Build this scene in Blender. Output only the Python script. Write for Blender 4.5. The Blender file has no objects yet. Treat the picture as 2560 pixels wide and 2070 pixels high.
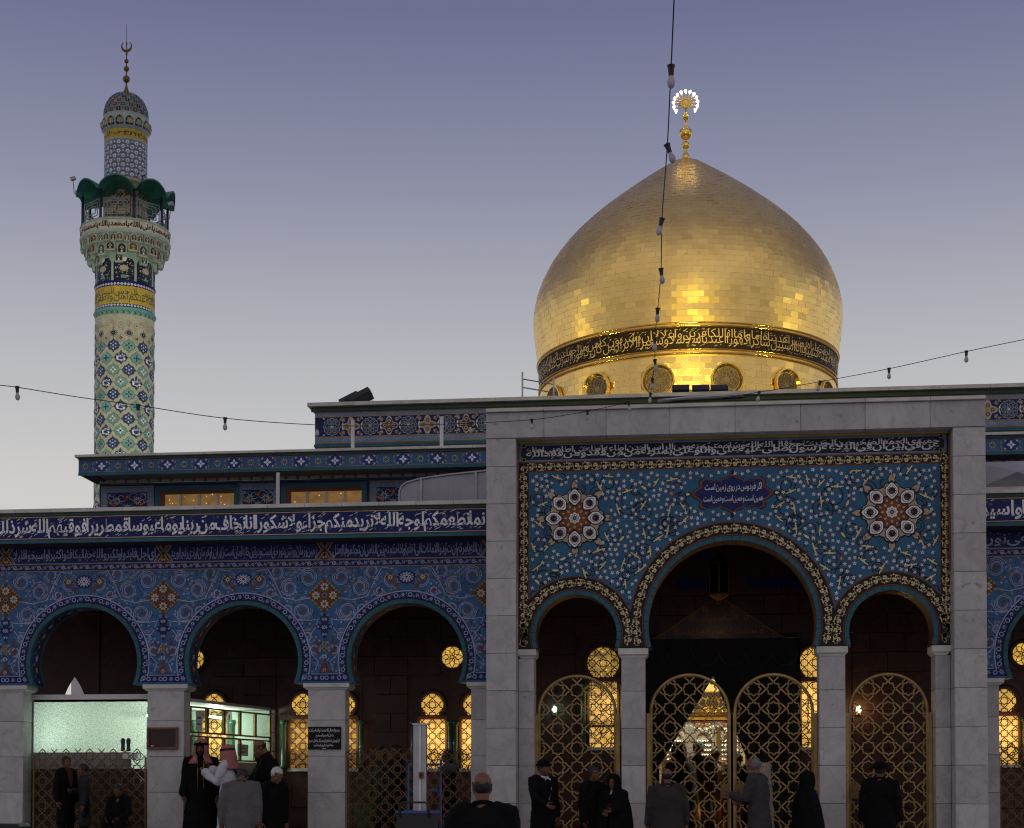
import bpy, bmesh, math, random
from math import sin, cos, pi, radians, atan, sqrt, hypot, asin, atan2
from mathutils import Vector, Matrix, noise
from mathutils.geometry import tessellate_polygon

random.seed(11)
SC = bpy.context.scene
COL = SC.collection

# ---------------------------------------------------------------- camera
F, XC, TH, PITCH, HOR, CZ = 4000.0, 1230.0, atan(.115), radians(1.5), 1965.0, 1.5
YC = HOR - F * math.tan(PITCH)
_f = Vector((-sin(TH) * cos(PITCH), cos(TH) * cos(PITCH), sin(PITCH)))
_r = Vector((cos(TH), sin(TH), 0))
_u = Vector((sin(TH) * sin(PITCH), -cos(TH) * sin(PITCH), cos(PITCH)))

cam = bpy.data.cameras.new('camera')
cam.sensor_fit = 'HORIZONTAL'
cam.sensor_width = 36
cam.lens = F / 2560 * 36
cam.shift_x = (1280 - XC) / 2560
cam.shift_y = (YC - 1035) / 2560
cam.clip_end = 6000
camo = bpy.data.objects.new('camera', cam)
COL.objects.link(camo)
camo.location = (0, 0, CZ)
camo.rotation_euler = Matrix((_r, _u, -_f)).transposed().to_euler()
SC.camera = camo


def at(px, py, Y):
    """survey helper: the point of the plane y=Y that the photograph shows at pixel (px, py) of 2560x2070"""
    d = _f + _r * ((px - XC) / F) + _u * ((YC - py) / F)
    t = Y / d.y
    return d.x * t, CZ + d.z * t


# ---------------------------------------------------------------- sky, afterglow
W = bpy.data.worlds.new('World')
SC.world = W
W.use_nodes = True
nt = W.node_tree
bg = nt.nodes['Background']
tc = nt.nodes.new('ShaderNodeTexCoord')
sep = nt.nodes.new('ShaderNodeSeparateXYZ')
ramp = nt.nodes.new('ShaderNodeValToRGB')
nt.links.new(tc.outputs['Generated'], sep.inputs[0])
nt.links.new(sep.outputs['Z'], ramp.inputs[0])
SKY = [(0.0, (.62, .53, .48)), (.12, (.70, .645, .615)), (.18, (.645, .63, .615)), (.22, (.56, .56, .575)), (.26, (.485, .49, .525)), (.30, (.39, .398, .465)), (.36, (.265, .276, .388)),
       (.44, (.158, .168, .292)), (.56, (.118, .126, .24)), (1.0, (.17, .17, .27))]
er = ramp.color_ramp
er.interpolation = 'LINEAR'
while len(er.elements) < len(SKY):
    er.elements.new(.5)
for e, (p_, c_) in zip(er.elements, SKY):
    e.position = p_
    e.color = c_ + (1,)
sky = nt.nodes.new('ShaderNodeTexSky')
sky.sky_type = 'NISHITA'
sky.sun_disc = False
sky.sun_elevation = radians(1.0)
sky.sun_rotation = radians(200)
skm = nt.nodes.new('ShaderNodeVectorMath')
skm.operation = 'SCALE'
skm.inputs['Scale'].default_value = .004
nt.links.new(sky.outputs[0], skm.inputs[0])
add = nt.nodes.new('ShaderNodeVectorMath')
add.operation = 'ADD'
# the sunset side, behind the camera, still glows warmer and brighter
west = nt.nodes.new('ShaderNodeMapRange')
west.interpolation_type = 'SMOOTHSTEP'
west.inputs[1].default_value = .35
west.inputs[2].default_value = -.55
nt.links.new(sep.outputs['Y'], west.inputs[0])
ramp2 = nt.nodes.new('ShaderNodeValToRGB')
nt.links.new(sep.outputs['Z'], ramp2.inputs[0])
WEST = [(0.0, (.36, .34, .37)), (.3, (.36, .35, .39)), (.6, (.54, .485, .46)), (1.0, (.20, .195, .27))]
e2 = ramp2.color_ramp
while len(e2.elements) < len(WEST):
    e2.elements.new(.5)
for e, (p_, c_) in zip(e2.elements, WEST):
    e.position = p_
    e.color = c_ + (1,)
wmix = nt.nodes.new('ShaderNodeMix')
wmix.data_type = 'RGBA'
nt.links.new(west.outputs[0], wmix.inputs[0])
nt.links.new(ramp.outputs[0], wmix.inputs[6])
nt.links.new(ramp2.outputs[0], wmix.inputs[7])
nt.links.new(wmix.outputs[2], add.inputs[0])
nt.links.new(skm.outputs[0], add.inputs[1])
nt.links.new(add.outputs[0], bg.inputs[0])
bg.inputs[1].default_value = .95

sun = bpy.data.lights.new('afterglow', 'SUN')
sun.energy = .04
sun.angle = radians(50)
sun.color = (1, .90, .90)
suno = bpy.data.objects.new('afterglow', sun)
COL.objects.link(suno)
suno.rotation_euler = (radians(62), 0, radians(20))

SC.view_settings.view_transform = 'Standard'
SC.view_settings.look = 'None'
SC.view_settings.exposure = 0
SC.view_settings.gamma = 1
SC.view_settings.use_curve_mapping = False
SC.render.engine = 'CYCLES'
SC.render.filter_size = 1.2
SC.cycles.filter_width = 1.2
SC.cycles.use_denoising = True
SC.cycles.max_bounces = 6
SC.cycles.diffuse_bounces = 3
SC.cycles.glossy_bounces = 3
SC.cycles.sample_clamp_indirect = 3
SC.cycles.caustics_reflective = False
SC.cycles.caustics_refractive = False

# ---------------------------------------------------------------- materials
M = {}


def mat(name, col, rough=.5, metal=0., var=.12, scale=3., bump=0., bscale=40., emit=None, est=0., spec=.5, objvar=0., island=False, tile=0.):
    m = bpy.data.materials.new(name)
    m.use_nodes = True
    n = m.node_tree
    b = n.nodes['Principled BSDF']
    b.inputs['Roughness'].default_value = rough
    b.inputs['Metallic'].default_value = metal
    b.inputs['Specular IOR Level'].default_value = spec
    geo = n.nodes.new('ShaderNodeNewGeometry')
    nz = n.nodes.new('ShaderNodeTexNoise')
    nz.inputs['Scale'].default_value = scale
    nz.inputs['Detail'].default_value = 5
    n.links.new(geo.outputs['Position'], nz.inputs['Vector'])
    mr = n.nodes.new('ShaderNodeMapRange')
    mr.inputs[1].default_value = .3
    mr.inputs[2].default_value = .7
    mr.inputs[3].default_value = 1 - var
    mr.inputs[4].default_value = 1 + var
    n.links.new(nz.outputs[0], mr.inputs[0])
    fac = mr.outputs[0]
    if objvar:
        oi = n.nodes.new('ShaderNodeObjectInfo')
        mr2 = n.nodes.new('ShaderNodeMapRange')
        mr2.inputs[3].default_value = 1 - objvar
        mr2.inputs[4].default_value = 1 + objvar
        n.links.new(geo.outputs['Random Per Island'] if island else oi.outputs['Random'], mr2.inputs[0])
        mu = n.nodes.new('ShaderNodeMath')
        mu.operation = 'MULTIPLY'
        n.links.new(fac, mu.inputs[0])
        n.links.new(mr2.outputs[0], mu.inputs[1])
        fac = mu.outputs[0]
    if tile:
        # glaze differs a little from one 15 cm tile to the next
        fl = n.nodes.new('ShaderNodeVectorMath')
        fl.operation = 'SNAP'
        fl.inputs[1].default_value = (.152, 50, .152)
        n.links.new(geo.outputs['Position'], fl.inputs[0])
        wn = n.nodes.new('ShaderNodeTexWhiteNoise')
        n.links.new(fl.outputs[0], wn.inputs['Vector'])
        m3 = n.nodes.new('ShaderNodeMapRange')
        m3.inputs[3].default_value = 1 - tile
        m3.inputs[4].default_value = 1 + tile
        n.links.new(wn.outputs['Value'], m3.inputs[0])
        mu2 = n.nodes.new('ShaderNodeMath')
        mu2.operation = 'MULTIPLY'
        n.links.new(fac, mu2.inputs[0])
        n.links.new(m3.outputs[0], mu2.inputs[1])
        fac = mu2.outputs[0]
    vm = n.nodes.new('ShaderNodeVectorMath')
    vm.operation = 'SCALE'
    vm.inputs[0].default_value = col[:3]
    n.links.new(fac, vm.inputs['Scale'])
    n.links.new(vm.outputs[0], b.inputs['Base Color'])
    if bump:
        n2 = n.nodes.new('ShaderNodeTexNoise')
        n2.inputs['Scale'].default_value = bscale
        n2.inputs['Detail'].default_value = 4
        n.links.new(geo.outputs['Position'], n2.inputs['Vector'])
        bp = n.nodes.new('ShaderNodeBump')
        bp.inputs['Strength'].default_value = bump
        bp.inputs['Distance'].default_value = .01
        n.links.new(n2.outputs[0], bp.inputs['Height'])
        n.links.new(bp.outputs[0], b.inputs['Normal'])
    if emit:
        b.inputs['Emission Color'].default_value = tuple(emit) + (1,)
        b.inputs['Emission Strength'].default_value = est
    M[name] = m
    return m


TILES = dict(navy=(.011, .019, .115), cobalt=(.022, .048, .23), azure=(.040, .124, .275), portalblue=(.028, .125, .235),
             teal=(.030, .115, .155), turquoise=(.15, .36, .34), black=(.012, .011, .014), cream=(.74, .60, .33), ink=(.013, .016, .034),
             white=(.80, .80, .83), lavender=(.36, .40, .60), ochre=(.42, .24, .05), rust=(.16, .05, .028), gold=(.52, .36, .05),
             palegreen=(.48, .48, .34), brown=(.13, .05, .022), mint=(.36, .43, .37), greyblue=(.17, .24, .34), bottle=(.045, .075, .06),
             taupe=(.44, .35, .23), slate=(.20, .23, .25), midblue=(.035, .060, .165), leafgreen=(.10, .17, .06), ivory=(.58, .52, .40))
for k_, c_ in TILES.items():
    mat(k_, c_, .40, 0, .13, 2.2, .10, 9., spec=.22, tile=.085)


def marble(name, base, dark, rough, vein=1.):
    m = bpy.data.materials.new(name)
    m.use_nodes = True
    n = m.node_tree
    b = n.nodes['Principled BSDF']
    b.inputs['Roughness'].default_value = rough
    geo = n.nodes.new('ShaderNodeNewGeometry')
    oi = n.nodes.new('ShaderNodeObjectInfo')
    ad = n.nodes.new('ShaderNodeVectorMath')
    ad.operation = 'ADD'
    sc_ = n.nodes.new('ShaderNodeMath')
    sc_.operation = 'MULTIPLY'
    sc_.inputs[1].default_value = 37
    n.links.new(oi.outputs['Random'], sc_.inputs[0])
    n.links.new(geo.outputs['Position'], ad.inputs[0])
    n.links.new(sc_.outputs[0], ad.inputs[1])
    nz = n.nodes.new('ShaderNodeTexNoise')
    nz.inputs['Scale'].default_value = 2.4
    nz.inputs['Detail'].default_value = 9
    nz.inputs['Roughness'].default_value = .62
    nz.inputs['Distortion'].default_value = 1.3
    n.links.new(ad.outputs[0], nz.inputs['Vector'])
    cr = n.nodes.new('ShaderNodeValToRGB')
    cr.color_ramp.elements[0].position = .36
    cr.color_ramp.elements[0].color = tuple(dark) + (1,)
    cr.color_ramp.elements[1].position = .60
    cr.color_ramp.elements[1].color = tuple(base) + (1,)
    n.links.new(nz.outputs[0], cr.inputs[0])
    # thin veins
    wv = n.nodes.new('ShaderNodeTexWave')
    wv.inputs['Scale'].default_value = 1.1
    wv.inputs['Distortion'].default_value = 14
    wv.inputs['Detail'].default_value = 5
    wv.inputs['Detail Scale'].default_value = 1.6
    n.links.new(ad.outputs[0], wv.inputs['Vector'])
    vr = n.nodes.new('ShaderNodeMapRange')
    vr.inputs[1].default_value = 0
    vr.inputs[2].default_value = .07
    vr.inputs[3].default_value = 1 - .40 * vein
    vr.inputs[4].default_value = 1
    n.links.new(wv.outputs['Fac'], vr.inputs[0])
    # slab to slab tint
    mr = n.nodes.new('ShaderNodeMapRange')
    mr.inputs[3].default_value = .82
    mr.inputs[4].default_value = 1.08
    n.links.new(oi.outputs['Random'], mr.inputs[0])
    # rust and damp stains
    ns = n.nodes.new('ShaderNodeTexNoise')
    ns.inputs['Scale'].default_value = 5.5
    ns.inputs['Detail'].default_value = 6
    n.links.new(geo.outputs['Position'], ns.inputs['Vector'])
    st = n.nodes.new('ShaderNodeMapRange')
    st.inputs[1].default_value = .66
    st.inputs[2].default_value = .74
    n.links.new(ns.outputs[0], st.inputs[0])
    mx = n.nodes.new('ShaderNodeMix')
    mx.data_type = 'RGBA'
    mx.inputs[7].default_value = (dark[0] * .75, dark[1] * .6, dark[2] * .42, 1)
    n.links.new(st.outputs[0], mx.inputs[0])
    n.links.new(cr.outputs[0], mx.inputs[6])
    m1 = n.nodes.new('ShaderNodeMath')
    m1.operation = 'MULTIPLY'
    n.links.new(vr.outputs[0], m1.inputs[0])
    n.links.new(mr.outputs[0], m1.inputs[1])
    vm = n.nodes.new('ShaderNodeVectorMath')
    vm.operation = 'SCALE'
    n.links.new(mx.outputs[2], vm.inputs[0])
    n.links.new(m1.outputs[0], vm.inputs['Scale'])
    n.links.new(vm.outputs[0], b.inputs['Base Color'])
    M[name] = m


marble('marble', (.52, .51, .515), (.415, .41, .42), .5, .30)
marble('brown_marble', (.075, .021, .009), (.040, .011, .006), .45, .5)
mat('joint_panel_grey', (.25, .24, .235), .9)
mat('dark_joint', (.03, .02, .015), .9)
mat('coping_stone', (.58, .57, .53), .55, 0, .16, 4, .3, 30, objvar=.07)
mat('roof', (.18, .17, .165), .9)
mat('paving', (.42, .41, .40), .35, 0, .2, 1.5)
mat('gold_plate', (.97, .69, .25), .33, 1., .09, 1.1, .30, 5., objvar=.035)
mat('gold_sheet', (.97, .69, .25), .33, 1., .09, 1.1, .30, 5., objvar=.035, island=True)
mat('gold_trim', (.95, .66, .17), .22, 1., .08, 2.)
mat('gold_seam', (.78, .53, .20), .42, 1., .1)
mat('bronze', (.20, .115, .045), .42, .85, .15)
mat('brass', (.17, .105, .045), .42, .6, .25, 8., .12, 60)
mat('gilt_gate', (.40, .27, .105), .42, .45, .25, 6., .15, 60)
mat('wrought', (.022, .016, .012), .5, .4)
mat('lamp_white', (.9, .85, .7), .3, emit=(1, .80, .45), est=9)
mat('tube_light', (.9, .95, .9), .3, emit=(.72, 1, .86), est=10)
mat('warm_lamp', (.9, .8, .5), .3, emit=(1, .78, .36), est=20)
mat('green_lamp', (.6, .9, .8), .3, emit=(.4, 1, .78), est=9)
mat('cable', (.018, .018, .022), .6)
mat('bulb_glass', (.42, .41, .46), .12, 0, .1, 8)
mat('socket', (.015, .015, .017), .5)
mat('canopy_green', (.022, .17, .115), .38, 0, .35, 4, .2, 14)
mat('post_blue', (.02, .024, .06), .4, .2)
mat('steel', (.36, .37, .41), .42, .6, .15, 5)
mat('galvanised', (.34, .34, .385), .48, .35, .16, 2.5, .06, 3)
mat('white_paint', (.66, .65, .66), .45)
mat('lamp_body', (.018, .018, .02), .5)
mat('wood_dark', (.03, .012, .007), .5, 0, .35, 5)
mat('wood_frame', (.17, .055, .02), .45, 0, .3, 9)
mat('sign_black', (.012, .013, .014), .5, spec=.15)
mat('sign_white', (.72, .73, .74), .5)
mat('paper', (.72, .74, .72), .7)
mat('curtain_black', (.010, .010, .012), .85, 0, .2, 6)
mat('curtain_thread', (.05, .05, .06), .7)
mat('tympanum', (.05, .02, .009), .35, 0, .3, 7)
mat('tympanum_gilt', (.26, .12, .03), .45, .5, .3)
mat('gilt', (.42, .25, .05), .35, .8, .2)
mat('dark_glass', (.015, .012, .012), .15)
mat('room_wall', (.30, .34, .30), .55, 0, .1)
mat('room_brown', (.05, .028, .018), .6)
mat('green_marble', (.05, .10, .065), .2, 0, .3, 4)
mat('silver', (.72, .73, .68), .25, .9, .2, 14, .4, 60)
mat('silver_dark', (.50, .52, .46), .35, .7, .3, 30, .5, 80)
mat('gold_cloth', (.45, .33, .07), .6, .2, .4, 16)
mat('carpet_red', (.16, .018, .012), .85, 0, .5, 6)
mat('orange_flower', (.55, .13, .02), .6)
mat('leaf', (.035, .07, .02), .6, 0, .5, 12)
mat('blue_paint', (.03, .075, .26), .4)
mat('red_cable', (.30, .025, .02), .4)
mat('cart_black', (.012, .012, .014), .4)
mat('anodised', (.42, .42, .46), .32, .75, .1, 6)
mat('skin', (.13, .045, .024), .55, 0, .12, 20)
mat('skin_pale', (.18, .072, .042), .55, 0, .12, 20)
mat('lips', (.20, .05, .04), .5)
mat('eye_white', (.20, .19, .18), .5, spec=.1)
mat('eye_dark', (.01, .008, .006), .4, spec=.2)
mat('hair_black', (.012, .010, .010), .6, 0, .3, 30, .4, 200)
mat('hair_grey', (.14, .13, .13), .65, 0, .35, 30, .4, 200)
mat('hair_white', (.52, .50, .50), .65, 0, .25, 30, .4, 200)
mat('cloth_black', (.0035, .0035, .0045), .85, 0, .25, 7, .2, 120, spec=.15)
mat('cloth_charcoal', (.006, .006, .008), .85, 0, .25, 7, .2, 120)
mat('cloth_brown', (.026, .020, .020), .85, 0, .2, 7, .3, 150)
mat('cloth_grey', (.032, .031, .034), .85, 0, .2, 7, .3, 150)
mat('cloth_white', (.50, .50, .56), .8, 0, .08, 4, .15, 60)
mat('cloth_red', (.085, .012, .010), .85, 0, .2, 7)
mat('cloth_khaki', (.24, .19, .13), .85, 0, .2, 7)
mat('cloth_shoe', (.012, .010, .009), .4)


def textile(name, c1, c2, scale, knit=False):
    m = mat(name, c1, .85, 0, .12, 6, .25, 90)
    n = m.node_tree
    b = n.nodes['Principled BSDF']
    src = b.inputs['Base Color'].links[0].from_socket
    txc = n.nodes.new('ShaderNodeTexCoord')
    ck = n.nodes.new('ShaderNodeTexChecker' if not knit else 'ShaderNodeTexWave')
    ck.inputs['Scale'].default_value = scale
    n.links.new(txc.outputs['Object'], ck.inputs['Vector'])
    mx = n.nodes.new('ShaderNodeMix')
    mx.data_type = 'RGBA'
    mx.inputs[7].default_value = tuple(c2) + (1,)
    n.links.new(ck.outputs['Fac'], mx.inputs[0])
    n.links.new(src, mx.inputs[6])
    n.links.new(mx.outputs[2], b.inputs['Base Color'])


textile('keffiyeh', (.34, .035, .035), (.36, .22, .22), 95)
textile('knit', (.13, .125, .13), (.06, .056, .058), 26, True)


def lit_pane(name, col, st, scale, lo, contrast):
    """window pane lit from the rooms behind it: the mirror mosaic and lamps inside twinkle"""
    m = bpy.data.materials.new(name)
    m.use_nodes = True
    n = m.node_tree
    b = n.nodes['Principled BSDF']
    b.inputs['Base Color'].default_value = (.1, .08, .04, 1)
    b.inputs['Roughness'].default_value = .15
    geo = n.nodes.new('ShaderNodeNewGeometry')
    vo = n.nodes.new('ShaderNodeTexVoronoi')
    vo.inputs['Scale'].default_value = scale
    n.links.new(geo.outputs['Position'], vo.inputs['Vector'])
    mr = n.nodes.new('ShaderNodeMapRange')
    mr.inputs[1].default_value = .28
    mr.inputs[2].default_value = .05
    mr.inputs[3].default_value = 0
    mr.inputs[4].default_value = contrast
    n.links.new(vo.outputs['Distance'], mr.inputs[0])
    nz = n.nodes.new('ShaderNodeTexNoise')
    nz.inputs['Scale'].default_value = 6
    nz.inputs['Detail'].default_value = 5
    n.links.new(geo.outputs['Position'], nz.inputs['Vector'])
    m2 = n.nodes.new('ShaderNodeMapRange')
    m2.inputs[1].default_value = .35
    m2.inputs[2].default_value = .70
    m2.inputs[3].default_value = lo
    m2.inputs[4].default_value = 1.25
    n.links.new(nz.outputs[0], m2.inputs[0])
    sp = n.nodes.new('ShaderNodeMath')
    sp.operation = 'MULTIPLY'
    wn = n.nodes.new('ShaderNodeMapRange')
    wn.inputs[1].default_value = .72
    wn.inputs[2].default_value = .75
    csep = n.nodes.new('ShaderNodeSeparateColor')
    n.links.new(vo.outputs['Color'], csep.inputs[0])
    n.links.new(csep.outputs[0], wn.inputs[0])
    n.links.new(wn.outputs[0], sp.inputs[0])
    n.links.new(mr.outputs[0], sp.inputs[1])
    ad = n.nodes.new('ShaderNodeMath')
    ad.operation = 'ADD'
    n.links.new(m2.outputs[0], ad.inputs[0])
    n.links.new(sp.outputs[0], ad.inputs[1])
    mu = n.nodes.new('ShaderNodeMath')
    mu.operation = 'MULTIPLY'
    mu.inputs[1].default_value = st
    n.links.new(ad.outputs[0], mu.inputs[0])
    b.inputs['Emission Color'].default_value = tuple(col) + (1,)
    n.links.new(mu.outputs[0], b.inputs['Emission Strength'])
    M[name] = m


lit_pane('pane_gold', (.84, .48, .085), .85, 22, .5, 2.5)
lit_pane('pane_sparkle', (.72, .43, .09), .60, 30, .25, 5.)
lit_pane('pane_amber', (.50, .245, .05), .30, 16, .75, 9.)
lit_pane('pane_plain', (.88, .49, .10), .75, 9, .85, .2)
lit_pane('pane_dome', (.16, .13, .09), .16, 9, .5, .4)


def glass(name, col, trans, rough):
    m = bpy.data.materials.new(name)
    m.use_nodes = True
    n = m.node_tree
    n.nodes.remove(n.nodes['Principled BSDF'])
    out = n.nodes['Material Output']
    a = n.nodes.new('ShaderNodeBsdfTransparent')
    a.inputs[0].default_value = tuple(col) + (1,)
    g = n.nodes.new('ShaderNodeBsdfGlossy')
    g.inputs['Roughness'].default_value = rough
    mx = n.nodes.new('ShaderNodeMixShader')
    mx.inputs[0].default_value = 1 - trans
    n.links.new(a.outputs[0], mx.inputs[1])
    n.links.new(g.outputs[0], mx.inputs[2])
    n.links.new(mx.outputs[0], out.inputs[0])
    M[name] = m


glass('clear_glass', (.86, .95, .90), .93, .05)


def frosted(name):
    m = bpy.data.materials.new(name)
    m.use_nodes = True
    n = m.node_tree
    n.nodes.remove(n.nodes['Principled BSDF'])
    out = n.nodes['Material Output']
    t = n.nodes.new('ShaderNodeBsdfTranslucent')
    geo = n.nodes.new('ShaderNodeNewGeometry')
    vo = n.nodes.new('ShaderNodeTexVoronoi')
    vo.inputs['Scale'].default_value = 42
    nz = n.nodes.new('ShaderNodeTexNoise')
    nz.inputs['Scale'].default_value = 55
    n.links.new(geo.outputs['Position'], vo.inputs['Vector'])
    n.links.new(geo.outputs['Position'], nz.inputs['Vector'])
    ad = n.nodes.new('ShaderNodeMath')
    ad.operation = 'ADD'
    n.links.new(vo.outputs['Distance'], ad.inputs[0])
    n.links.new(nz.outputs[0], ad.inputs[1])
    cr = n.nodes.new('ShaderNodeMapRange')
    cr.inputs[1].default_value = .5
    cr.inputs[2].default_value = 1.3
    cr.inputs[3].default_value = .95
    cr.inputs[4].default_value = .50
    n.links.new(ad.outputs[0], cr.inputs[0])
    vm = n.nodes.new('ShaderNodeVectorMath')
    vm.operation = 'SCALE'
    vm.inputs[0].default_value = (.90, .96, .90)
    n.links.new(cr.outputs[0], vm.inputs['Scale'])
    n.links.new(vm.outputs[0], t.inputs[0])
    g = n.nodes.new('ShaderNodeBsdfGlossy')
    g.inputs['Roughness'].default_value = .3
    mx = n.nodes.new('ShaderNodeMixShader')
    mx.inputs[0].default_value = .06
    n.links.new(t.outputs[0], mx.inputs[1])
    n.links.new(g.outputs[0], mx.inputs[2])
    n.links.new(mx.outputs[0], out.inputs[0])
    M[name] = m


frosted('frosted_glass')


# ---------------------------------------------------------------- mesh helpers
class G:
    """collects polygons (with named materials) and links them as one mesh object"""

    def __init__(s):
        s.v, s.f, s.m, s.names = [], [], [], []

    def mi(s, m):
        if m not in s.names:
            s.names.append(m)
        return s.names.index(m)

    def face(s, pts, m):
        i = len(s.v)
        s.v.extend(tuple(p) for p in pts)
        s.f.append(tuple(range(i, i + len(pts))))
        s.m.append(s.mi(m))

    def mesh_(s, verts, faces, m):
        i = len(s.v)
        k = s.mi(m)
        s.v.extend(tuple(p) for p in verts)
        for f in faces:
            s.f.append(tuple(i + j for j in f))
            s.m.append(k)

    def box(s, x0, x1, y0, y1, z0, z1, m):
        s.mesh_([(x0, y0, z0), (x1, y0, z0), (x1, y1, z0), (x0, y1, z0), (x0, y0, z1), (x1, y0, z1), (x1, y1, z1), (x0, y1, z1)],
                [(3, 2, 1, 0), (4, 5, 6, 7), (0, 1, 5, 4), (1, 2, 6, 5), (2, 3, 7, 6), (3, 0, 4, 7)], m)

    def obox(s, c, ax, ay, az, m):
        """box from centre and three half-axis vectors"""
        c, ax, ay, az = Vector(c), Vector(ax), Vector(ay), Vector(az)
        q = [c + ax * i + ay * j + az * k for k in (-1, 1) for i, j in ((-1, -1), (1, -1), (1, 1), (-1, 1))]
        s.mesh_(q, [(3, 2, 1, 0), (4, 5, 6, 7), (0, 1, 5, 4), (1, 2, 6, 5), (2, 3, 7, 6), (3, 0, 4, 7)], m)

    def prism(s, pts, y0, y1, m, cap=True):
        """polygon in x,z pushed along y"""
        n = len(pts)
        v = [(x, y0, z) for x, z in pts] + [(x, y1, z) for x, z in pts]
        f = [(i, (i + 1) % n, n + (i + 1) % n, n + i) for i in range(n)]
        if cap:
            tri = tessellate_polygon([[Vector((x, z, 0)) for x, z in pts]])
            f += [tuple(t) for t in tri] + [tuple(n + i for i in reversed(t)) for t in tri]
        s.mesh_(v, f, m)

    def strip(s, pts, y0, y1, m):
        """open polyline in x,z pushed along y (a soffit)"""
        n = len(pts)
        v = [(x, y0, z) for x, z in pts] + [(x, y1, z) for x, z in pts]
        s.mesh_(v, [(i, i + 1, n + i + 1, n + i) for i in range(n - 1)], m)

    def lathe(s, prof, n, c, m, a0=0., a1=2 * pi, cap=True):
        full = abs(a1 - a0 - 2 * pi) < 1e-6
        k = n if full else n + 1
        v = []
        for r, z in prof:
            for i in range(k):
                a = a0 + (a1 - a0) * i / n
                v.append((c[0] + r * sin(a), c[1] - r * cos(a), c[2] + z))
        f = []
        for j in range(len(prof) - 1):
            for i in range(n):
                i2 = (i + 1) % k
                f.append((j * k + i, j * k + i2, (j + 1) * k + i2, (j + 1) * k + i))
        if cap and full:
            if prof[0][0] > 1e-4:
                f.append(tuple(reversed(range(k))))
            if prof[-1][0] > 1e-4:
                f.append(tuple((len(prof) - 1) * k + i for i in range(k)))
        s.mesh_(v, f, m)

    def tube(s, pts, r, n, m, rend=False, flat=1.):
        """tube through points; r a number or a list; rend rounds the ends"""
        pts = [Vector(p) for p in pts]
        R_ = list(r) if hasattr(r, '__len__') else [r] * len(pts)
        if rend:
            a = (pts[0] - pts[1]).normalized()
            b = (pts[-1] - pts[-2]).normalized()
            pts = [pts[0] + a * R_[0] * .9, pts[0] + a * R_[0] * .6] + pts + [pts[-1] + b * R_[-1] * .6, pts[-1] + b * R_[-1] * .9]
            R_ = [R_[0] * .35, R_[0] * .75] + R_ + [R_[-1] * .75, R_[-1] * .35]
        v, f = [], []
        up = None
        for i, p in enumerate(pts):
            t = (pts[min(i + 1, len(pts) - 1)] - pts[max(i - 1, 0)]).normalized()
            if up is None:
                up = Vector((1, 0, 0)) if abs(t.x) < .8 else Vector((0, 1, 0))
            sx = (up - t * up.dot(t)).normalized()
            up = sx
            sy = t.cross(sx)
            for k in range(n):
                a = 2 * pi * k / n
                v.append(p + sx * cos(a) * R_[i] + sy * sin(a) * R_[i] * flat)
        for i in range(len(pts) - 1):
            for k in range(n):
                f.append((i * n + k, i * n + (k + 1) % n, (i + 1) * n + (k + 1) % n, (i + 1) * n + k))
        f.append(tuple(reversed(range(n))))
        f.append(tuple((len(pts) - 1) * n + k for k in range(n)))
        s.mesh_(v, f, m)

    def ball(s, c, r, m, nu=12, nv=8, rot=None, keep=None):
        rx, ry, rz = r if hasattr(r, '__len__') else (r, r, r)
        v = []
        for j in range(nv + 1):
            t = pi * j / nv
            for i in range(nu):
                a = 2 * pi * i / nu
                p = Vector((rx * sin(t) * cos(a), ry * sin(t) * sin(a), rz * cos(t)))
                if rot:
                    p = rot @ p
                v.append(Vector(c) + p)
        f = []
        for j in range(nv):
            for i in range(nu):
                q = (j * nu + i, (j + 1) * nu + i, (j + 1) * nu + (i + 1) % nu, j * nu + (i + 1) % nu)
                if keep and not all(keep(v[k]) for k in q):
                    continue
                f.append(q)
        s.mesh_(v, f, m)

    def mesh(s, name, smooth=False):
        me = bpy.data.meshes.new(name)
        me.from_pydata(s.v, [], s.f)
        for n in s.names:
            me.materials.append(M[n])
        me.polygons.foreach_set('material_index', s.m)
        if smooth:
            me.polygons.foreach_set('use_smooth', [True] * len(s.f))
        me.update()
        return me

    def build(s, name, parent=None, smooth=False, loc=None, kind=None, label=None):
        o = bpy.data.objects.new(name, s.mesh(name, smooth))
        return link(o, parent, loc, kind, label)


def link(o, parent=None, loc=None, kind=None, label=None):
    """loc is in the world; meshes are written in world metres, so a child is shifted back by its thing's own place"""
    COL.objects.link(o)
    p = Vector(loc) if loc is not None else Vector((0, 0, 0))
    if parent is not None:
        o.parent = parent
        q, off = parent, Vector((0, 0, 0))
        while q is not None:
            off += q.location
            q = q.parent
        p = p - off
    o.location = p
    if kind:
        o['kind'] = kind
    if label:
        o['label'] = label
    return o


def tag(o, label, cat, group=None):
    o['label'] = label
    o['category'] = cat
    if group:
        o['group'] = group
    return o


def thing(name, label, cat, loc=(0, 0, 0), group=None):
    o = bpy.data.objects.new(name, None)
    o.empty_display_size = .3
    COL.objects.link(o)
    o.location = loc
    return tag(o, label, cat, group)


def light(name, kind, loc, energy, color, parent=None, size=.3, target=None, spot=60, blend=.5, radius=.05):
    l = bpy.data.lights.new(name, kind)
    l.energy = energy
    l.color = color
    if kind == 'AREA':
        l.size = size
    elif kind == 'SPOT':
        l.spot_size = radians(spot)
        l.spot_blend = blend
        l.shadow_soft_size = radius
    else:
        l.shadow_soft_size = radius
    o = bpy.data.objects.new(name, l)
    link(o, parent, loc)
    if target is not None:
        d = Vector(target) - Vector(loc)
        o.rotation_euler = d.to_track_quat('-Z', 'Y').to_euler()
    return o


_cache = {}


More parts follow.
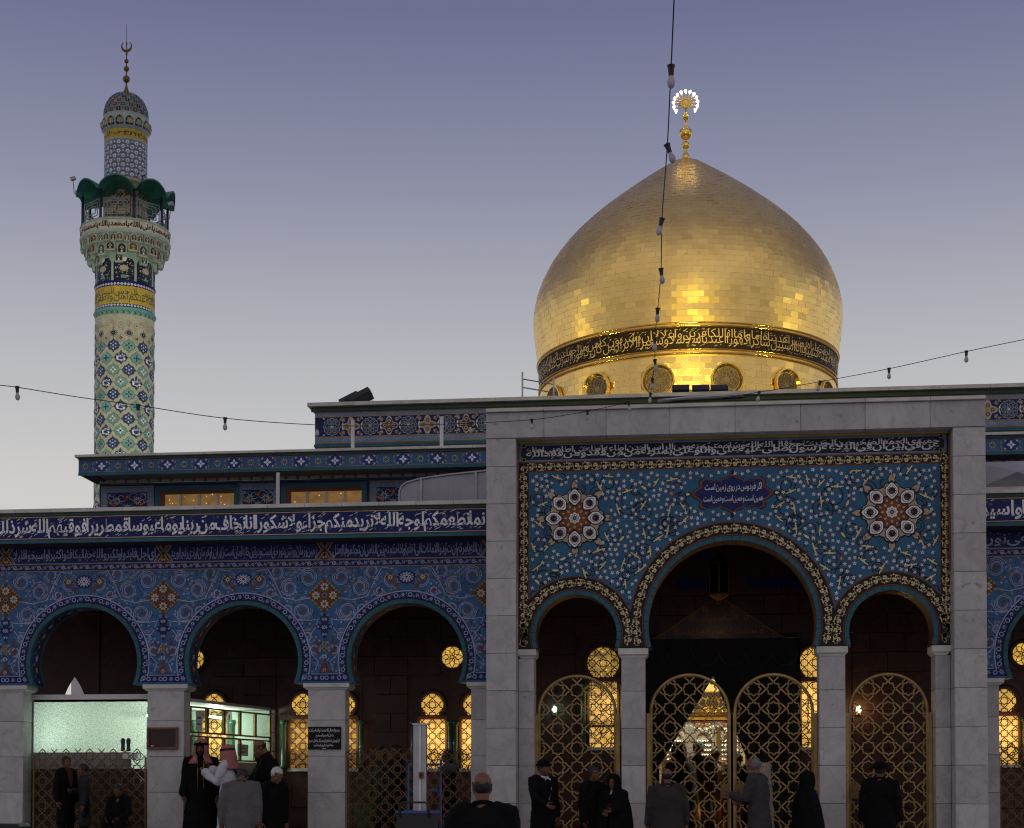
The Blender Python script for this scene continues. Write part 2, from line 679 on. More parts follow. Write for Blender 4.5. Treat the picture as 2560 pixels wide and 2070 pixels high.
def piece(name, dims, c, m, parent, label=None, bev=.004):
    """one slab, block, board or tile: a bevelled box whose mesh is shared by alike pieces"""
    key = (name, tuple(round(d, 3) for d in dims), m)
    if key not in _cache:
        bm = bmesh.new()
        bmesh.ops.create_cube(bm, size=1)
        bmesh.ops.scale(bm, vec=dims, verts=bm.verts)
        if bev:
            bmesh.ops.bevel(bm, geom=bm.edges[:], offset=min(bev, min(dims) * .3), segments=1, affect='EDGES')
        me = bpy.data.meshes.new(name)
        bm.to_mesh(me)
        bm.free()
        me.materials.append(M[m])
        _cache[key] = me
    o = bpy.data.objects.new(name, _cache[key])
    return link(o, parent, c, label=label)


# ---------------------------------------------------------------- lettering
FORMS = {}
for ch, code, n in [('ا', 0xFE8D, 2), ('أ', 0xFE83, 2), ('إ', 0xFE87, 2), ('آ', 0xFE81, 2), ('ب', 0xFE8F, 4), ('ة', 0xFE93, 2), ('ت', 0xFE95, 4), ('ث', 0xFE99, 4),
                    ('ج', 0xFE9D, 4), ('ح', 0xFEA1, 4), ('خ', 0xFEA5, 4), ('د', 0xFEA9, 2), ('ذ', 0xFEAB, 2), ('ر', 0xFEAD, 2), ('ز', 0xFEAF, 2),
                    ('س', 0xFEB1, 4), ('ش', 0xFEB5, 4), ('ص', 0xFEB9, 4), ('ض', 0xFEBD, 4), ('ط', 0xFEC1, 4), ('ظ', 0xFEC5, 4), ('ع', 0xFEC9, 4),
                    ('غ', 0xFECD, 4), ('ف', 0xFED1, 4), ('ق', 0xFED5, 4), ('ك', 0xFED9, 4), ('ل', 0xFEDD, 4), ('م', 0xFEE1, 4), ('ن', 0xFEE5, 4),
                    ('ه', 0xFEE9, 4), ('و', 0xFEED, 2), ('ى', 0xFEEF, 2), ('ي', 0xFEF1, 4), ('ء', 0xFE80, 1), ('ئ', 0xFE89, 4), ('گ', 0xFB92, 4), ('ی', 0xFBFC, 4)]:
    FORMS[ch] = (code, n)


def shape(word):
    """joins Arabic letters into their presentation forms and reverses them for left-to-right setting"""
    out, i, prev = [], 0, False
    while i < len(word):
        ch = word[i]
        if ch not in FORMS:
            out.append(ch)
            prev = False
            i += 1
            continue
        code, n = FORMS[ch]
        nxt = word[i + 1] if i + 1 < len(word) else ''
        if ch == 'ل' and nxt in ('ا', 'أ'):
            out.append(chr((0xFEFB if nxt == 'ا' else 0xFEF7) + (1 if prev else 0)))
            prev = False
            i += 2
            continue
        joins = n == 4 and nxt in FORMS and FORMS[nxt][1] > 1
        k = (3 if joins else 1) if prev else (2 if joins else 0)
        out.append(chr(code + k) if not (n == 2 and k > 1) else chr(code + 1))
        prev = joins
        i += 1
    return ''.join(reversed(out))


_txt = {}
_cu = bpy.data.curves.new('lettering', 'FONT')
_cu.resolution_u = 2
_to = bpy.data.objects.new('lettering', _cu)
BENCH = bpy.data.scenes.new('workbench')      # letters and bodies are shaped here, then the bench is removed
BENCH.collection.objects.link(_to)


def glyphs(word, bold):
    key = (word, bold)
    if key not in _txt:
        _cu.body = ' '.join(reversed([shape(w) for w in word.split(' ')]))
        _cu.offset = bold
        BENCH.view_layers[0].update()
        ev = _to.evaluated_get(BENCH.view_layers[0].depsgraph)
        me = ev.to_mesh()
        v = [(p.co.x, p.co.y) for p in me.vertices]
        f = [tuple(p.vertices) for p in me.polygons]
        ev.to_mesh_clear()
        _txt[key] = (v, f)
    return _txt[key]


def fit(y):
    """letter height to 0..1 of a band: tall strokes fill it, deep tails and stacked marks are drawn in"""
    t = (y + .26) / 1.02
    return t if 0 <= t <= 1 else (t * .25 if t < 0 else 1 + (t - 1) * .25)


# ---------------------------------------------------------------- tile painting: flat glazed shapes laid on a surface
class Pad:
    """fn(u, v, off) gives the 3D point of a surface; layers are 3 mm sheets, later over earlier"""

    def __init__(s, fn, step=.003):
        s.fn, s.step, s.g = fn, step, G()

    def poly(s, pts, m, lay):
        s.g.face([s.fn(u, v, lay * s.step) for u, v in pts], m)

    def tess(s, pts, m, lay):
        tri = tessellate_polygon([[Vector((u, v, 0)) for u, v in pts]])
        s.g.mesh_([s.fn(u, v, lay * s.step) for u, v in pts], [tuple(t) for t in tri], m)

    def rect(s, u0, u1, v0, v1, m, lay, n=1):
        for i in range(n):
            a, b = u0 + (u1 - u0) * i / n, u0 + (u1 - u0) * (i + 1) / n
            s.poly([(a, v0), (b, v0), (b, v1), (a, v1)], m, lay)

    def polar(s, u, v, fn, n, m, lay, su=1., sv=1., rot=0.):
        pts = []
        for i in range(n):
            t = 2 * pi * i / n
            r = fn(t)
            a = t + rot
            pts.append((u + r * cos(a) * su, v + r * sin(a) * sv))
        s.poly(pts, m, lay)

    def ring(s, u, v, r0, r1, n, m, lay):
        for i in range(n):
            a, b = 2 * pi * i / n, 2 * pi * (i + 1) / n
            s.poly([(u + r0 * cos(a), v + r0 * sin(a)), (u + r1 * cos(a), v + r1 * sin(a)), (u + r1 * cos(b), v + r1 * sin(b)), (u + r0 * cos(b), v + r0 * sin(b))], m, lay)

    def ribbon(s, pts, w, m, lay, closed=False):
        n = len(pts)
        L = []
        for i, p in enumerate(pts):
            a = pts[(i - 1) % n] if closed or i > 0 else p
            b = pts[(i + 1) % n] if closed or i < n - 1 else p
            dx, dy = b[0] - a[0], b[1] - a[1]
            q = hypot(dx, dy) or 1
            ww = w[i] if hasattr(w, '__len__') else w
            L.append((-dy / q * ww / 2, dx / q * ww / 2))
        for i in range(n if closed else n - 1):
            j = (i + 1) % n
            s.poly([(pts[i][0] + L[i][0], pts[i][1] + L[i][1]), (pts[j][0] + L[j][0], pts[j][1] + L[j][1]),
                    (pts[j][0] - L[j][0], pts[j][1] - L[j][1]), (pts[i][0] - L[i][0], pts[i][1] - L[i][1])], m, lay)

    def shape(s, outline, u, v, sc, rot, m, lay, flip=1):
        c, d = cos(rot), sin(rot)
        s.poly([(u + sc * (x * c - y * flip * d), v + sc * (x * d + y * flip * c)) for x, y in outline], m, lay)

    def flower(s, u, v, r, n, m, mc, lay, rot=0.):
        s.polar(u, v, lambda t: r * (.66 + .34 * cos(n * t)), n * 4, m, lay, rot=rot)
        if mc:
            s.polar(u, v, lambda t: r * .27, 6, mc, lay + 1)

    def spiral(s, u, v, r0, r1, turns, a0, w, m, lay, d=1, n=34):
        pts = [(u + (r0 + (r1 - r0) * i / n) * cos(a0 + d * 2 * pi * turns * i / n), v + (r0 + (r1 - r0) * i / n) * sin(a0 + d * 2 * pi * turns * i / n)) for i in range(n + 1)]
        s.ribbon(pts, w, m, lay)
        return pts

    def text(s, words, u0, u1, v0, v1, m, lay, bold=.012, stack=False, gap=.12, over=.45, space=.9):
        """sets words right to left in the box; stack lifts every other word to a second line, as in a monumental band"""
        ws = words.split(' ')
        dat = []
        for w in ws:
            gv, gf = glyphs(w, bold)
            if not gv:
                continue
            xs = [p[0] for p in gv]
            dat.append((gv, gf, min(xs), max(xs)))
        H = v1 - v0
        if not stack:
            tot = sum(b - a for _, _, a, b in dat) + gap * (len(dat) - 1)
            k = (u1 - u0) / tot
            x = u1
            for gv, gf, a, b in dat:
                x -= (b - a) * k
                s.g.mesh_([s.fn(x + (p[0] - a) * k, v0 + fit(p[1]) * H, lay * s.step) for p in gv], gf, m)
                x -= gap * k
            return
        rows = (dat[0::2], dat[1::2])
        tots = [sum(b - a for _, _, a, b in r) + gap * space * (len(r) - 1) for r in rows]
        k = (u1 - u0) / max(tots)
        for q, r in enumerate(rows):
            kk = (u1 - u0) / tots[q] if r else k
            x = u1
            b0, b1 = (v0, v0 + H * (.5 + over / 2)) if q == 0 else (v0 + H * (.5 - over / 4), v1)
            for gv, gf, a, b in r:
                x -= (b - a) * kk
                s.g.mesh_([s.fn(x + (p[0] - a) * kk, b0 + fit(p[1]) * (b1 - b0), (lay + q * .6) * s.step) for p in gv], gf, m)
                x -= gap * space * kk

    def marks(s, u0, u1, v0, v1, n, size, m, lay):
        """small slanted vowel strokes and dots between the letters"""
        for i in range(n):
            u, v = random.uniform(u0, u1), random.choice((random.uniform(v0, v0 + (v1 - v0) * .22), random.uniform(v1 - (v1 - v0) * .25, v1)))
            a = random.uniform(.3, .7)
            c, d = cos(a) * size, sin(a) * size
            e = size * .28
            s.poly([(u - c, v - d), (u + c, v + d), (u + c - e * .5, v + d + e), (u - c - e * .5, v - d + e)], m, lay)

    def build(s, name, parent, kind=None, label=None):
        return s.g.build(name, parent, kind=kind, label=label)


PALMETTE = [(x_, y_ * .72) for x_, y_ in [(-.55, -.06), (-.42, .10), (-.30, .02), (-.22, .16), (-.06, .08), (.02, .26), (.12, .46), (.30, .52), (.20, .34), (.22, .14), (.36, .10), (.62, .16), (.84, .02),
            (.60, -.02), (.40, -.10), (.22, -.06), (.14, -.22), (.02, -.08), (-.16, -.16), (-.28, -.04), (-.40, -.18)]]
LEAF = [(-.5, 0), (-.2, .16), (.1, .17), (.5, 0), (.1, -.1), (-.2, -.12)]
BUD = [(-.5, 0), (-.3, .28), (0, .32), (.2, .2), (.55, 0), (.2, -.2), (0, -.32), (-.3, -.28)]
VINELEAF = [(0, 0), (.16, .14), (.10, .34), (.30, .26), (.42, .46), (.50, .22), (.74, .24), (.60, .06), (.78, -.10), (.5, -.08), (.36, -.26), (.24, -.06)]


def walk(pts):
    """arc-length reader along a polyline: s -> point, normal"""
    L = [0]
    for a, b in zip(pts, pts[1:]):
        L.append(L[-1] + hypot(b[0] - a[0], b[1] - a[1]))

    def f(s_, t):
        s_ = max(0, min(L[-1] - 1e-6, s_))
        lo, hi = 0, len(L) - 1
        while hi - lo > 1:
            mid = (lo + hi) // 2
            if L[mid] <= s_:
                lo = mid
            else:
                hi = mid
        a, b = pts[lo], pts[lo + 1]
        q = (L[lo + 1] - L[lo]) or 1
        k = (s_ - L[lo]) / q
        dx, dy = (b[0] - a[0]) / q, (b[1] - a[1]) / q
        return a[0] + dx * q * k - dy * t, a[1] + dy * q * k + dx * t
    return f, L[-1]


def vine(p, path, per, amp, w, m, lay, leaf=None, lm=None):
    """running scroll with leaves on alternate sides"""
    f, L = walk(path)
    n = max(1, round(L / per))
    per = L / n
    N = n * 10
    p.ribbon([f(L * i / N, amp * sin(2 * pi * L * i / N / per)) for i in range(N + 1)], w, m, lay)
    if leaf:
        for i in range(n * 2):
            sg = 1 if i % 2 == 0 else -1
            s0 = per * (i / 2 + .25)
            p.ribbon([f(s0 + per * a, sg * amp * b) for a, b in ((-.20, .9), (-.06, .35), (.04, -.25), (.0, -.75), (-.10, -.85), (-.14, -.45))], w * .8, lm or m, lay)
        for i in range(n * 2):
            s0 = per * (i / 2 + .28)
            sg = 1 if i % 2 == 0 else -1
            for fl, k in ((1, 1.), (-1, .62)):
                pts = []
                for x, y in VINELEAF:
                    pts.append(f(s0 - fl * x * leaf * k, sg * (amp * .72 - y * leaf * 1.5 * k)))
                p.poly(pts, lm or m, lay)


def arcpts(cx, cz, R, a0, a1, n):
    return [(cx + R * cos(a0 + (a1 - a0) * i / n), cz + R * sin(a0 + (a1 - a0) * i / n)) for i in range(n + 1)]


def archpath(cx, cz, R, zc, n=40):
    """horseshoe arch from left springing (height zc) over the top to the right springing"""
    d = asin(min(.95, (cz - zc) / R))
    return arcpts(cx, cz, R, pi + d, -d, n)
mat('orange', (.24, .066, .012), .4, 0, .1, 2.2, .1, 9., spec=.22)

# ================================================================ ground
g = G()
g.face([(-2500, -2500, 0), (2500, -2500, 0), (2500, 2500, 0), (-2500, 2500, 0)], 'paving')
o = g.build('ground')
o['kind'] = 'structure'
g = G()
g.box(-16, -2.9, 26.3, 31, .004, .45, 'coping_stone')
g.box(4.7, 12, 26.3, 31, .004, .45, 'coping_stone')
g.box(-2.88, 4.68, 24.2, 31, .004, .15, 'coping_stone')
o = g.build('platform')
o['kind'] = 'structure'

# ================================================================ portal
PC, YP, YT = .9, 25.6, 25.95
portal = thing('shrine_portal', 'tall marble framed portal with three tiled arches below the golden dome', 'portal', (PC, YP, 0))
SMALL = [(PC - 2.507, 3.955, .73), (PC + 2.507, 3.955, .73)]
BIG = (PC, 4.118, 1.41)
ARCHES = [SMALL[0], BIG, SMALL[1]]
ZCAP = 3.73
RIM = .07
# slab faced piers and lintel
g = G()
g.box(-3.0, -2.6, YP + .045, 26.85, 0, 7.10, 'joint_panel_grey')
g.box(4.37, 4.78, YP + .045, 26.85, 0, 7.10, 'joint_panel_grey')
g.box(-3.0, 4.78, YP + .045, 26.85, 7.16, 7.50, 'joint_panel_grey')
g.build('masonry_core', portal)
CJ = .605
for x0, x1 in ((-3.04, -2.555), (4.325, 4.825)):
    z = 3.64 - 6 * CJ
    while z < 7.0:
        z1 = min(z + CJ, 7.118)
        piece('marble_slab', (x1 - x0 - .006, .05, z1 - z - .006), ((x0 + x1) / 2, YP + .025, (z + z1) / 2), 'marble', portal)
        xo = x0 + .025 if x0 < 0 else x1 - .025
        piece('marble_slab', (.05, 1.15, z1 - z - .006), (xo, YP + .655, (z + z1) / 2), 'marble', portal)
        xi = x1 - .025 if x0 < 0 else x0 + .025
        piece('marble_slab', (.05, .30, z1 - z - .006), (xi, YP + .206, (z + z1) / 2), 'marble', portal)
        z = z1
xs = [-3.04, -2.10, -1.10, -.08, .95, 1.98, 2.98, 3.98, 4.825]
for a, b in zip(xs, xs[1:]):
    piece('marble_slab', (b - a - .006, .05, .42 - .006), ((a + b) / 2, YP + .025, 7.335), 'marble', portal)
    piece('marble_slab', (b - a - .006, .32, .04), ((a + b) / 2, YP + .20, 7.145), 'marble', portal)
    piece('coping_stone', (b - a - .005, 1.34, .055), ((a + b) / 2, YP + .62, 7.575), 'coping_stone', portal)
# tiled panel with its arch openings
out = [(-2.56, ZCAP)]
for cx, cz, R in ARCHES:
    out += archpath(cx, cz, R - RIM, ZCAP, 44)
out += [(4.305, ZCAP), (4.305, 7.118), (-2.56, 7.118)]
g = G()
tri = tessellate_polygon([[Vector((x, z, 0)) for x, z in out]])
g.mesh_([(x, YT, z) for x, z in out], [tuple(t) for t in tri], 'black')
g.mesh_([(x, YT + .5, z) for x, z in out], [tuple(t) for t in tri], 'brown')
for i, (cx, cz, R) in enumerate(ARCHES):
    g.strip(archpath(cx, cz, R - RIM + .001, ZCAP, 44), YT + .001, YT + .499, 'brown')
ends = [out[0]] + [q for cx, cz, R in ARCHES for q in (archpath(cx, cz, R - RIM, ZCAP, 44)[0], archpath(cx, cz, R - RIM, ZCAP, 44)[-1])] + [(4.305, ZCAP)]
for a, b in zip(ends[0::2], ends[1::2]):
    g.face([(a[0], YT, ZCAP), (b[0], YT, ZCAP), (b[0], YT + .5, ZCAP), (a[0], YT + .5, ZCAP)], 'teal')
g.build('tile_panel', portal)

pad = lambda Y: (lambda u, v, o_: (u, Y - o_, v))
# field of the spandrel
RB = .225
FX0, FX1, FZ = -2.378, 4.178, 6.635


def hit(c1, r1, c2, r2):
    (x1, z1), (x2, z2) = c1, c2
    d = hypot(x2 - x1, z2 - z1)
    a = (r1 * r1 - r2 * r2 + d * d) / 2 / d
    h = sqrt(max(0, r1 * r1 - a * a))
    mx, mz = x1 + a * (x2 - x1) / d, z1 + a * (z2 - z1) / d
    return mx - h * (z2 - z1) / d, mz + h * (x2 - x1) / d


s1, s2 = SMALL
r1, rb = s1[2] + RB, BIG[2] + RB
zl = s1[1] + sqrt(r1 * r1 - (FX0 - s1[0]) ** 2)
h1 = hit(s1[:2], r1, BIG[:2], rb)
a0 = atan2(zl - s1[1], FX0 - s1[0])
a1 = atan2(h1[1] - s1[1], h1[0] - s1[0])
b0 = atan2(h1[1] - BIG[1], h1[0] - BIG[0])
low = arcpts(s1[0], s1[1], r1, a0, a1, 22) + arcpts(BIG[0], BIG[1], rb, b0, pi - b0, 44)[1:]
low += [(2 * PC - x, z) for x, z in reversed(arcpts(s1[0], s1[1], r1, a0, a1, 22))][1:]
field = low + [(2 * PC - FX0, FZ), (FX0, FZ)]
p = Pad(pad(YT))
p.tess(field, 'portalblue', 1)
p.ribbon(field, .022, 'rust', 2, True)
for cx, cz, R in ARCHES:
    pth = archpath(cx, cz, R + .018, ZCAP + .02, 50)
    p.ribbon(pth, .018, 'rust', 1)
fr = [(-2.545, ZCAP + .02), (-2.545, 6.79), (4.29, 6.79), (4.29, ZCAP + .02)]
p.ribbon(fr, .02, 'rust', 1)
p.build('spandrel_field', portal)
# running gold vine round the frame and the arches
p = Pad(pad(YT))
vine(p, [(-2.46, ZCAP + .05), (-2.46, 6.712), (4.215 + .05, 6.712), (4.26, ZCAP + .05)], .30, .050, .027, 'cream', 2, .125)
for cx, cz, R in ARCHES:
    vine(p, archpath(cx, cz, R + .122, ZCAP + .05, 60), .30, .050, .027, 'cream', 2, .125)
p.build('vine_border', portal, kind='stuff')
# inscription
p = Pad(pad(YT))
p.rect(-2.54, 4.285, 6.80, 7.10, 'greyblue', 1, 4)
p.poly([(-2.44, 6.83), (4.18, 6.83), (4.25, 6.89), (4.25, 7.0), (4.18, 7.06), (-2.44, 7.06), (-2.50, 7.0), (-2.50, 6.89)], 'ink', 2)
for e, sg in ((-2.50, 1), (4.245, -1)):
    for zz in (6.83, 7.065):
        for k in range(3):
            p.shape(BUD, e + sg * .05, zz, .07, (k - 1) * .9 + (0 if sg > 0 else pi), 'cream', 3)
p.text('عن حميدي في الجمع بين الصحيحين ان الحديث في حج البلاغة قال رسول الله صلى الله عليه وسلم علي مني وانا منه وعلي مني بمنزلة الرأس من البدن من اطاعه فقد اطاعني ومن اطاعني فقد اطاع الله',
       -2.42, 4.17, 6.845, 7.05, 'white', 4, .020, True, over=.5, gap=.03)
p.marks(-2.40, 4.1, 6.85, 7.04, 90, .022, 'white', 5)
p.build('inscription_band', portal)
# gilded and brown linings of the recess
g = G()
g.box(-2.553, 4.323, YP + .28, YT - .02, 7.095, 7.122, 'gold')
g.box(4.30, 4.324, YP + .24, YT - .02, 4.9, 7.09, 'wood_frame')
g.box(-2.554, -2.535, YP + .24, YT - .02, 4.9, 7.09, 'wood_frame')
g.build('recess_lining', portal)


def r2(X, Y, ox=1300., oy=1100., k=5.3675):
    return at(ox + X / k, oy + Y / k, YT)


def in_field(u, v, e=.03):
    if not (FX0 + e < u < FX1 - e and v < FZ - e):
        return False
    for cx, cz, R in ARCHES:
        if hypot(u - cx, v - cz) < R + RB + e:
            return False
    return v > 4.0 + e


def flowers_free(taken, u0, u1, v0, v1, dmin, ok, tries=9000):
    pts = []
    for _ in range(tries):
        u, v = random.uniform(u0, u1), random.uniform(v0, v1)
        if not ok(u, v):
            continue
        if any((u - a) ** 2 + (v - b) ** 2 < (dmin + c) ** 2 for a, b, c in taken):
            continue
        if any((u - a) ** 2 + (v - b) ** 2 < dmin * dmin for a, b in pts):
            continue
        pts.append((u, v))
    return pts


RC = r2(735, 1052)
spir = [(1490, 820, 215, 1, 1.6, 2.6), (1260, 1265, 128, -1, 1.5, .4), (1790, 1240, 130, 1, 1.5, 2.2), (1040, 1610, 128, -1, 1.6, 2.6), (1530, 1655, 150, 1, 1.6, 2.),
        (610, 1690, 110, 1, 1.5, 1.), (262, 1390, 125, -1, 1.5, .6), (245, 795, 108, 1, 1.4, 2.5), (290, 1085, 120, -1, .8, 2.), (1180, 585, 150, -1, 1.4, .2),
        (2095, 640, 125, 1, 1.5, 1.), (2120, 960, 180, -1, 1.6, 2.4), (300, 1820, 140, 1, 1.4, 1.2), (430, 590, 120, 1, .7, .3), (930, 560, 130, -1, .6, 2.6),
        (1880, 1560, 110, -1, 1.2, 2.), (1700, 560, 140, -1, .7, .4), (1300, 1930, 120, -1, 1.5, 1.), (860, 1900, 120, 1, 1.4, 2.), (2050, 1230, 90, 1, 1.1, .5),
        (1690, 2040, 120, 1, 1.4, 1.1), (1450, 2280, 90, -1, 1.3, 2.1), (200, 2080, 90, -1, 1.2, .4)]
p = Pad(pad(YT))
taken = [(RC[0], RC[1], .50)]
cart = at(1826, 1234, YT)
cartc = (PC + .015, cart[1])
for dx in (-.42, -.2, 0, .2, .42):
    taken.append((cartc[0] + dx, cartc[1], .22))
kk = 1 / 5.3675 / (F / 26.)
pal = []
spir += [(X + dx, Y + dy, R * .72, -d, tn, a0_ + 1.3) for (X, Y, R, d, tn, a0_), dx, dy in zip(spir, [150, -140, 160, -120, 130, -150, 140, 120, 100, -150, 60, -120, 150, 120, -110, 150, -130, 110, -110, 120, 100, -100, 120], [150, 150, -130, 160, -170, 130, -140, 150, -60, 150, 150, 170, 60, -60, 90, 130, 120, -110, 120, 150, -120, -100, -110])]
for (X, Y, R, d, tn, a0_) in spir:
    u, v = r2(X, Y)
    rr = R * kk
    for mx in (0, 1):
        uu = u if not mx else 2 * PC - u
        n = 40
        pts = []
        for i in range(n + 1):
            q = rr * (1 - .62 * i / n)
            a = a0_ + d * 2 * pi * tn * i / n
            x = u + q * cos(a)
            z = v + q * sin(a)
            pts.append((x if not mx else 2 * PC - x, z))
        run = []
        for q in pts + [None]:
            if q and in_field(q[0], q[1], .015):
                run.append(q)
            else:
                if len(run) > 2:
                    p.ribbon(run, .0175, 'black', 2)
                run = []
        for j, i in enumerate(range(4, n, 9)):
            x, z = pts[i]
            if not in_field(x, z, .07):
                continue
            if hypot(x - RC[0], z - RC[1]) < .55 or hypot(x - (2 * PC - RC[0]), z - RC[1]) < .55 or (abs(x - cartc[0]) < .74 and abs(z - cartc[1]) < .34):
                continue
            if any(hypot(x - a, z - b) < .215 for a, b, _ in pal):
                continue
            dx, dz = pts[i + 1][0] - pts[i - 1][0], pts[i + 1][1] - pts[i - 1][1]
            pal.append((x, z, .022))
            rot = atan2(dz, dx) + random.uniform(-.35, .35)
            fl = random.choice((1, -1))
            kind = random.random()
            if kind < .80:
                sc = random.uniform(.135, .175)
                p.shape(PALMETTE, x, z, sc * 1.16, rot, 'black', 3, fl)
                p.shape(PALMETTE, x, z, sc * .92, rot, 'cream', 4, fl)
            elif kind < .9:
                p.shape(LEAF, x, z, .17, rot, 'black', 3, fl)
                p.shape(LEAF, x, z, .135, rot, 'cream', 4, fl)
            else:
                p.shape(BUD, x, z, .11, rot, 'orange', 3)
                p.shape(BUD, x, z, .06, rot, 'taupe', 4)
pal += taken + [(2 * PC - a, b, c) for a, b, c in taken]
fl_ = flowers_free(pal, FX0 + .06, FX1 - .06, 4.1, FZ - .06, .080, lambda u, v: in_field(u, v, .045)) 
p.build('arabesque_scrolls', portal, kind='stuff')
p = Pad(pad(YT))
for u, v in fl_:
    a = random.uniform(0, 6.28)
    b = a + random.uniform(1.5, 3)
    q = (u + .075 * cos(b), v + .075 * sin(b))
    if in_field(q[0], q[1], .02):
        p.ribbon([(u, v), q], .009, 'rust', 1.4)
    q2 = (u + .06 * cos(b + 2.2), v + .06 * sin(b + 2.2))
    if in_field(q2[0], q2[1], .02):
        p.shape(LEAF, q2[0], q2[1], .05, b + 1, 'rust', 1.5)
    p.flower(u, v, random.uniform(.031, .038), 5, 'white', 'taupe', 4, a)
p.build('white_flowers', portal, kind='stuff')

for sx in (0, 1):
    cu_, cv = (RC[0], RC[1]) if not sx else (2 * PC - RC[0], RC[1])
    p = Pad(pad(YT))
    for k in range(8):
        a = k * pi / 4
        p.shape(BUD, cu_ + .545 * cos(a), cv + .545 * sin(a), .20, a, 'black', 3)
        p.shape(BUD, cu_ + .545 * cos(a), cv + .545 * sin(a), .16, a, 'taupe', 4)
    p.polar(cu_, cv, lambda t: .425 + .075 * abs(cos(4 * t)) ** 1.5 + .012 * cos(32 * t), 128, 'black', 5)
    p.polar(cu_, cv, lambda t: .405 + .075 * abs(cos(4 * t)) ** 1.5 + .012 * cos(32 * t), 128, 'taupe', 6)
    p.polar(cu_, cv, lambda t: .235 + .05 * cos(8 * t + pi), 64, 'black', 7)
    p.polar(cu_, cv, lambda t: .215 + .05 * cos(8 * t + pi), 64, 'orange', 8)
    for k in range(8):
        a = k * pi / 4
        x, z = cu_ + .342 * cos(a), cv + .342 * sin(a)
        drop = lambda t, s_: s_ * (.93 + .26 * abs(cos(t)) ** 9 + .03 * cos(6 * t))
        p.polar(x, z, lambda t: drop(t, .122), 40, 'black', 9, rot=a)
        p.polar(x, z, lambda t: drop(t, .106), 40, 'white', 10, rot=a)
        p.polar(x, z, lambda t: drop(t, .080), 32, 'black', 11, rot=a)
        p.polar(x, z, lambda t: drop(t, .072), 32, 'white', 12, rot=a)
        p.polar(x, z, lambda t: .058 + .007 * cos(9 * t), 27, 'black', 13)
        p.polar(x - .03 * cos(a), z - .03 * sin(a), lambda t: .026 + .006 * cos(5 * t), 20, 'rust', 14, rot=a)
        b = a + pi / 8
        p.shape(BUD, cu_ + .20 * cos(b), cv + .20 * sin(b), .085, b, 'black', 9)
        p.shape(BUD, cu_ + .20 * cos(b), cv + .20 * sin(b), .055, b, 'taupe', 10)
        p.shape(BUD, cu_ + .15 * cos(a), cv + .15 * sin(a), .06, a, 'taupe', 10)
    p.polar(cu_, cv, lambda t: .086 + .01 * cos(8 * t), 48, 'white', 11)
    for k in range(8):
        p.polar(cu_ + .055 * cos(k * pi / 4), cv + .055 * sin(k * pi / 4), lambda t: .015, 8, 'taupe', 12)
    p.polar(cu_, cv, lambda t: .034 + .006 * cos(8 * t), 32, 'navy', 12)
    p.polar(cu_, cv, lambda t: .014, 8, 'gold', 13)
    p.build('rosette', portal)

# poem cartouche
Q = [(1, 0), (.93, .16), (.83, .30), (.76, .36), (.80, .52), (.78, .70), (.66, .80), (.58, .66), (.42, .70), (.28, .60), (.26, .74), (.13, .82), (0, 1)]
qq = Q + [(-x, z) for x, z in reversed(Q[:-1])]
qq = qq + [(x, -z) for x, z in reversed(qq[1:-1])]
p = Pad(pad(YT))
for k, m_, l_ in ((1.03, 'black', 3), (1.0, 'orange', 4), (.935, 'navy', 5)):
    p.tess([(cartc[0] + x * .655 * k, cartc[1] + z * .315 * (k if k < 1.02 else 1.05)) for x, z in qq], m_, l_)
for i in range(60):
    u, v = cartc[0] + random.uniform(-.5, .5), cartc[1] + random.uniform(-.16, .16)
    p.ring(u, v, .022, .029, 7, 'cobalt', 5.6)
p.text('اگر فردوس در روی زمین است', cartc[0] - .44, cartc[0] + .47, cartc[1] + .025, cartc[1] + .175, 'white', 7, .004, gap=.18)
p.text('همین است وهمین است وهمین است', cartc[0] - .46, cartc[0] + .49, cartc[1] - .16, cartc[1] - .015, 'white', 7, .004, gap=.14)
for sg in (-1, 1):
    p.shape(BUD, cartc[0] + sg * .71, cartc[1], .12, 0 if sg > 0 else pi, 'black', 4)
    p.shape(BUD, cartc[0] + sg * .71, cartc[1], .07, 0, 'cream', 5)
    p.shape(BUD, cartc[0], cartc[1] + sg * .355, .09, sg * pi / 2, 'black', 4)
p.build('poem_cartouche', portal)


def rim_tiles(root, cx, cz, R, zc, Y, n, name='rim_tile'):
    """glazed edge tiles round an arch: one mesh, turned about the arch centre"""
    d = asin((cz - zc) / R)
    st = (pi + 2 * d) / n
    key = ('rim', round(R, 3), n)
    if key not in _cache:
        g_ = G()
        h = st / 2 - .003 / R
        a_ = [(sin(-h) * (R - RIM), cos(-h) * (R - RIM)), (sin(-h) * R, cos(-h) * R), (0, R), (sin(h) * R, cos(h) * R), (sin(h) * (R - RIM), cos(h) * (R - RIM)), (0, R - RIM)]
        g_.prism(a_, -.018, .06, 'teal')
        _cache[key] = g_.mesh(name)
    for i in range(n):
        o = bpy.data.objects.new(name, _cache[key])
        o.rotation_euler = (0, -(pi / 2 + d) + st * (i + .5), 0)
        link(o, root, (cx, Y, cz))


rim_tiles(portal, *SMALL[0], ZCAP, YT, 20)
rim_tiles(portal, *SMALL[1], ZCAP, YT, 20)
rim_tiles(portal, *BIG, ZCAP, YT, 36)


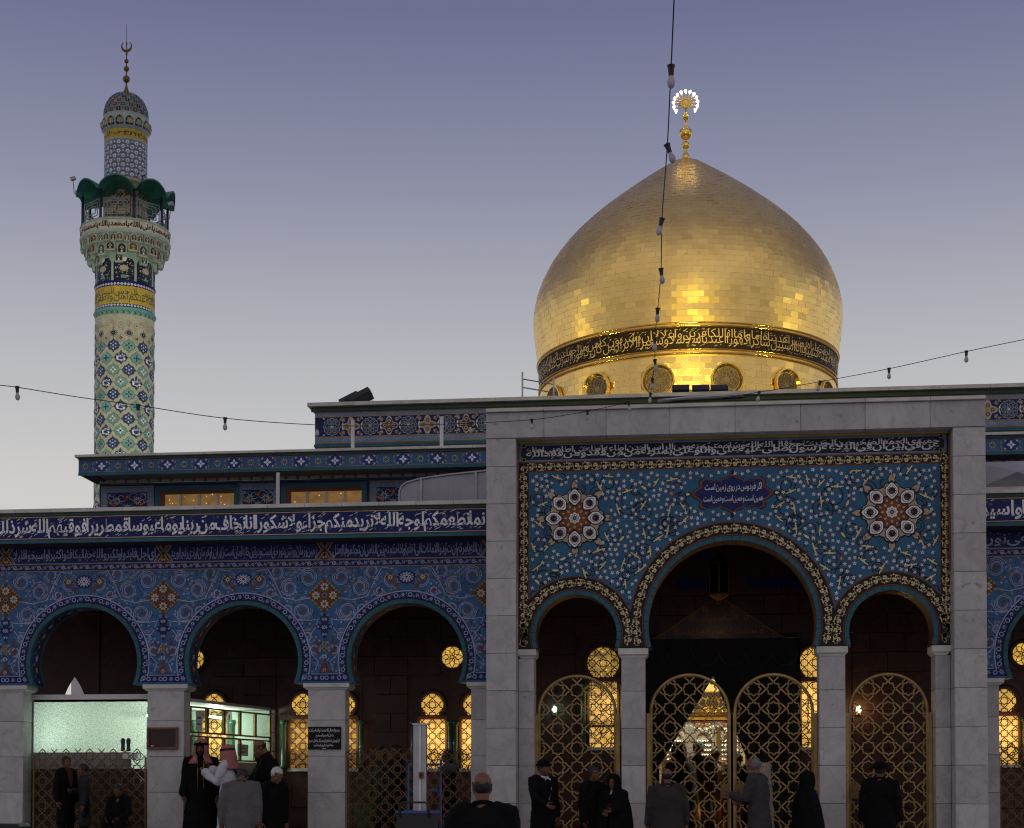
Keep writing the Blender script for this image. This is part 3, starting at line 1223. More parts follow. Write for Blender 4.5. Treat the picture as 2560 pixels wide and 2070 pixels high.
def pillar(root, x0, x1, y0, y1, ztop, joints, m='marble', core='joint_panel_grey'):
    """slab-faced pier"""
    g_ = G()
    g_.box(x0 + .03, x1 - .03, y0 + .03, y1 - .03, 0, ztop, core)
    g_.build('pillar_core', root)
    zs = [z for z in joints if z < ztop - .05] + [ztop]
    for a, b in zip(zs, zs[1:]):
        piece('marble_slab', (x1 - x0, .04, b - a - .006), ((x0 + x1) / 2, y0 + .02, (a + b) / 2), m, root)
        for xx in (x0 + .02, x1 - .02):
            piece('marble_slab', (.04, y1 - y0 - .044, b - a - .006), (xx, (y0 + y1) / 2 + .022, (a + b) / 2), m, root)


def capital(root, x0, x1, y0, y1, z0, z1, m='coping_stone'):
    """two-step block under the springing of an arch"""
    g_ = G()
    h = (z1 - z0)
    g_.box(x0, x1, y0, y1, z0 + h * .34, z1 - .001, m)
    g_.prism([(x0 + .05, z0), (x1 - .05, z0), (x1 - .002, z0 + h * .33), (x0 + .002, z0 + h * .33)], y0 + .035, y1 - .01, m)
    g_.build('capital', root)


JP = [3.64 - CJ * k for k in range(6, -1, -1)] + [3.64 + CJ]
for x0, x1, cx0, cx1 in ((-2.553, -2.30, -2.553, -2.262), (PC - 1.583 - .192, PC - 1.583 + .192, PC - 1.583 - .242, PC - 1.583 + .242),
                         (PC + 1.583 - .205, PC + 1.583 + .205, PC + 1.583 - .245, PC + 1.583 + .245), (4.09, 4.323, 4.04, 4.323)):
    pillar(portal, x0, x1, YT + .02, YT + .46, 3.578, JP)
    capital(portal, cx0, cx1, YT - .02, YT + .5, 3.578, ZCAP - .001)

# ================================================================ arcade
YA, YB, PIT, RA, ZA, ZC2 = 26.9, 26.45, 2.855, 1.04, 3.655, 3.265
ZF = 5.268   # top of the bay field


def bay_meshes():
    """panel and its tile painting for one bay, written about the arch axis; all bays share them"""
    hw = PIT / 2
    out = [(-hw, ZC2)] + archpath(0, ZA, RA - RIM, ZC2, 44) + [(hw, ZC2), (hw, 5.70), (-hw, 5.70)]
    g = G()
    tri = tessellate_polygon([[Vector((x, z, 0)) for x, z in out]])
    g.mesh_([(x, 0, z) for x, z in out], [tuple(t) for t in tri], 'azure')
    g.mesh_([(x, .52, z) for x, z in out], [tuple(t) for t in tri], 'brown')
    ap = archpath(0, ZA, RA - RIM + .001, ZC2, 44)
    g.strip(ap, .001, .10, 'teal')
    g.strip(ap, .10, .42, 'navy')
    g.strip(ap, .42, .519, 'teal')
    for sg in (-1, 1):
        e = ap[0][0] if sg < 0 else ap[-1][0]
        g.face([(sg * hw, 0, ZC2), (e, 0, ZC2), (e, .52, ZC2), (sg * hw, .52, ZC2)], 'teal')
    panel = g.mesh('spandrel_panel')
    # painting of the soffit: red and yellow blossoms on blue
    f, L = walk(ap)
    fn = lambda s_, y, o_: (lambda q: (q[0], y, q[1]))(f(s_, -o_ if True else o_))
    ps = Pad(lambda u, v, o_: (lambda q: (q[0] * (1 - o_), v, ZA + (q[1] - ZA) * (1 - o_)))(f(u, 0)))
    k = 0
    s_ = .08
    while s_ < L - .05:
        ps.flower(s_, .26, .085, 6, ('rust', 'ochre', 'lavender')[k % 3], 'cream', 1)
        ps.shape(LEAF, s_ + .10, .17, .11, .6, 'turquoise', 1)
        ps.shape(LEAF, s_ + .10, .35, .11, -.6, 'rust', 1)
        k += 1
        s_ += .21
    soff = ps.g.mesh('soffit_flowers')

    p = Pad(lambda u, v, o_: (u, -o_, v))

    def ok(u, v, e=.03):
        return abs(u) < hw + .2 and v < ZF - e and hypot(u, v - ZA) > RA + .15 + e and v > 3.42 + e
    # border strip of rings along the arch and across the pier feet
    apb = archpath(0, ZA, RA + .075, ZC2 + .05, 56)
    p.ribbon(archpath(0, ZA, RA + .012, ZC2 + .035, 50), .02, 'black', 1)
    p.ribbon(apb, .105, 'navy', 2)
    p.ribbon(archpath(0, ZA, RA + .138, ZC2 + .14, 50), .018, 'lavender', 3)
    f, L = walk(apb)
    n = 34
    for i in range(n):
        u, v = f(L * (i + .5) / n, 0)
        if i % 2:
            p.ring(u, v, .026, .040, 9, 'lavender', 3)
        else:
            p.flower(u, v, .040, 6, 'lavender', 'navy', 3)
        u2, v2 = f(L * (i + 1) / n, .03 * (-1) ** i)
        p.shape(LEAF, u2, v2, .05, i * .7, 'lavender', 3)
    for sg in (-1, 1):
        p.rect(*sorted((sg * hw, sg * .99)), ZC2 + .035, ZC2 + .15, 'navy', 2)
        for i in range(4):
            u = sg * (1.06 + .11 * i)
            (p.ring(u, ZC2 + .092, .024, .038, 9, 'lavender', 3) if i % 2 else p.flower(u, ZC2 + .092, .04, 6, 'lavender', 'navy', 3))
        p.rect(*sorted((sg * hw, sg * 1.19)), ZC2 + .152, ZC2 + .162, 'lavender', 3)
    # scrolls, mirrored about the arch axis; u is measured from the pier axis
    zc = lambda y: at(1017, 1250 + y / 3.355, YA)[1]
    S = [(.285, zc(640), .155, -1, 1.5, 2.8), (.62, zc(725), .150, 1, 1.5, 1.2), (.39, zc(925), .160, -1, 1.55, .3), (1.155, zc(660), .15, 1, 1.2, 2.),
         (.30, zc(1130), .11, 1, 1.2, 1.), (.17, zc(1240), .10, -1, 1.0, .4), (.84, zc(590), .13, 1, 1.1, 3.4), (.66, zc(905), .11, 1, 1.2, 2.6), (.95, zc(760), .085, -1, 1.2, .2)]
    taken = [(0, zc(645), .17)]
    for d, z, r, dr, tn, a0 in S:
        for sg in (-1, 1):
            u0 = sg * (hw - d)
            pts = []
            for i in range(37):
                q = r * (1.12 - .62 * i / 36)
                a = a0 + dr * 2 * pi * tn * i / 36
                pts.append((u0 + sg * q * cos(a), z + q * sin(a)))
            run = []
            for q in pts + [None]:
                if q and ok(q[0], q[1], .0):
                    run.append(q)
                else:
                    if len(run) > 2:
                        p.ribbon(run, .022, 'navy', 1.6)
                        p.ribbon(run, .0125, 'lavender', 2)
                        p.ribbon([(u0 + (x - u0) * .80, z + (y - z) * .80) for x, y in run], .0085, 'lavender', 2)
                    run = []
            if ok(u0, z, .05):
                p.shape(PALMETTE, u0, z, .13, a0 + (0 if sg > 0 else 1), 'rust', 2.5, sg)
                taken.append((u0, z, .05))
            q = pts[8]
            if ok(q[0], q[1], .06):
                p.shape(PALMETTE, q[0], q[1], .10, a0 + 1.2, 'rust', 2.5, -sg)
                taken.append((q[0], q[1], .03))
    # long stems linking the scrolls
    for sg in (-1, 1):
        for pts in ([(hw - .05, zc(985)), (hw - .25, zc(1000)), (hw - .5, zc(990)), (hw - .62, zc(960))], [(hw - .12, zc(1000)), (hw - .15, zc(1060)), (hw - .30, zc(1150)), (hw - .22, zc(1290)), (hw - .10, zc(1350)), (hw - .16, zc(1420))],
                    [(hw - .15, zc(800)), (hw - .5, zc(830)), (hw - .75, zc(800)), (hw - .9, zc(640)), (hw - 1.0, zc(560)), (hw - 1.2, zc(575))]):
            pts = [(sg * a, b) for a, b in pts]
            p.ribbon(pts, .013, 'lavender', 2)
    # white medallion over the crown of the arch
    zz = zc(645)
    p.polar(0, zz, lambda t: 1 + .10 * cos(12 * t), 48, 'navy', 3, .155, .115)
    for k in range(12):
        a = 2 * pi * k / 12
        p.shape(BUD, .105 * cos(a), zz + .075 * sin(a), .050, a, 'lavender', 4)
    for k in range(6):
        p.ring(.05 * cos(k * pi / 3), zz + .04 * sin(k * pi / 3), .014, .026, 7, 'white', 4)
    for sg in (-1, 1):
        p.polar(sg * .28, zz, lambda t: .075 * (1 + .25 * cos(4 * t)), 24, 'brown', 3)
        p.flower(sg * .28, zz, .055, 8, 'ivory', 'navy', 4)
        p.shape(PALMETTE, sg * .18, zz - .16, .17, .8 if sg > 0 else pi - .8, 'rust', 3, sg)
    # medallion, blue palmette and foot ornament on each pier axis (each bay draws its own half)
    for sg in (-1, 1):
        def H(pts, m_, l_):
            p.tess([(sg * (hw - a), b) for a, b in pts], m_, l_)
        zm = zc(790)
        lob = [(.001, .30), (.05, .24), (.085, .20), (.13, .155), (.165, .125), (.20, .085), (.25, .05), (.30, .001)]
        H([(0, zm - .30)] + [(a, zm - b) for a, b in lob] + [(a, zm + b) for a, b in reversed(lob)] + [(0, zm + .30)], 'brown', 3)
        for a, b in lob[1:-1]:
            for s2 in (-1, 1):
                p.polar(sg * (hw - a * 1.02), zm + s2 * b * 1.02, lambda t: .018, 7, 'ochre', 4)
        for cx_, cz_ in ((0, .15), (0, -.15), (.15, 0)):
            for k in range(8):
                a = 2 * pi * k / 8 + pi / 8
                dx = cx_ + .052 * cos(a)
                if dx > .005:
                    p.shape(BUD, sg * (hw - dx), zm + cz_ + .052 * sin(a), .05, a if sg < 0 else pi - a, 'ivory', 5)
            p.ring(sg * (hw - max(cx_, .0)), zm + cz_, .016, .028, 8, 'lavender', 6)
        p.ring(sg * hw, zm, .03, .045, 10, 'lavender', 6)
        zb = zc(1060)
        H([(0, zb - .21), (.03, zb - .16), (.06, zb - .09), (.05, zb - .05), (.12, zb - .03), (.17, zb + .02), (.10, zb + .05), (.05, zb + .06), (.07, zb + .12), (.09, zb + .16), (.04, zb + .20), (0, zb + .25)], 'navy', 3)
        for b_, r_ in ((.14, .035), (.0, .04), (-.12, .03)):
            p.flower(sg * (hw - .02), zb + b_, r_, 6, 'lavender', 'ochre', 4)
        p.flower(sg * (hw - .11), zb + .01, .028, 6, 'lavender', 'navy', 4)
        for b_ in (1200, 1240):
            p.polar(sg * (hw - .015), zc(b_), lambda t: .028 * (1 + .3 * cos(4 * t)), 16, 'ochre', 4)
        p.flower(sg * (hw - .01), zc(1305), .04, 8, 'white', 'rust', 4)
        H([(0, zc(1440)), (.10, zc(1440)), (.05, zc(1390)), (.02, zc(1350)), (0, zc(1330))], 'rust', 3)
        p.shape(BUD, sg * (hw - .01), zc(1420), .07, pi / 2, 'lavender', 4)
        for b_ in (1190, 1270):
            p.shape(PALMETTE, sg * (hw - .11), zc(b_), .11, 2.2 if sg > 0 else .9, 'rust', 3, sg)
        taken.append((sg * hw, zm, .28))
        taken.append((sg * hw, zb, .15))
    # small blossoms and leaves filling the ground
    pts = flowers_free(taken, -hw + .015, hw - .015, 3.45, ZF - .03, .050, lambda u, v: ok(u, v, .02), 5200)
    for i, (u, v) in enumerate(pts):
        k = i % 7
        if k < 2:
            p.shape(LEAF, u, v, .062, random.uniform(0, 6), 'navy', 1.3)
        elif k < 4:
            p.shape(LEAF, u, v, .055, random.uniform(0, 6), ('ochre', 'cobalt', 'turquoise')[i % 3], 1.3)
        elif k == 4:
            p.flower(u, v, .026, 5, 'lavender', 'ochre', 1.5)
        elif k == 5:
            p.flower(u, v, .026, 5, ('ochre', 'gold', 'rust')[i % 3], 'brown', 1.5)
        else:
            p.spiral(u, v, .030, .010, .9, random.uniform(0, 6), .008, 'lavender', 1.5, random.choice((1, -1)), 8)
    arab = p.g.mesh('arabesque')
    # ring band between field and inscription
    p = Pad(lambda u, v, o_: (u, -o_, v))
    p.rect(-hw, hw, ZF, 5.385, 'navy', 1)
    p.rect(-hw, hw, ZF - .012, ZF, 'ochre', 2)
    p.rect(-hw, hw, 5.378, 5.388, 'ochre', 2)
    n = 26
    for i in range(n):
        u = -hw + PIT * (i + .5) / n
        if i % 2:
            p.ring(u, 5.326, .022, .037, 9, 'lavender', 2)
            p.polar(u, 5.326, lambda t: .01, 6, 'white', 2)
        else:
            p.flower(u, 5.326, .037, 6, 'lavender', 'navy', 2)
        p.shape(LEAF, u + PIT / n / 2, 5.326 + .022 * (-1) ** i, .05, .5 * (-1) ** i, 'lavender', 2)
    rings = p.g.mesh('ring_band')
    return panel, soff, arab, rings


BAY = bay_meshes()
LBL = 'blue tiled arcade of round arches running left of the marble portal'
arc_l = thing('tiled_arcade', LBL, 'arcade', (-7.415, YA, 0))
arc_r = thing('tiled_arcade', 'short end of blue tiled arcade right of the marble portal', 'arcade', (6.36, YA, 0))
BANDS = {-10.27: 'اي اجل فابدوا وتكبروا الله حقا ليكافئوا كثيرا واسبحوا قليلا', -4.56: 'ان الله يأمركم ان تؤدوا الامانات الى اهلها واذا حكمتم بين الناس ان تحكموا بالعدل',
         -7.415: 'خداوند فرمان داد که امانت را به اهلش بسپارید وچون میان مردم داوری کنید به عدل داوری کنید', 6.36: 'ثم وصلت وبرزت يدعى نور', -13.125: 'اي اجل فابدوا'}
BANDS[-7.415] = 'زمین وزمان روشن بنور حق است ودر این خانه امان است زایران را وفرمان ایزدی را بجا آورید'
for root, cs in ((arc_l, (-13.125, -10.27, -7.415, -4.56)), (arc_r, (6.36,))):
    for cx in cs:
        for me, nm, kd in zip(BAY, ('spandrel_panel', 'soffit_flowers', 'arabesque', 'ring_band'), (None, 'stuff', 'stuff', 'stuff')):
            o = bpy.data.objects.new(nm, me)
            link(o, root, (cx, YA, 0), kind=kd)
        rim_tiles(root, cx, ZA, RA, ZC2, YA, 26)
        p = Pad(pad(YA))
        p.rect(cx - PIT / 2, cx + PIT / 2, 5.388, 5.70, 'navy', 1)
        p.rect(cx - PIT / 2, cx + PIT / 2, 5.392, 5.40, 'lavender', 2)
        for e in (-1, 1):
            u = cx + e * (PIT / 2 - .02)
            for s2 in (-1, 1):
                p.ribbon([(u - s2 * .12, 5.40), (u - s2 * .05, 5.50), (u + s2 * .05, 5.58), (u + s2 * .12, 5.69)], .022, 'ochre', 3)
                p.ribbon([(u - s2 * .15, 5.40), (u - s2 * .08, 5.51), (u + s2 * .02, 5.59), (u + s2 * .09, 5.69)], .012, 'lavender', 3)
            p.polar(u, 5.435, lambda t: .045 * (1 + .2 * cos(6 * t)), 18, 'rust', 2)
            p.polar(u, 5.65, lambda t: .045 * (1 + .2 * cos(6 * t)), 18, 'rust', 2)
            p.flower(u, 5.435, .026, 6, 'cream', 'rust', 4)
        small = cx == -7.415
        p.text(BANDS[cx], cx - PIT / 2 + .14, cx + PIT / 2 - .14, 5.425, 5.655, 'lavender', 4, .004 if small else .016, False, gap=.03)
        p.marks(cx - 1.25, cx + 1.25, 5.43, 5.65, 60, .018, 'lavender', 4)
        p.build('inscription_band', root)
JA = [2.63 + .62 * k for k in range(-4, 2)]
for root, xs in ((arc_l, (-11.70, -8.80, -5.955, -3.13)), (arc_r, (4.93, 7.79))):
    for x in xs:
        pillar(root, x - .325, x + .325, YA + .03, YA + .40, 3.155, JA)
        capital(root, x - .40, x + .40, YA - .015, YA + .50, 3.155, ZC2 - .001)

# parapet with the great inscription
TXT_L = 'انما نطعمكم لوجه الله لا نريد منكم جزاء ولا شكورا انا نخاف من ربنا يوما عبوسا قمطريرا فوقيهم الله شر ذلك'
for root, x0, x1, lab in ((arc_l, -14.5, -3.045, 0), (arc_r, 4.83, 8.3, 1)):
    g = G()
    g.box(x0, x1, YB + .001, YA + .6, 5.70, 6.21, 'roof')
    g.box(x0, x1, YB - .022, YB, 5.685, 5.742, 'teal')
    g.box(x0, x1, YB - .02, YB, 6.155, 6.208, 'bottle')
    g.face([(x0, YB - .02, 5.6845), (x1, YB - .02, 5.6845), (x1, YA, 5.6845), (x0, YA, 5.6845)], 'dark_joint')
    g.build('parapet', root)
    n = int((x1 - x0) / .62)
    for i in range(n):
        a, b = x0 + (x1 - x0) * i / n, x0 + (x1 - x0) * (i + 1) / n
        piece('coping_stone', (b - a - .004, .62, .065), ((a + b) / 2, YB + .25, 6.245), 'coping_stone', root)
    p = Pad(pad(YB))
    p.rect(x0, x1, 5.742, 6.153, 'navy', 1)
    for z_, m_ in ((5.757, 'rust'), (5.767, 'cream'), (6.128, 'rust'), (6.138, 'cream')):
        p.rect(x0, x1, z_ - .004, z_ + .004, m_, 2)
    for i in range(int((x1 - x0) * 26)):
        u, v = random.uniform(x0, x1), random.uniform(5.80, 6.10)
        k = random.random()
        if k < .5:
            a0 = random.uniform(0, 6)
            p.spiral(u, v, .035, .012, .8, a0, .0075, 'azure', 1.5, random.choice((1, -1)), 9)
        elif k < .75:
            p.shape(LEAF, u, v, .055, random.uniform(0, 6), 'azure', 1.7)
        else:
            p.flower(u, v, .023, 5, 'ochre', 'rust', 1.8)
    p.build('inscription_ground', root, kind='stuff')
    p = Pad(pad(YB))
    if lab == 0:
        p.text(TXT_L, -11.75, -3.10, 5.79, 6.115, 'white', 3, .024, gap=-.03)
        p.text('اليوم', -12.4, -11.8, 5.79, 6.115, 'white', 3, .022)
        p.marks(-11.7, -3.2, 5.79, 6.12, 150, .03, 'white', 3)
    else:
        p.text('مسكينا ويتيما واسيرا', 4.86, 7.0, 5.79, 6.115, 'white', 3, .024, gap=0)
        p.marks(4.9, 6.9, 5.79, 6.12, 36, .03, 'white', 3)
    p.build('inscription_letters', root)
# dark boarded ceiling of the arcade walk
for root, x0, x1 in ((arc_l, -16, -2.9), (arc_r, 4.7, 9)):
    n = 9
    for i in range(n):
        piece('ceiling_board', (x1 - x0, .40, .03), ((x0 + x1) / 2, YA + .75 + .42 * i, 5.35 + .015 * (i % 2)), 'wood_dark', root)
g = G()
g.box(-2.95, 4.75, 26.5, 31, 6.9, 7.0, 'wood_dark')
g.box(-3.02, -2.80, 26.86, 31, 5.30, 7.0, 'wood_dark')
g.box(4.60, 4.80, 26.86, 31, 5.30, 7.0, 'wood_dark')
g.build('ceiling', portal)
# roof deck over the walk
g = G()
g.box(-16, -3.05, 27.55, 30.95, 5.9, 6.0, 'roof')
g.build('roof_deck', arc_l)
g = G()
g.box(4.83, 9, 27.55, 30.95, 5.9, 6.0, 'roof')
g.build('roof_deck', arc_r)
# ================================================================ sanctuary building behind the walks
YW = 31.0
ax = lambda px, Y, py=1700: at(px, py, Y)[0]
az = lambda py, Y, px=1300: at(px, py, Y)[1]
hall = thing('prayer_hall', 'long hall wall of brown stone with lit windows and a blue tiled upper storey', 'building', (0, YW, 0))
XD0, XD1, ZD = ax(1606, YW), ax(1992, YW), az(1594, YW, 1800)
g = G()
g.box(-11.52, XD0, YW + .052, YW + .5, 0, 7.55, 'brown_marble')
g.box(XD1, 14, YW + .052, YW + .5, 0, 7.55, 'brown_marble')
g.box(XD0, XD1, YW + .06, YW + .5, ZD, 7.55, 'dark_joint')
g.box(-11.5, 14, YW + .5, YW + 4.8, 6.9, 7.5, 'roof')
g.box(-11.5, -4.2, YW + .5, YW + 4.8, 0, 6.9, 'roof')
g.box(5.0, 14, YW + .5, YW + 4.8, 0, 6.9, 'roof')
g.build('wall_core', hall)

WIN = []   # keyhole windows: centre x, centre z, radius, half width, bottom z, pane kind
for px, R in ((433, 33), (536, 33), (757, 35), (860, 33), (1081, 33), (1186, 33), (2510, 33), (2612, 33)):
    WIN.append((ax(px, YW), az(1762 if px < 2000 else 1752, YW, px), .26, .25, az(1921 if px < 2000 else 1911, YW, px), 'pane_plain' if px not in (757, 860) else 'pane_amber'))
WIN.append((ax(1508, YW), az(1658, YW, 1508), .35, .265, az(1868, YW, 1508), 'pane_sparkle'))
WIN.append((2 * .63 - ax(1508, YW), az(1657, YW, 2030), .35, .265, az(1868, YW, 2030), 'pane_plain'))
ROUND = [(ax(1131, YW), az(1643, YW, 1131), .215), (ax(484, YW), az(1648, YW, 484), .215), (ax(808, YW), az(1645, YW, 808), .215), (ax(2560, YW), az(1635, YW, 2560), .215)]
bw, bh = .66, .372
r = 0
z = .70
nb = 0
while z < 6.8:
    x = -9.2 + (r % 2) * bw / 2
    while x < 6.4:
        x0, x1, z0, z1 = x, x + bw, z, z + bh
        bad = x1 > XD0 - .02 and x0 < XD1 + .02 and z0 < ZD
        for wx, wz, wr, hw, wb, _ in WIN:
            if x1 > wx - wr - .10 and x0 < wx + wr + .10 and z1 > wb - .12 and z0 < wz + wr + .10:
                bad = True
        hid = (z0 > 4.9 and not (-2.6 < x < 4.3)) or (x1 < -8.9)
        if not hid and not (-3.6 < x < -2.75) and not (4.4 < x < 5.0):
            if not bad:
                piece('stone_block', (bw - .010, .06, bh - .010), ((x0 + x1) / 2, YW + .03 + random.uniform(-.004, .004), (z0 + z1) / 2), 'brown_marble', hall)
            else:
                for q in range(2):
                    h0, h1 = x0 + bw * q / 2, x0 + bw * (q + 1) / 2
                    if not (h1 > XD0 - .02 and h0 < XD1 + .02 and z0 < ZD) and not any(h1 > wx - wr - .09 and h0 < wx + wr + .09 and z1 > wb - .11 and z0 < wz + wr + .09 for wx, wz, wr, hw, wb, _ in WIN):
                        piece('stone_block', (bw / 2 - .010, .06, bh - .010), ((h0 + h1) / 2, YW + .03, (z0 + z1) / 2), 'brown_marble', hall)
        x += bw
    z += bh
    r += 1


def star_cross(poly_ok, cx, cz, s, x0, x1, z0, z1):
    """lines of the eight pointed star and cross lattice inside a region"""
    a, d = .26, .37
    k = d - a
    oct_ = []
    for q in range(4):
        c, e = (1, 0, -1, 0)[q], (0, 1, 0, -1)[q]
        for x, y in ((d, 0), (a, k), (a, a), (k, a)):
            oct_.append((x * c - y * e, x * e + y * c))
    segs = []
    i0, i1 = int((x0 - cx) / s) - 2, int((x1 - cx) / s) + 2
    j0, j1 = int((z0 - cz) / s) - 2, int((z1 - cz) / s) + 2
    for i in range(i0, i1 + 1):
        for j in range(j0, j1 + 1):
            u, v = cx + i * s, cz + j * s
            o2 = [(u + x * s, v + y * s) for x, y in oct_]
            segs += [(o2[n], o2[(n + 1) % 16]) for n in range(16)]
            if (i + j) % 2 == 0:
                for sx in (1, -1):
                    for sy in (1, -1):
                        for A in (((a, a), (d, a), (1 - d, 0)), ((a, a), (a, d), (0, 1 - d))):
                            q = [(u + x * sx * s, v + y * sy * s) for x, y in A]
                            segs += [(q[0], q[1]), (q[1], q[2])]
    out = []
    for (xa, za), (xb, zb) in segs:
        n = 8
        run = None
        for t in range(n):
            xm, zm = xa + (xb - xa) * (t + .5) / n, za + (zb - za) * (t + .5) / n
            if poly_ok(xm, zm):
                if run is None:
                    run = t
                end = t + 1
            if (not poly_ok(xm, zm) or t == n - 1) and run is not None:
                out.append(((xa + (xb - xa) * run / n, za + (zb - za) * run / n), (xa + (xb - xa) * end / n, za + (zb - za) * end / n)))
                run = None
    return out


def bars(g, segs, Y, w, dpt, m):
    for (xa, za), (xb, zb) in segs:
        L = hypot(xb - xa, zb - za)
        if L < 1e-4:
            continue
        ex, ez = (xb - xa) / L, (zb - za) / L
        g.obox(((xa + xb) / 2, Y, (za + zb) / 2), (ex * (L / 2 + w * .3), 0, ez * (L / 2 + w * .3)), (0, dpt / 2, 0), (-ez * w / 2, 0, ex * w / 2), m)


def window(wx, wz, wr, hw, wb, pane):
    """keyhole window: jambs and ring of stone, lit pane behind a wrought star lattice"""
    zf = wz - wr * .80
    f = G()
    f.box(wx - wr - .10, wx + wr + .10, YW + .035, YW + .07, wb - .12, wz + wr + .10, 'brown_marble')
    for k in range(28):
        a0, a1 = -.95 + (2 * pi - 2 * (pi / 2 - .95)) * 0, 0
    ring = arcpts(wx, wz, wr, -.92, pi + .92, 30)
    f.tube([(x, YW - .005, z) for x, z in ring], .045, 6, 'brown_marble')
    f.box(wx - wr - .04, wx + wr + .04, YW - .03, YW + .034, zf - .075, zf - .005, 'brown_marble')
    for sg in (-1, 1):
        f.box(*sorted((wx + sg * hw, wx + sg * (hw + .045))), YW - .02, YW + .034, wb, zf - .076, 'wood_dark')
    f.box(wx - hw - .045, wx + hw + .045, YW - .04, YW + .034, wb - .06, wb - .001, 'coping_stone')
    wo = f.build('window', hall)
    q = G()
    pts = arcpts(wx, wz, wr - .01, -.92, pi + .92, 30)
    q.face([(x, YW + .030, z) for x, z in pts], pane if pane != 'pane_amber' else 'pane_gold')
    if pane == 'pane_sparkle':
        zm = az(1812, YW, 1508)
        q.face([(wx - hw, YW + .03, zm), (wx + hw, YW + .03, zm), (wx + hw, YW + .03, zf - .08), (wx - hw, YW + .03, zf - .08)], 'pane_sparkle')
        q.face([(wx - hw, YW + .03, wb), (wx + hw, YW + .03, wb), (wx + hw, YW + .03, zm - .05), (wx - hw, YW + .03, zm - .05)], 'pane_plain')
    else:
        q.face([(wx - hw, YW + .03, wb), (wx + hw, YW + .03, wb), (wx + hw, YW + .03, zf - .08), (wx - hw, YW + .03, zf - .08)], pane)
    q.build('pane', wo)
    q = G()
    s_ = .205 if wr < .3 else .215
    bars(q, star_cross(lambda x, z: hypot(x - wx, z - wz) < wr - .005 and z > zf, wx, wz, s_, wx - wr, wx + wr, wb, wz + wr), YW + .0, .0165, .012, 'wrought')
    q.build('lattice', wo)
    q = G()
    bars(q, star_cross(lambda x, z: abs(x - wx) < hw and wb < z < zf - .06, wx, wz, s_, wx - wr, wx + wr, wb, wz + wr), YW + .0, .0165, .012, 'wrought')
    q.build('lattice', wo)
    for sg in (-1, 1):
        q = G()
        q.lathe([(.075, 0), (.075, .05), (.055, .07), (.055, zf - wb - .20), (.075, zf - wb - .17), (.075, zf - wb - .10)], 12, (wx + sg * (hw + .12), YW - .07, wb), 'green_marble')
        q.build('column', wo, smooth=True)
    lo = light('window_glow', 'AREA', (wx, YW - .13, (wb + wz) / 2), 5.5 if pane != 'pane_amber' else 4, (1, .60, .20), wo, hw * 2)
    lo.rotation_euler = (radians(90), 0, 0)


for w in WIN:
    if not (-9.9 < w[0] < -9.0 and False):
        window(*w)
for wx, wz, wr in ROUND:
    f = G()
    f.tube([(x, YW - .012, z) for x, z in arcpts(wx, wz, wr + .03, 0, 2 * pi, 30)], .04, 6, 'brown_marble')
    wo = f.build('window', hall)
    q = G()
    q.face([(x, YW - .012, z) for x, z in arcpts(wx, wz, wr + .02, 0, 2 * pi, 30)[:-1]], 'pane_gold')
    q.build('pane', wo)
    q = G()
    segs = []
    for k in range(8):
        a = k * pi / 4
        P_ = lambda rr, an: (wx + rr * cos(an), wz + rr * sin(an))
        segs += [(P_(wr, a), P_(wr * .62, a + pi / 8)), (P_(wr * .62, a + pi / 8), P_(wr, a + pi / 4)), (P_(wr * .62, a + pi / 8), P_(wr * .26, a + pi / 4)), (P_(wr * .26, a), P_(wr * .62, a + pi / 8)),
                 (P_(wr * .26, a), P_(wr * .12, a + pi / 8)), (P_(wr * .12, a - pi / 8), P_(wr * .26, a)), (P_(wr, a), P_(wr * 1.08, a + pi / 8)), (P_(wr * 1.08, a + pi / 8), P_(wr, a + pi / 4))]
    bars(q, segs, YW - .035, .0125, .012, 'wrought')
    q.build('lattice', wo)

# tympanum over the door: gilded pointed panel with lettering
p = Pad(lambda u, v, o_: (u, YW - .005 - o_, v))
tx = ax(1797, YW, 1560)
tz = az(1596, YW, 1797)
ogee = [(-1.25, 0), (-.95, .18), (-.6, .42), (-.3, .62), (0, .80), (.3, .62), (.6, .42), (.95, .18), (1.25, 0)]
p.tess([(tx + a, tz + b) for a, b in ogee], 'tympanum', 1)
p.ribbon([(tx + a, tz + b) for a, b in ogee], .02, 'bronze', 2)
for k in range(9):
    p.flower(tx + ogee[k][0] * .86, tz + .05 + ogee[k][1] * .82, .075, 8, 'tympanum_gilt', 'black', 3)
p.text('مستشار سيده زينب', tx - .85, tx + .85, tz + .05, tz + .22, 'tympanum_gilt', 4, .01)
p.text('السلام عليك', tx - .35, tx + .35, tz + .30, tz + .46, 'tympanum_gilt', 4, .01)
p.build('tympanum', hall)

# ---- upper storey: cream vine strip, floral panels, amber windows, great cornice
YC_ = 30.35
CX0 = -11.70
g = G()
g.box(-11.53, 14, YW + .002, YW + .06, 5.3, 7.56, 'navy')
g.box(-11.53, 14, YW - .01, YW + .001, 7.555, 7.59, 'teal')
g.build('upper_wall', hall)
p = Pad(pad(YW))
p.rect(-11.53, 14, 7.592, 7.735, 'ivory', 1, 6)
x = -11.45
k = 0
while x < 8.5:
    p.flower(x, 7.663, .05, 8, ('rust', 'black')[k % 2], 'gold', 3)
    p.polar(x, 7.663, lambda t: .026, 8, ('ochre', 'greyblue')[k % 2], 4)
    p.ribbon(arcpts(x + .12, 7.663, .12, 0, pi, 8), .012, 'black', 2)
    p.ribbon(arcpts(x + .12, 7.663, .12, 0, -pi, 8), .012, 'black', 2)
    x += .235
    k += 1
p.build('cream_frieze', hall)


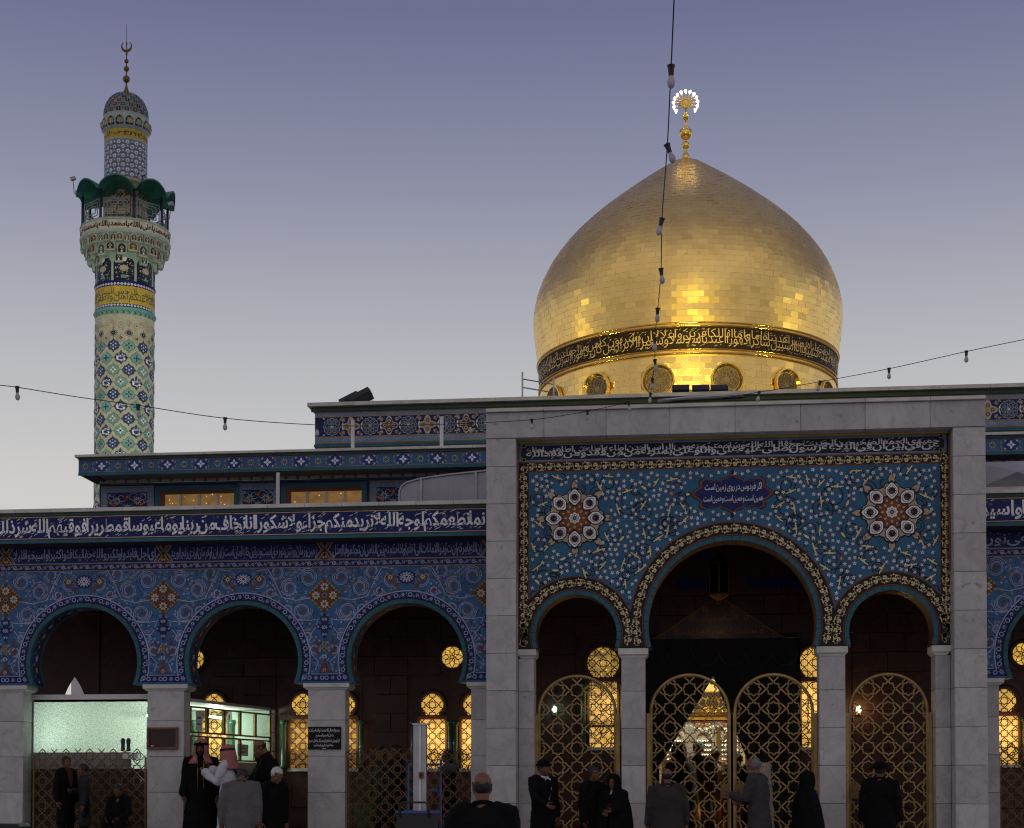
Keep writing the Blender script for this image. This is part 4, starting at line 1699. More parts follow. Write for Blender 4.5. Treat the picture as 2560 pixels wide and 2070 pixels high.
def wall_panel(x0, x1, z0, z1):
    p = Pad(pad(YW))
    p.rect(x0, x1, z0, z1, 'greyblue', 1)
    for a, b in (((x0 + .02, z0), (x0 + .02, z1 - .02)), ((x0 + .02, z1 - .02), (x1 - .02, z1 - .02)), ((x1 - .02, z1 - .02), (x1 - .02, z0))):
        p.ribbon([a, b], .012, 'ochre', 2)
    n = int((x1 - x0) / .11)
    for i in range(n):
        p.flower(x0 + (i + .5) * (x1 - x0) / n, z1 - .085, .04, 6, 'lavender', 'navy', 2)
    for i in range(9):
        for xx in (x0 + .085, x1 - .085):
            p.flower(xx, z1 - .18 - .11 * i, .04, 6, 'lavender', 'navy', 2)
    p.rect(x0 + .14, x1 - .14, z0, z1 - .135, 'navy', 2)
    mid = (x0 + x1) / 2
    zt = z1 - .135
    hw_ = (x1 - x0) / 2 - .16
    p.flower(mid, zt - .09, .075, 8, 'orange', 'gold', 4)
    for sg in (-1, 1):
        p.flower(mid + sg * hw_ * .55, zt - .17, .095, 10, 'ivory', 'rust', 4)
        p.flower(mid + sg * hw_ * .55, zt - .17, .055, 8, 'greyblue', 'rust', 5)
        p.spiral(mid + sg * hw_ * .30, zt - .10, .10, .03, 1.1, .4, .012, 'lavender', 3, sg, 16)
        p.spiral(mid + sg * hw_ * .82, zt - .10, .08, .03, 1, 2., .012, 'lavender', 3, -sg, 14)
        p.shape(PALMETTE, mid + sg * hw_ * .86, zt - .22, .17, .5 if sg > 0 else pi - .5, 'ochre', 3, sg)
        p.shape(LEAF, mid + sg * hw_ * .25, zt - .24, .13, 1 * sg, 'azure', 3)
        p.shape(LEAF, mid + sg * hw_ * .70, zt - .05, .11, -.4 * sg, 'azure', 3)
        p.flower(mid + sg * hw_ * .25, zt - .33, .06, 6, 'lavender', 'ochre', 4)
        p.flower(mid + sg * hw_ * .8, zt - .36, .06, 6, 'azure', 'ivory', 4)
        p.flower(mid + sg * hw_ * .93, zt - .05, .035, 6, 'ivory', 'rust', 4)
    p.flower(mid, zt - .30, .09, 8, 'taupe', 'rust', 4)
    p.build('floral_panel', hall)


for k in range(2):
    wx0 = -10.265 + 2.585 * k
    if k == 2:
        continue
    wx1 = wx0 + 1.525
    wall_panel(wx0 - 1.02 if k else -11.50, wx0 - .13, 5.9, 7.535)
    f = G()
    zt = 7.425
    for x0, x1, z0, z1 in ((wx0 - .10, wx0, 5.9, zt + .09), (wx1, wx1 + .10, 5.9, zt + .09), (wx0 + .001, wx1 - .001, zt, zt + .089)):
        f.box(x0, x1, YW - .03, YW, z0, z1, 'teal')
    wo = f.build('window', hall)
    q = G()
    q.face([(wx0, YW - .002, 5.9), (wx1, YW - .002, 5.9), (wx1, YW - .002, zt), (wx0, YW - .002, zt)], 'pane_amber')
    q.build('pane', wo)
    q = G()
    q.box(wx0, wx0 + .10, YW - .02, YW - .004, 5.9, zt - .001, 'rust')
    q.box(wx0 + .101, wx1, YW - .02, YW - .004, zt - .085, zt - .001, 'brown')
    q.build('jamb', wo)
    for i in range(1, 4):
        q = G()
        xm = wx0 + .05 + (wx1 - wx0) * i / 4
        q.box(xm - .022, xm + .022, YW - .06, YW - .021, 5.9, zt - .09, 'steel')
        q.build('mullion', wo)
    q = G()
    for i in range(3):
        xm = wx0 + .28 + .44 * i + .1
        q.tube([(x, YW - .01, z) for x, z in arcpts(xm, 6.85, .23, 0, pi, 16)], .012, 5, 'bronze')
    q.build('arch_tracery', wo)
wall_panel(-6.0, -5.05, 5.9, 7.535)
# cornice
g = G()
g.box(CX0, 14, YC_ + .001, YW + .3, 7.66, 7.96, 'roof')
g.box(CX0 - .02, 14, YC_ - .02, YC_, 7.63, 7.69, 'teal')
g.box(CX0 - .02, 14, YC_ - .03, YC_, 7.935, 7.985, 'bottle')
g.face([(CX0, YC_, 7.655), (14, YC_, 7.655), (14, YW, 7.735), (CX0, YW, 7.735)], 'brown')
g.box(CX0, CX0 + .3, YC_ + .01, YW + .3, 7.64, 7.66, 'dark_joint')
g.build('cornice', hall)
for i in range(30):
    a = CX0 - .08 + .88 * i
    if a > 14:
        break
    piece('coping_stone', (.876, .9, .05), (a + .44, YC_ + .37, 8.012), 'coping_stone', hall)
p = Pad(pad(YC_))
p.rect(CX0 - .02, 14, 7.692, 7.934, 'azure', 1, 8)
p.rect(CX0, 14, 7.70, 7.707, 'ochre', 2, 4)
p.rect(CX0, 14, 7.919, 7.926, 'ochre', 2, 4)
x = CX0 + .12
k = 0
while x < 9:
    if k % 2 == 0:
        p.flower(x, 7.812, .075, 10, 'ivory', 'rust', 3)
        p.flower(x, 7.812, .052, 8, 'black', 'ochre', 4)
    else:
        p.shape([(-.5, 0), (-.25, .3), (0, .38), (.25, .3), (.5, 0), (.25, -.3), (0, -.38), (-.25, -.3)], x, 7.812, .30, 0, 'cobalt', 2)
        for q in range(4):
            p.shape(BUD, x + .045 * cos(q * pi / 2), 7.812 + .045 * sin(q * pi / 2), .072, q * pi / 2, 'white', 3)
            p.flower(x + .105 * (1 if q % 2 else -1), 7.812 + .075 * (1 if q > 1 else -1), .024, 5, 'white', 'ochre', 3)
    for s2 in (-1, 1):
        p.shape(LEAF, x + .16, 7.812 + s2 * .05, .085, s2 * 1.2, 'ochre', 3)
    x += .335
    k += 1
p.build('cornice_tiles', hall)

# ---- square block that carries the dome
YD = 36.0
block = thing('dome_base_block', 'square blue tiled block with floral frieze under the golden dome', 'building', (.34, YD, 0))
g = G()
g.box(-8.25, 8.9, YD + .002, 56, 6.5, 10.18, 'roof')
g.box(-8.33, 8.98, YD - .06, YD, 10.12, 10.22, 'bottle')
g.box(-8.27, 8.92, YD - .02, YD, 9.30, 9.37, 'teal')
g.box(-8.26, 8.91, YD - .012, YD, 7.8, 9.26, 'brown')
g.build('block_core', block)
n = 16
for i in range(n):
    a = -8.40 + 17.45 * i / n
    piece('coping_stone', (17.45 / n - .004, .9, .085), (a + 17.45 / n / 2, YD + .28, 10.265), 'coping_stone', block)
p = Pad(pad(YD))
p.rect(-8.25, 8.9, 9.40, 10.12, 'greyblue', 1, 8)
for z_ in (9.40, 9.535, 10.005, 10.11):
    p.rect(-8.25, 8.9, z_ - .008, z_ + .008, 'ochre', 2, 4)
p.rect(-8.25, 8.9, 9.55, 9.99, 'navy', 2, 8)
x = -8.15
k = 0
while x < 8.8:
    for zz in (9.468, 10.058):
        p.flower(x, zz, .04, 6, 'lavender', 'navy', 3)
        p.ribbon([(x + .05, zz + .03), (x + .11, zz - .03), (x + .17, zz + .03)], .012, 'lavender', 2)
    x += .215
x = -7.85
while x < 8.8:
    if k % 2 == 0:
        p.polar(x, 9.77, lambda t: .20 * (1 + .06 * cos(12 * t)), 48, 'lavender', 3)
        p.polar(x, 9.77, lambda t: .185 * (1 + .06 * cos(12 * t)), 48, 'bottle', 4)
        for q in range(6):
            p.flower(x + .115 * cos(q * pi / 3), 9.77 + .115 * sin(q * pi / 3), .066, 7, 'lavender', 'greyblue', 5)
            p.polar(x + .115 * cos(q * pi / 3), 9.77 + .115 * sin(q * pi / 3), lambda t: .03, 7, 'bottle', 7)
        p.flower(x, 9.77, .07, 8, 'lavender', 'white', 6)
    else:
        c1, c2 = (('ivory', 'ochre') if k % 4 == 1 else ('brown', 'ivory'))
        p.polar(x, 9.77, lambda t: .17 * (1 + .28 * cos(4 * t)), 40, 'ivory', 3)
        p.polar(x, 9.77, lambda t: .145 * (1 + .28 * cos(4 * t)), 40, c1 if c1 == 'brown' else 'taupe', 4)
        for q in range(4):
            p.ring(x + .10 * cos(q * pi / 2), 9.77 + .10 * sin(q * pi / 2), .026, .043, 8, c2 if c2 == 'ivory' else 'rust', 5)
            p.flower(x + .18 * (1 if q % 2 else -1), 9.77 + .15 * (1 if q > 1 else -1), .055, 8, 'ivory', 'ochre', 4)
        p.flower(x, 9.77, .05, 8, 'ivory', 'rust', 6)
    for q in (-1, 1):
        p.shape(LEAF, x + .22, 9.77 + q * .17, .13, q * .5, ('gold', 'ochre')[k % 2], 4)
        p.shape(LEAF, x + .25, 9.77 + q * .05, .10, q * 1.2, 'white', 4)
        p.shape(LEAF, x - .19, 9.77 + q * .19, .08, -q * .7, 'white', 4)
    x += .445
    k += 1
p.build('floral_frieze', block)

# ================================================================ golden dome
DX, DY = .34, 47.0
dome = thing('golden_dome', 'large pointed dome of gilded plates with a black inscription band', 'dome', (DX, DY, 10.2))
PROF = [(4.30, 10.3), (4.30, 13.05), (4.336, 13.7), (4.396, 14.1), (4.442, 14.5), (4.486, 14.9), (4.488, 15.3), (4.423, 15.7), (4.295, 16.1), (4.07, 16.6), (3.725, 17.1), (3.30, 17.6), (2.76, 18.1),
        (2.15, 18.6), (1.48, 19.1), (.91, 19.5), (.46, 19.8), (.10, 19.97)]


def prof_at(z):
    for (r0, z0), (r1_, z1) in zip(PROF, PROF[1:]):
        if z0 <= z <= z1:
            k = (z - z0) / (z1 - z0)
            return r0 + (r1_ - r0) * k
    return PROF[-1][0]


# even arc-length samples of a smoothed profile above the band
fine = []
for i in range(241):
    z = 13.0 + (19.95 - 13.0) * i / 240
    fine.append((sum(prof_at(min(19.95, max(10.4, z + d))) for d in (-.2, -.1, 0, .1, .2)) / 5 if z < 19.6 else prof_at(z), z))
fw, FL = walk(fine)
g = G()
g.lathe([(r_ - .007, z_ - 10.2) for r_, z_ in [(4.30, 10.3), (4.30, 12.99)] + fine[::3]], 96, (DX, DY, 10.2), 'gold_seam')
g.build('dome_shell', dome, smooth=True)


def plate_quad(g, ra, za, rb_, zb, am, da, m, tilt=.5):
    """flat plate between two rings, centred at angle am, with its own slight tilt and a thin edge"""
    t1, t2 = random.gauss(0, tilt) * .0055, random.gauss(0, tilt) * .0055
    pts = []
    for (r_, z_, sg, e) in ((ra, za, -1, t1 + t2), (ra, za, 1, t1 - t2), (rb_, zb, 1, -t1 - t2), (rb_, zb, -1, -t1 + t2)):
        a = am + sg * da
        pts.append(((r_ + e) * sin(a), -(r_ + e) * cos(a), z_))
    inn = [(x * .997, y * .997, z) for x, y, z in pts]
    g.mesh_(pts + inn, [(0, 1, 2, 3), (0, 4, 5, 1), (1, 5, 6, 2), (2, 6, 7, 3), (3, 7, 4, 0)], m)


rowh = .163
s0 = walk(fine)[1]
zstart = 13.86
sA = 0
for i in range(400):
    if fw(FL * i / 400, 0)[1] >= zstart:
        sA = FL * i / 400
        break
nrow = int((FL - sA - .12) / rowh)
rest = G()
indiv = 0
for k in range(nrow):
    ra, za = fw(sA + rowh * k + .0022, 0)
    rb_, zb = fw(sA + rowh * (k + 1) - .0022, 0)
    n = max(10, round(2 * pi * ra / .285))
    st = 2 * pi / n
    da = st / 2 - .0022 / max(ra, .3)
    var = []
    if k < 9:
        for q in range(4):
            gg = G()
            plate_quad(gg, ra, za - 10.2, rb_, zb - 10.2, 0, da, 'gold_plate')
            var.append(gg.mesh('gold_plate'))
    for i in range(n):
        a = st * (i + .5 * (k % 2)) + random.uniform(-.0015, .0015)
        an = (a + pi) % (2 * pi) - pi
        if k < 9 and abs(an) < 1.06 and indiv < 300:
            o = bpy.data.objects.new('gold_plate', random.choice(var))
            o.rotation_euler = (0, 0, an)
            link(o, dome, (DX, DY, 10.2))
            indiv += 1
        else:
            plate_quad(rest, ra, za - 10.2, rb_, zb - 10.2, a, da, 'gold_sheet')
# plates of the drum under the band, left out where the windows are
WZ, WR = 12.33, .40
wang = [radians(1.8 + 24.3 * (k + .5)) for k in range(-4, 4)]
for k in range(12):
    za, zb = 10.9 + .172 * k, 10.9 + .172 * (k + 1)
    n = 86
    for i in range(n):
        a = 2 * pi * (i + .5 * (k % 2)) / n
        an = (a + pi) % (2 * pi) - pi
        if any(hypot((an - w) * 4.3, (za + zb) / 2 - WZ) < WR + .03 for w in wang):
            continue
        plate_quad(rest, 4.30, za + .004 - 10.2, 4.30, zb - .004 - 10.2, an, pi / n - .0008, 'gold_sheet', .35)
rest.build('gold_plates', dome, loc=(DX, DY, 10.2), kind='stuff')


def cyl(R, cx, cy):
    return lambda u, v, o_: (cx + (R + o_) * sin(u / R), cy - (R + o_) * cos(u / R), v)


mat('gilt_letter', (.50, .38, .19), .5, .2, .1)
mat('band_brown', (.020, .012, .012), .5, spec=.15)
# black band with gilded letters between gilded mouldings
zb0, zb1 = 13.155, 13.735
g = G()
g.lathe([(4.325, zb0), (4.345, zb1)], 128, (DX, DY, 0), 'band_brown', cap=False)
g.build('inscription_band', dome)
for z_, r_, w_ in ((zb0 - .02, 4.335, .022), (zb1 + .02, 4.365, .022), (13.03, 4.33, .030), (13.83, 4.39, .018)):
    g = G()
    g.lathe([(r_ + w_ * cos(t), z_ + w_ * sin(t)) for t in [2 * pi * i / 8 for i in range(9)]], 128, (DX, DY, 0), 'gold_trim', cap=False)
    g.build('moulding', dome, smooth=True)
R_ = 4.337
p = Pad(lambda u, v, o_: (DX + (R_ + o_ + .004 + (v - zb0) * .034) * sin(u / R_), DY - (R_ + o_ + .004 + (v - zb0) * .034) * cos(u / R_), v))
p.text('انا خلقنا الانسان من نطفة امشاج نبتليه فجعلناه سميعا بصيرا انا هديناه السبيل اما شاكرا واما كفورا انا اعتدنا للكافرين سلاسلا واغلالا وسعيرا ان الابرار يشربون من كأس كان مزاجها كافورا عينا يشرب بها عباد الله يفجرونها تفجيرا يوفون بالنذر',
       -6.6, 6.6, zb0 + .035, zb1 - .035, 'gilt_letter', 2, -.004, True, over=.6)
p.marks(-6.4, 6.4, zb0 + .05, zb1 - .05, 260, .032, 'gilt_letter', 2)
p.build('inscription_letters', dome)
for w in wang:
    c = Vector((DX + 4.30 * sin(w), DY - 4.30 * cos(w), WZ))
    n_ = Vector((sin(w), -cos(w), 0))
    t_ = Vector((cos(w), sin(w), 0))
    pt = lambda r_, a, o_: tuple(c + t_ * (r_ * cos(a)) + Vector((0, 0, 1)) * (r_ * sin(a)) + n_ * o_)
    f = G()
    N = 32
    for j in range(N):
        a, b = 2 * pi * j / N, 2 * pi * (j + 1) / N
        for (r0, o0, r1_, o1) in ((WR + .045, .0, WR + .045, .11), (WR + .045, .11, WR + .01, .11), (WR + .01, .11, WR - .05, .012), (WR - .05, .012, WR - .06, .012)):
            f.face([pt(r0, a, o0), pt(r0, b, o0), pt(r1_, b, o1), pt(r1_, a, o1)], 'gold_trim')
    wo = f.build('round_window', dome)
    q = G()
    q.face([pt(WR - .055, 2 * pi * j / N, .010) for j in range(N)], 'pane_dome')
    q.build('pane', wo)
    q = G()
    for j in range(10):
        a = 2 * pi * j / 10
        for a1_, r1_, a2_, r2_ in ((a, .34, a + pi / 5, .20), (a, .20, a + pi / 5, .34), (a, .20, a + pi / 10, .09), (a, .09, a + pi / 10, .20)):
            A, B = Vector(pt(r1_, a1_, .022)), Vector(pt(r2_, a2_, .022))
            d = B - A
            q.obox((A + B) / 2, d / 2, n_ * .006, d.cross(n_).normalized() * .008, 'bronze')
    q.build('tracery', wo)

# finial with its ring of lamps
fz = lambda y: at(1713, y, DY)[1]
g = G()
pr = [(.13, fz(396) - .05), (.125, fz(392)), (.08, fz(386)), (.04, fz(380)), (.035, fz(375))]
for yc, rr in ((363.6, .118), (334, .19), (292.8, .098)):
    zc_ = fz(yc)
    pr += [(max(.03, rr * sin(t)), zc_ - rr * cos(t)) for t in [pi * i / 14 for i in range(1, 14)]]
    pr += [(.035, zc_ + rr + .02), (.045 if yc < 340 else .03, zc_ + rr + .06)]
pr += [(.035, fz(280)), (.025, fz(274))]
g.lathe(pr, 20, (DX, DY, 0), 'gold_trim')
g.build('finial_stem', dome, smooth=True)
cz_ = fz(258.4)
g = G()
v = []
for j, (r_, d_) in enumerate(((.0, .05), (.09, .045), (.105, .03), (.115, .05), (.15, .05), (.155, .0), (.15, -.05), (0, -.05))):
    v.append([(DX + r_ * cos(2 * pi * i / 24), DY - d_, cz_ + r_ * sin(2 * pi * i / 24)) for i in range(24)])
for a, b in zip(v, v[1:]):
    for i in range(24):
        g.face([a[i], a[(i + 1) % 24], b[(i + 1) % 24], b[i]], 'gold_trim')
for k in range(13):
    a = radians(-38 + 256 * k / 12)
    g.tube([(DX + .14 * cos(a), DY, cz_ + .14 * sin(a)), (DX + .30 * cos(a), DY, cz_ + .30 * sin(a))], [.022, .006], 6, 'gold_trim')
g.build('finial_disc', dome)
for k in range(13):
    a = radians(-38 + 256 * k / 12)
    g = G()
    g.lathe([(.001, -.075), (.025, -.030), (.040, .01), (.034, .038), (.017, .048), (.001, .055)], 12, (0, 0, 0), 'lamp_white')
    o = g.build('heart_lamp', dome, smooth=True, loc=(DX + .355 * cos(a), DY, cz_ + .355 * sin(a)))
    o.rotation_euler = (0, random.uniform(-.3, .3), 0)

# ================================================================ minaret
MX, MY, MR = -25.6, 72.0, 1.36
mz = lambda y, r_=1.36: at(312, y, MY - r_)[1]
minaret = thing('tiled_minaret', 'tall round minaret in green and blue tiles with balcony and crescent', 'minaret', (MX, MY, 0))


class Heights:
    def __getitem__(s, k):
        return mz(k)


zs = Heights()
g = G()
g.lathe([(MR, 0), (MR, zs[783])], 48, (MX, MY, 0), 'palegreen', cap=False)
g.lathe([(MR, zs[701]), (MR, zs[640] + 1.2)], 48, (MX, MY, 0), 'ink', cap=False)
g.build('shaft', minaret, smooth=True)
g = G()
g.lathe([(MR, zs[783]), (MR + .01, zs[775]), (MR + .05, zs[774]), (MR + .09, zs[770]), (MR + .05, zs[766]), (MR + .01, zs[765])], 48, (MX, MY, 0), 'turquoise', cap=False)
g.build('torus_moulding', minaret, smooth=True)
g = G()
g.lathe([(MR + .01, zs[765]), (MR + .01, zs[757]), (MR + .012, zs[757])], 48, (MX, MY, 0), 'navy', cap=False)
g.lathe([(MR + .012, zs[757]), (MR + .012, zs[713])], 48, (MX, MY, 0), 'gold', cap=False)
g.lathe([(MR + .012, zs[713]), (MR + .012, zs[703]), (MR + .05, zs[702]), (MR + .05, zs[700]), (MR, zs[701])], 48, (MX, MY, 0), 'navy', cap=False)
g.build('lettered_band', minaret, smooth=True)
p = Pad(cyl(MR + .012, MX, MY), .006)
half = pi * .62 * MR
p.text('انما يريد الله ليذهب عنكم الرجس اهل البيت ويطهركم تطهيرا السلام عليك', -half, half, zs[757] + .06, zs[713] - .06, 'bottle', 1, .0, True)
for z_ in ((zs[765] + zs[757]) / 2, (zs[713] + zs[703]) / 2):
    for k in range(-17, 18):
        u = k * .155
        p.shape([(-.5, 0), (0, .5), (.5, 0), (0, -.5)], u, z_, .135, 0, 'white', 1)
        p.shape([(-.5, 0), (0, .5), (.5, 0), (0, -.5)], u, z_, .05, 0, 'rust', 2)
for k in range(-19, 20):
    u = k * .135
    z_ = (zs[783] + zs[775]) / 2
    p.shape([(-.5, .5), (0, 0), (-.5, -.5), (-.1, -.5), (.4, 0), (-.1, .5)], u, z_, .12, 0, ('gold', 'navy')[k % 2], 1)
p.build('band_letters', minaret, kind='stuff')
# shaft lattice of lobed medallions
OGEE = [(0, .5), (.07, .38), (.17, .30), (.30, .27), (.36, .17), (.38, .10), (.5, 0)]
QO = OGEE + [(x, -z) for x, z in reversed(OGEE[:-1])]
QO = QO + [(-x, z) for x, z in reversed(QO[1:-1])]
p = Pad(cyl(MR, MX, MY), .006)
DU, DZ = 2 * pi * MR / 12, .565
ztop = mz(862)
row = 0
names = ['يا محمد', 'يا مجيد', 'يا قدوس', 'يا رحمن', 'يا فاطر', 'يا جليل']
while ztop - row * DZ > mz(1330):
    z_ = ztop - row * DZ
    for k in range(-4, 5):
        u = (k + (row % 2) * .5) * DU - .06
        if abs(u) > pi * .6 * MR:
            continue
        i = (k * 2 + row % 2)
        c = ((k + row // 2) % 2)
        kind = 0 if row % 2 == 0 and c == 0 else (2 if row % 2 == 1 and c == 0 else 1)
        p.shape(QO, u, z_, .70, 0, 'rust', 1)
        p.shape(QO, u, z_, .655, 0, 'turquoise' if kind == 1 else 'midblue', 2)
        if kind == 1:
            p.shape(QO, u, z_, .52, 0, 'mint', 3)
            p.shape(QO, u, z_, .47, 0, 'turquoise', 4)
            for q in range(4):
                p.shape(BUD, u + .10 * cos(q * pi / 2), z_ + .10 * sin(q * pi / 2), .13, q * pi / 2, ('teal', 'white')[(row // 2) % 2], 5)
                p.polar(u + .10 * cos(q * pi / 2 + .78), z_ + .10 * sin(q * pi / 2 + .78), lambda t: .024, 7, 'ivory', 5)
            p.polar(u, z_, lambda t: .045, 8, ('ochre', 'navy')[row % 2], 6)
        elif kind == 0:
            for q in range(6):
                p.flower(u + .13 * cos(q * pi / 3 + .5), z_ + .15 * sin(q * pi / 3 + .5), .05, 6, ('white', 'lavender')[q % 2], None, 3)
            p.flower(u, z_, .06, 8, 'white', 'ochre', 4)
            for s2 in (-1, 1):
                p.flower(u + s2 * .25, z_, .035, 5, 'azure', None, 3)
                p.flower(u, z_ + s2 * .26, .035, 5, 'azure', None, 3)
        else:
            p.text(random.choice(names), u - .21, u + .21, z_ - .20, z_ + .22, 'white', 4, .012, True, over=.3)
            for q in range(7):
                p.polar(u + random.uniform(-.2, .2), z_ + random.uniform(-.2, .2), lambda t: .014, 5, 'azure', 3)
    row += 1
# pale collar of pendants above the medallions
for k in range(-5, 6):
    u = k * DU - .06
    if abs(u) > pi * .6 * MR:
        continue
    zc_ = ztop + DZ * 1.0
    p.shape(QO, u, zc_ + .02, .42, 0, 'rust', 1)
    p.shape(QO, u, zc_ + .02, .36, 0, 'taupe', 2)
    p.shape(QO, u, zc_ + .02, .26, 0, 'navy', 3)
    p.flower(u, zc_ + .02, .07, 4, 'azure', 'ivory', 4)
    u2 = u + DU / 2
    p.shape(QO, u2, ztop + DZ * .62, .50, 0, 'taupe', 1.5)
    p.flower(u2, ztop + DZ * .62, .17, 8, 'ivory', 'taupe', 2)
    p.flower(u2, ztop + DZ * .62, .10, 6, 'navy', 'gold', 4)
    for q in range(9):
        p.flower(u + random.uniform(-.34, .34), ztop + DZ * random.uniform(.55, 2.1), .045, 6, random.choice(('ivory', 'slate', 'taupe', 'rust')), None, 1.3)
    for uu, zz, s2 in ((u, zc_ + .48, .34), (u2, zc_ + .38, .42)):
        p.shape(QO, uu, zz, s2, 0, 'taupe', 2)
        p.flower(uu, zz, s2 * .33, 8, 'ivory', 'orange', 3)
        p.ring(uu, zz, s2 * .40, s2 * .46, 14, 'ivory', 3)
p.build('medallion_tiles', minaret)
# niches under the balcony
zn0, zn1 = zs[701], mz(624)
p = Pad(cyl(MR, MX, MY), .006)
NN = 8
for k in range(-3, 4):
    u = (k + .38) * 2 * pi * MR / NN
    w_ = 2 * pi * MR / NN
    hgt = zn1 - zn0
    p.rect(u + w_ / 2 - .055, u + w_ / 2 + .055, zn0, zn0 + hgt * .70, 'mint', 1)
    p.poly([(u + w_ / 2 - .055, zn0 + hgt * .60), (u + w_ / 2 + .055, zn0 + hgt * .60), (u + w_ / 2 + .24, zn0 + hgt * .86), (u + w_ / 2 - .24, zn0 + hgt * .86)], 'mint', 2)
    for q in range(70):
        uu, vv = u + random.uniform(-.40, .40), zn0 + random.uniform(.06, hgt * .9)
        p.flower(uu, vv, random.uniform(.028, .045), 6, random.choice(('lavender', 'white', 'turquoise', 'gold')), None, 1.2)
    p.polar(u, zn0 + hgt * .42, lambda t: 1 + .12 * cos(8 * t), 32, 'navy', 2, .24, .17)
    p.polar(u, zn0 + hgt * .42, lambda t: 1 + .12 * cos(8 * t), 32, 'taupe', 3, .21, .145)
    p.flower(u, zn0 + hgt * .42, .09, 8, 'ivory', 'rust', 4)
    p.polar(u, zn0 + hgt * .76, lambda t: 1 + .15 * cos(2 * t - pi), 24, 'white', 3, .15, .16)
    p.polar(u, zn0 + hgt * .14, lambda t: 1 + .3 * cos(3 * t + pi / 2), 18, 'turquoise', 3, .12, .07)
p.build('niche_tiles', minaret, kind='stuff')
tiers = [(zn0 + .98, zn0 + 1.36, 1.55, 16), (zn0 + 1.28, zn0 + 1.72, 1.78, 22), (zn0 + 1.66, mz(578, 2.), 1.98, 40)]
for t, (z0, z1, r_, n) in enumerate(tiers):
    g = G()
    g.lathe([(MR, z0 + .10), (r_ - .12, z0 + .16), (r_ - .10, z1)], 32, (MX, MY, 0), 'mint', cap=False)
    pp = Pad(lambda u, v, o_: (MX + (rr + o_) * sin(u), MY - (rr + o_) * cos(u), v), .006)
    for k in range(n):
        a = 2 * pi * (k + .38 + (.5 if t == 1 else 0)) / n
        if t == 0 and k % 2 == 1:
            continue
        da = pi / n * (.88 if t else .62)
        rr = r_ + (.05 if k % 2 else -.03)
        lowz = z0 - (.16 if (k % 2 == 0 and t < 2) else 0)
        v = []
        for z_, e in ((lowz, 0), (z1 - .02, 0)):
            v += [(MX + (rr + e) * sin(a - da), MY - (rr + e) * cos(a - da), z_), (MX + (rr + e) * sin(a + da), MY - (rr + e) * cos(a + da), z_),
                  (MX + (rr - .3) * sin(a + da), MY - (rr - .3) * cos(a + da), z_), (MX + (rr - .3) * sin(a - da), MY - (rr - .3) * cos(a - da), z_)]
        g.mesh_(v, [(3, 2, 1, 0), (4, 5, 6, 7), (0, 1, 5, 4), (1, 2, 6, 5), (2, 3, 7, 6), (3, 0, 4, 7)], 'mint')
        rr *= cos(da) + (1 - cos(da)) * .5
        rr += .012
        for sc_, m_, l_ in ((.90, 'taupe', 1), (.76, ('ink', 'brown', 'bottle')[k % 3], 2)):
            w_ = da * sc_
            h0, h1 = lowz + (z1 - lowz) * (.08 + (1 - sc_) * .3), z1 - (z1 - lowz) * (.16 + (.82 - sc_) * .4)
            pp.poly([(a - w_, h0), (a + w_, h0), (a + w_, h0 + (h1 - h0) * .68), (a + w_ * .6, h0 + (h1 - h0) * .88), (a, h1), (a - w_ * .6, h0 + (h1 - h0) * .88), (a - w_, h0 + (h1 - h0) * .68)], m_, l_)
        pp.polar(a, lowz + (z1 - lowz) * .48, lambda q: 1 + .3 * cos(4 * q), 16, ('taupe', 'slate', 'ivory')[k % 3], 3, da * .34, .085)
        pp.polar(a, lowz + (z1 - lowz) * .48, lambda q: 1., 8, ('rust', 'gold', 'navy')[k % 3], 4, da * .16, .04)
        pp.polar(a, lowz + (z1 - lowz) * .22, lambda q: 1., 8, ('white', 'gold')[k % 2], 3, da * .24, .035)
    g.v += []
    for pts_ in (pp.g,):
        i0 = len(g.v)
        g.v += pts_.v
        for f_, m_ in zip(pts_.f, pts_.m):
            g.f.append(tuple(i0 + j for j in f_))
            g.m.append(g.mi(pts_.names[m_]))
    g.build('muqarnas_tier', minaret)
RBAL = 2.09
zb_, zt_ = mz(578, 2.), mz(540, 2.)
g = G()
g.lathe([(1.2, zb_ - .02), (RBAL - .10, zb_ - .02), (RBAL - .02, zb_), (RBAL, zb_ + .06), (RBAL, zb_ + .13), (RBAL - .03, zb_ + .14)], 64, (MX, MY, 0), 'mint', cap=False)
g.lathe([(RBAL - .03, zb_ + .14), (RBAL - .03, zt_ - .12)], 64, (MX, MY, 0), 'ivory', cap=False)
g.lathe([(RBAL - .03, zt_ - .12), (RBAL, zt_ - .11), (RBAL, zt_ - .05), (RBAL - .05, zt_), (1.0, zt_ + .01)], 64, (MX, MY, 0), 'mint', cap=False)
g.build('balcony', minaret, smooth=True)
p = Pad(cyl(RBAL - .03, MX, MY), .006)
p.text('يا الله يا محمد يا علي يا الله يا محمد يا الله يا محمد يا علي يا الله يا محمد', -3.6, 3.6, zb_ + .19, zt_ - .17, 'sign_black', 1, .035, gap=.05)
p.build('kufic_band', minaret)
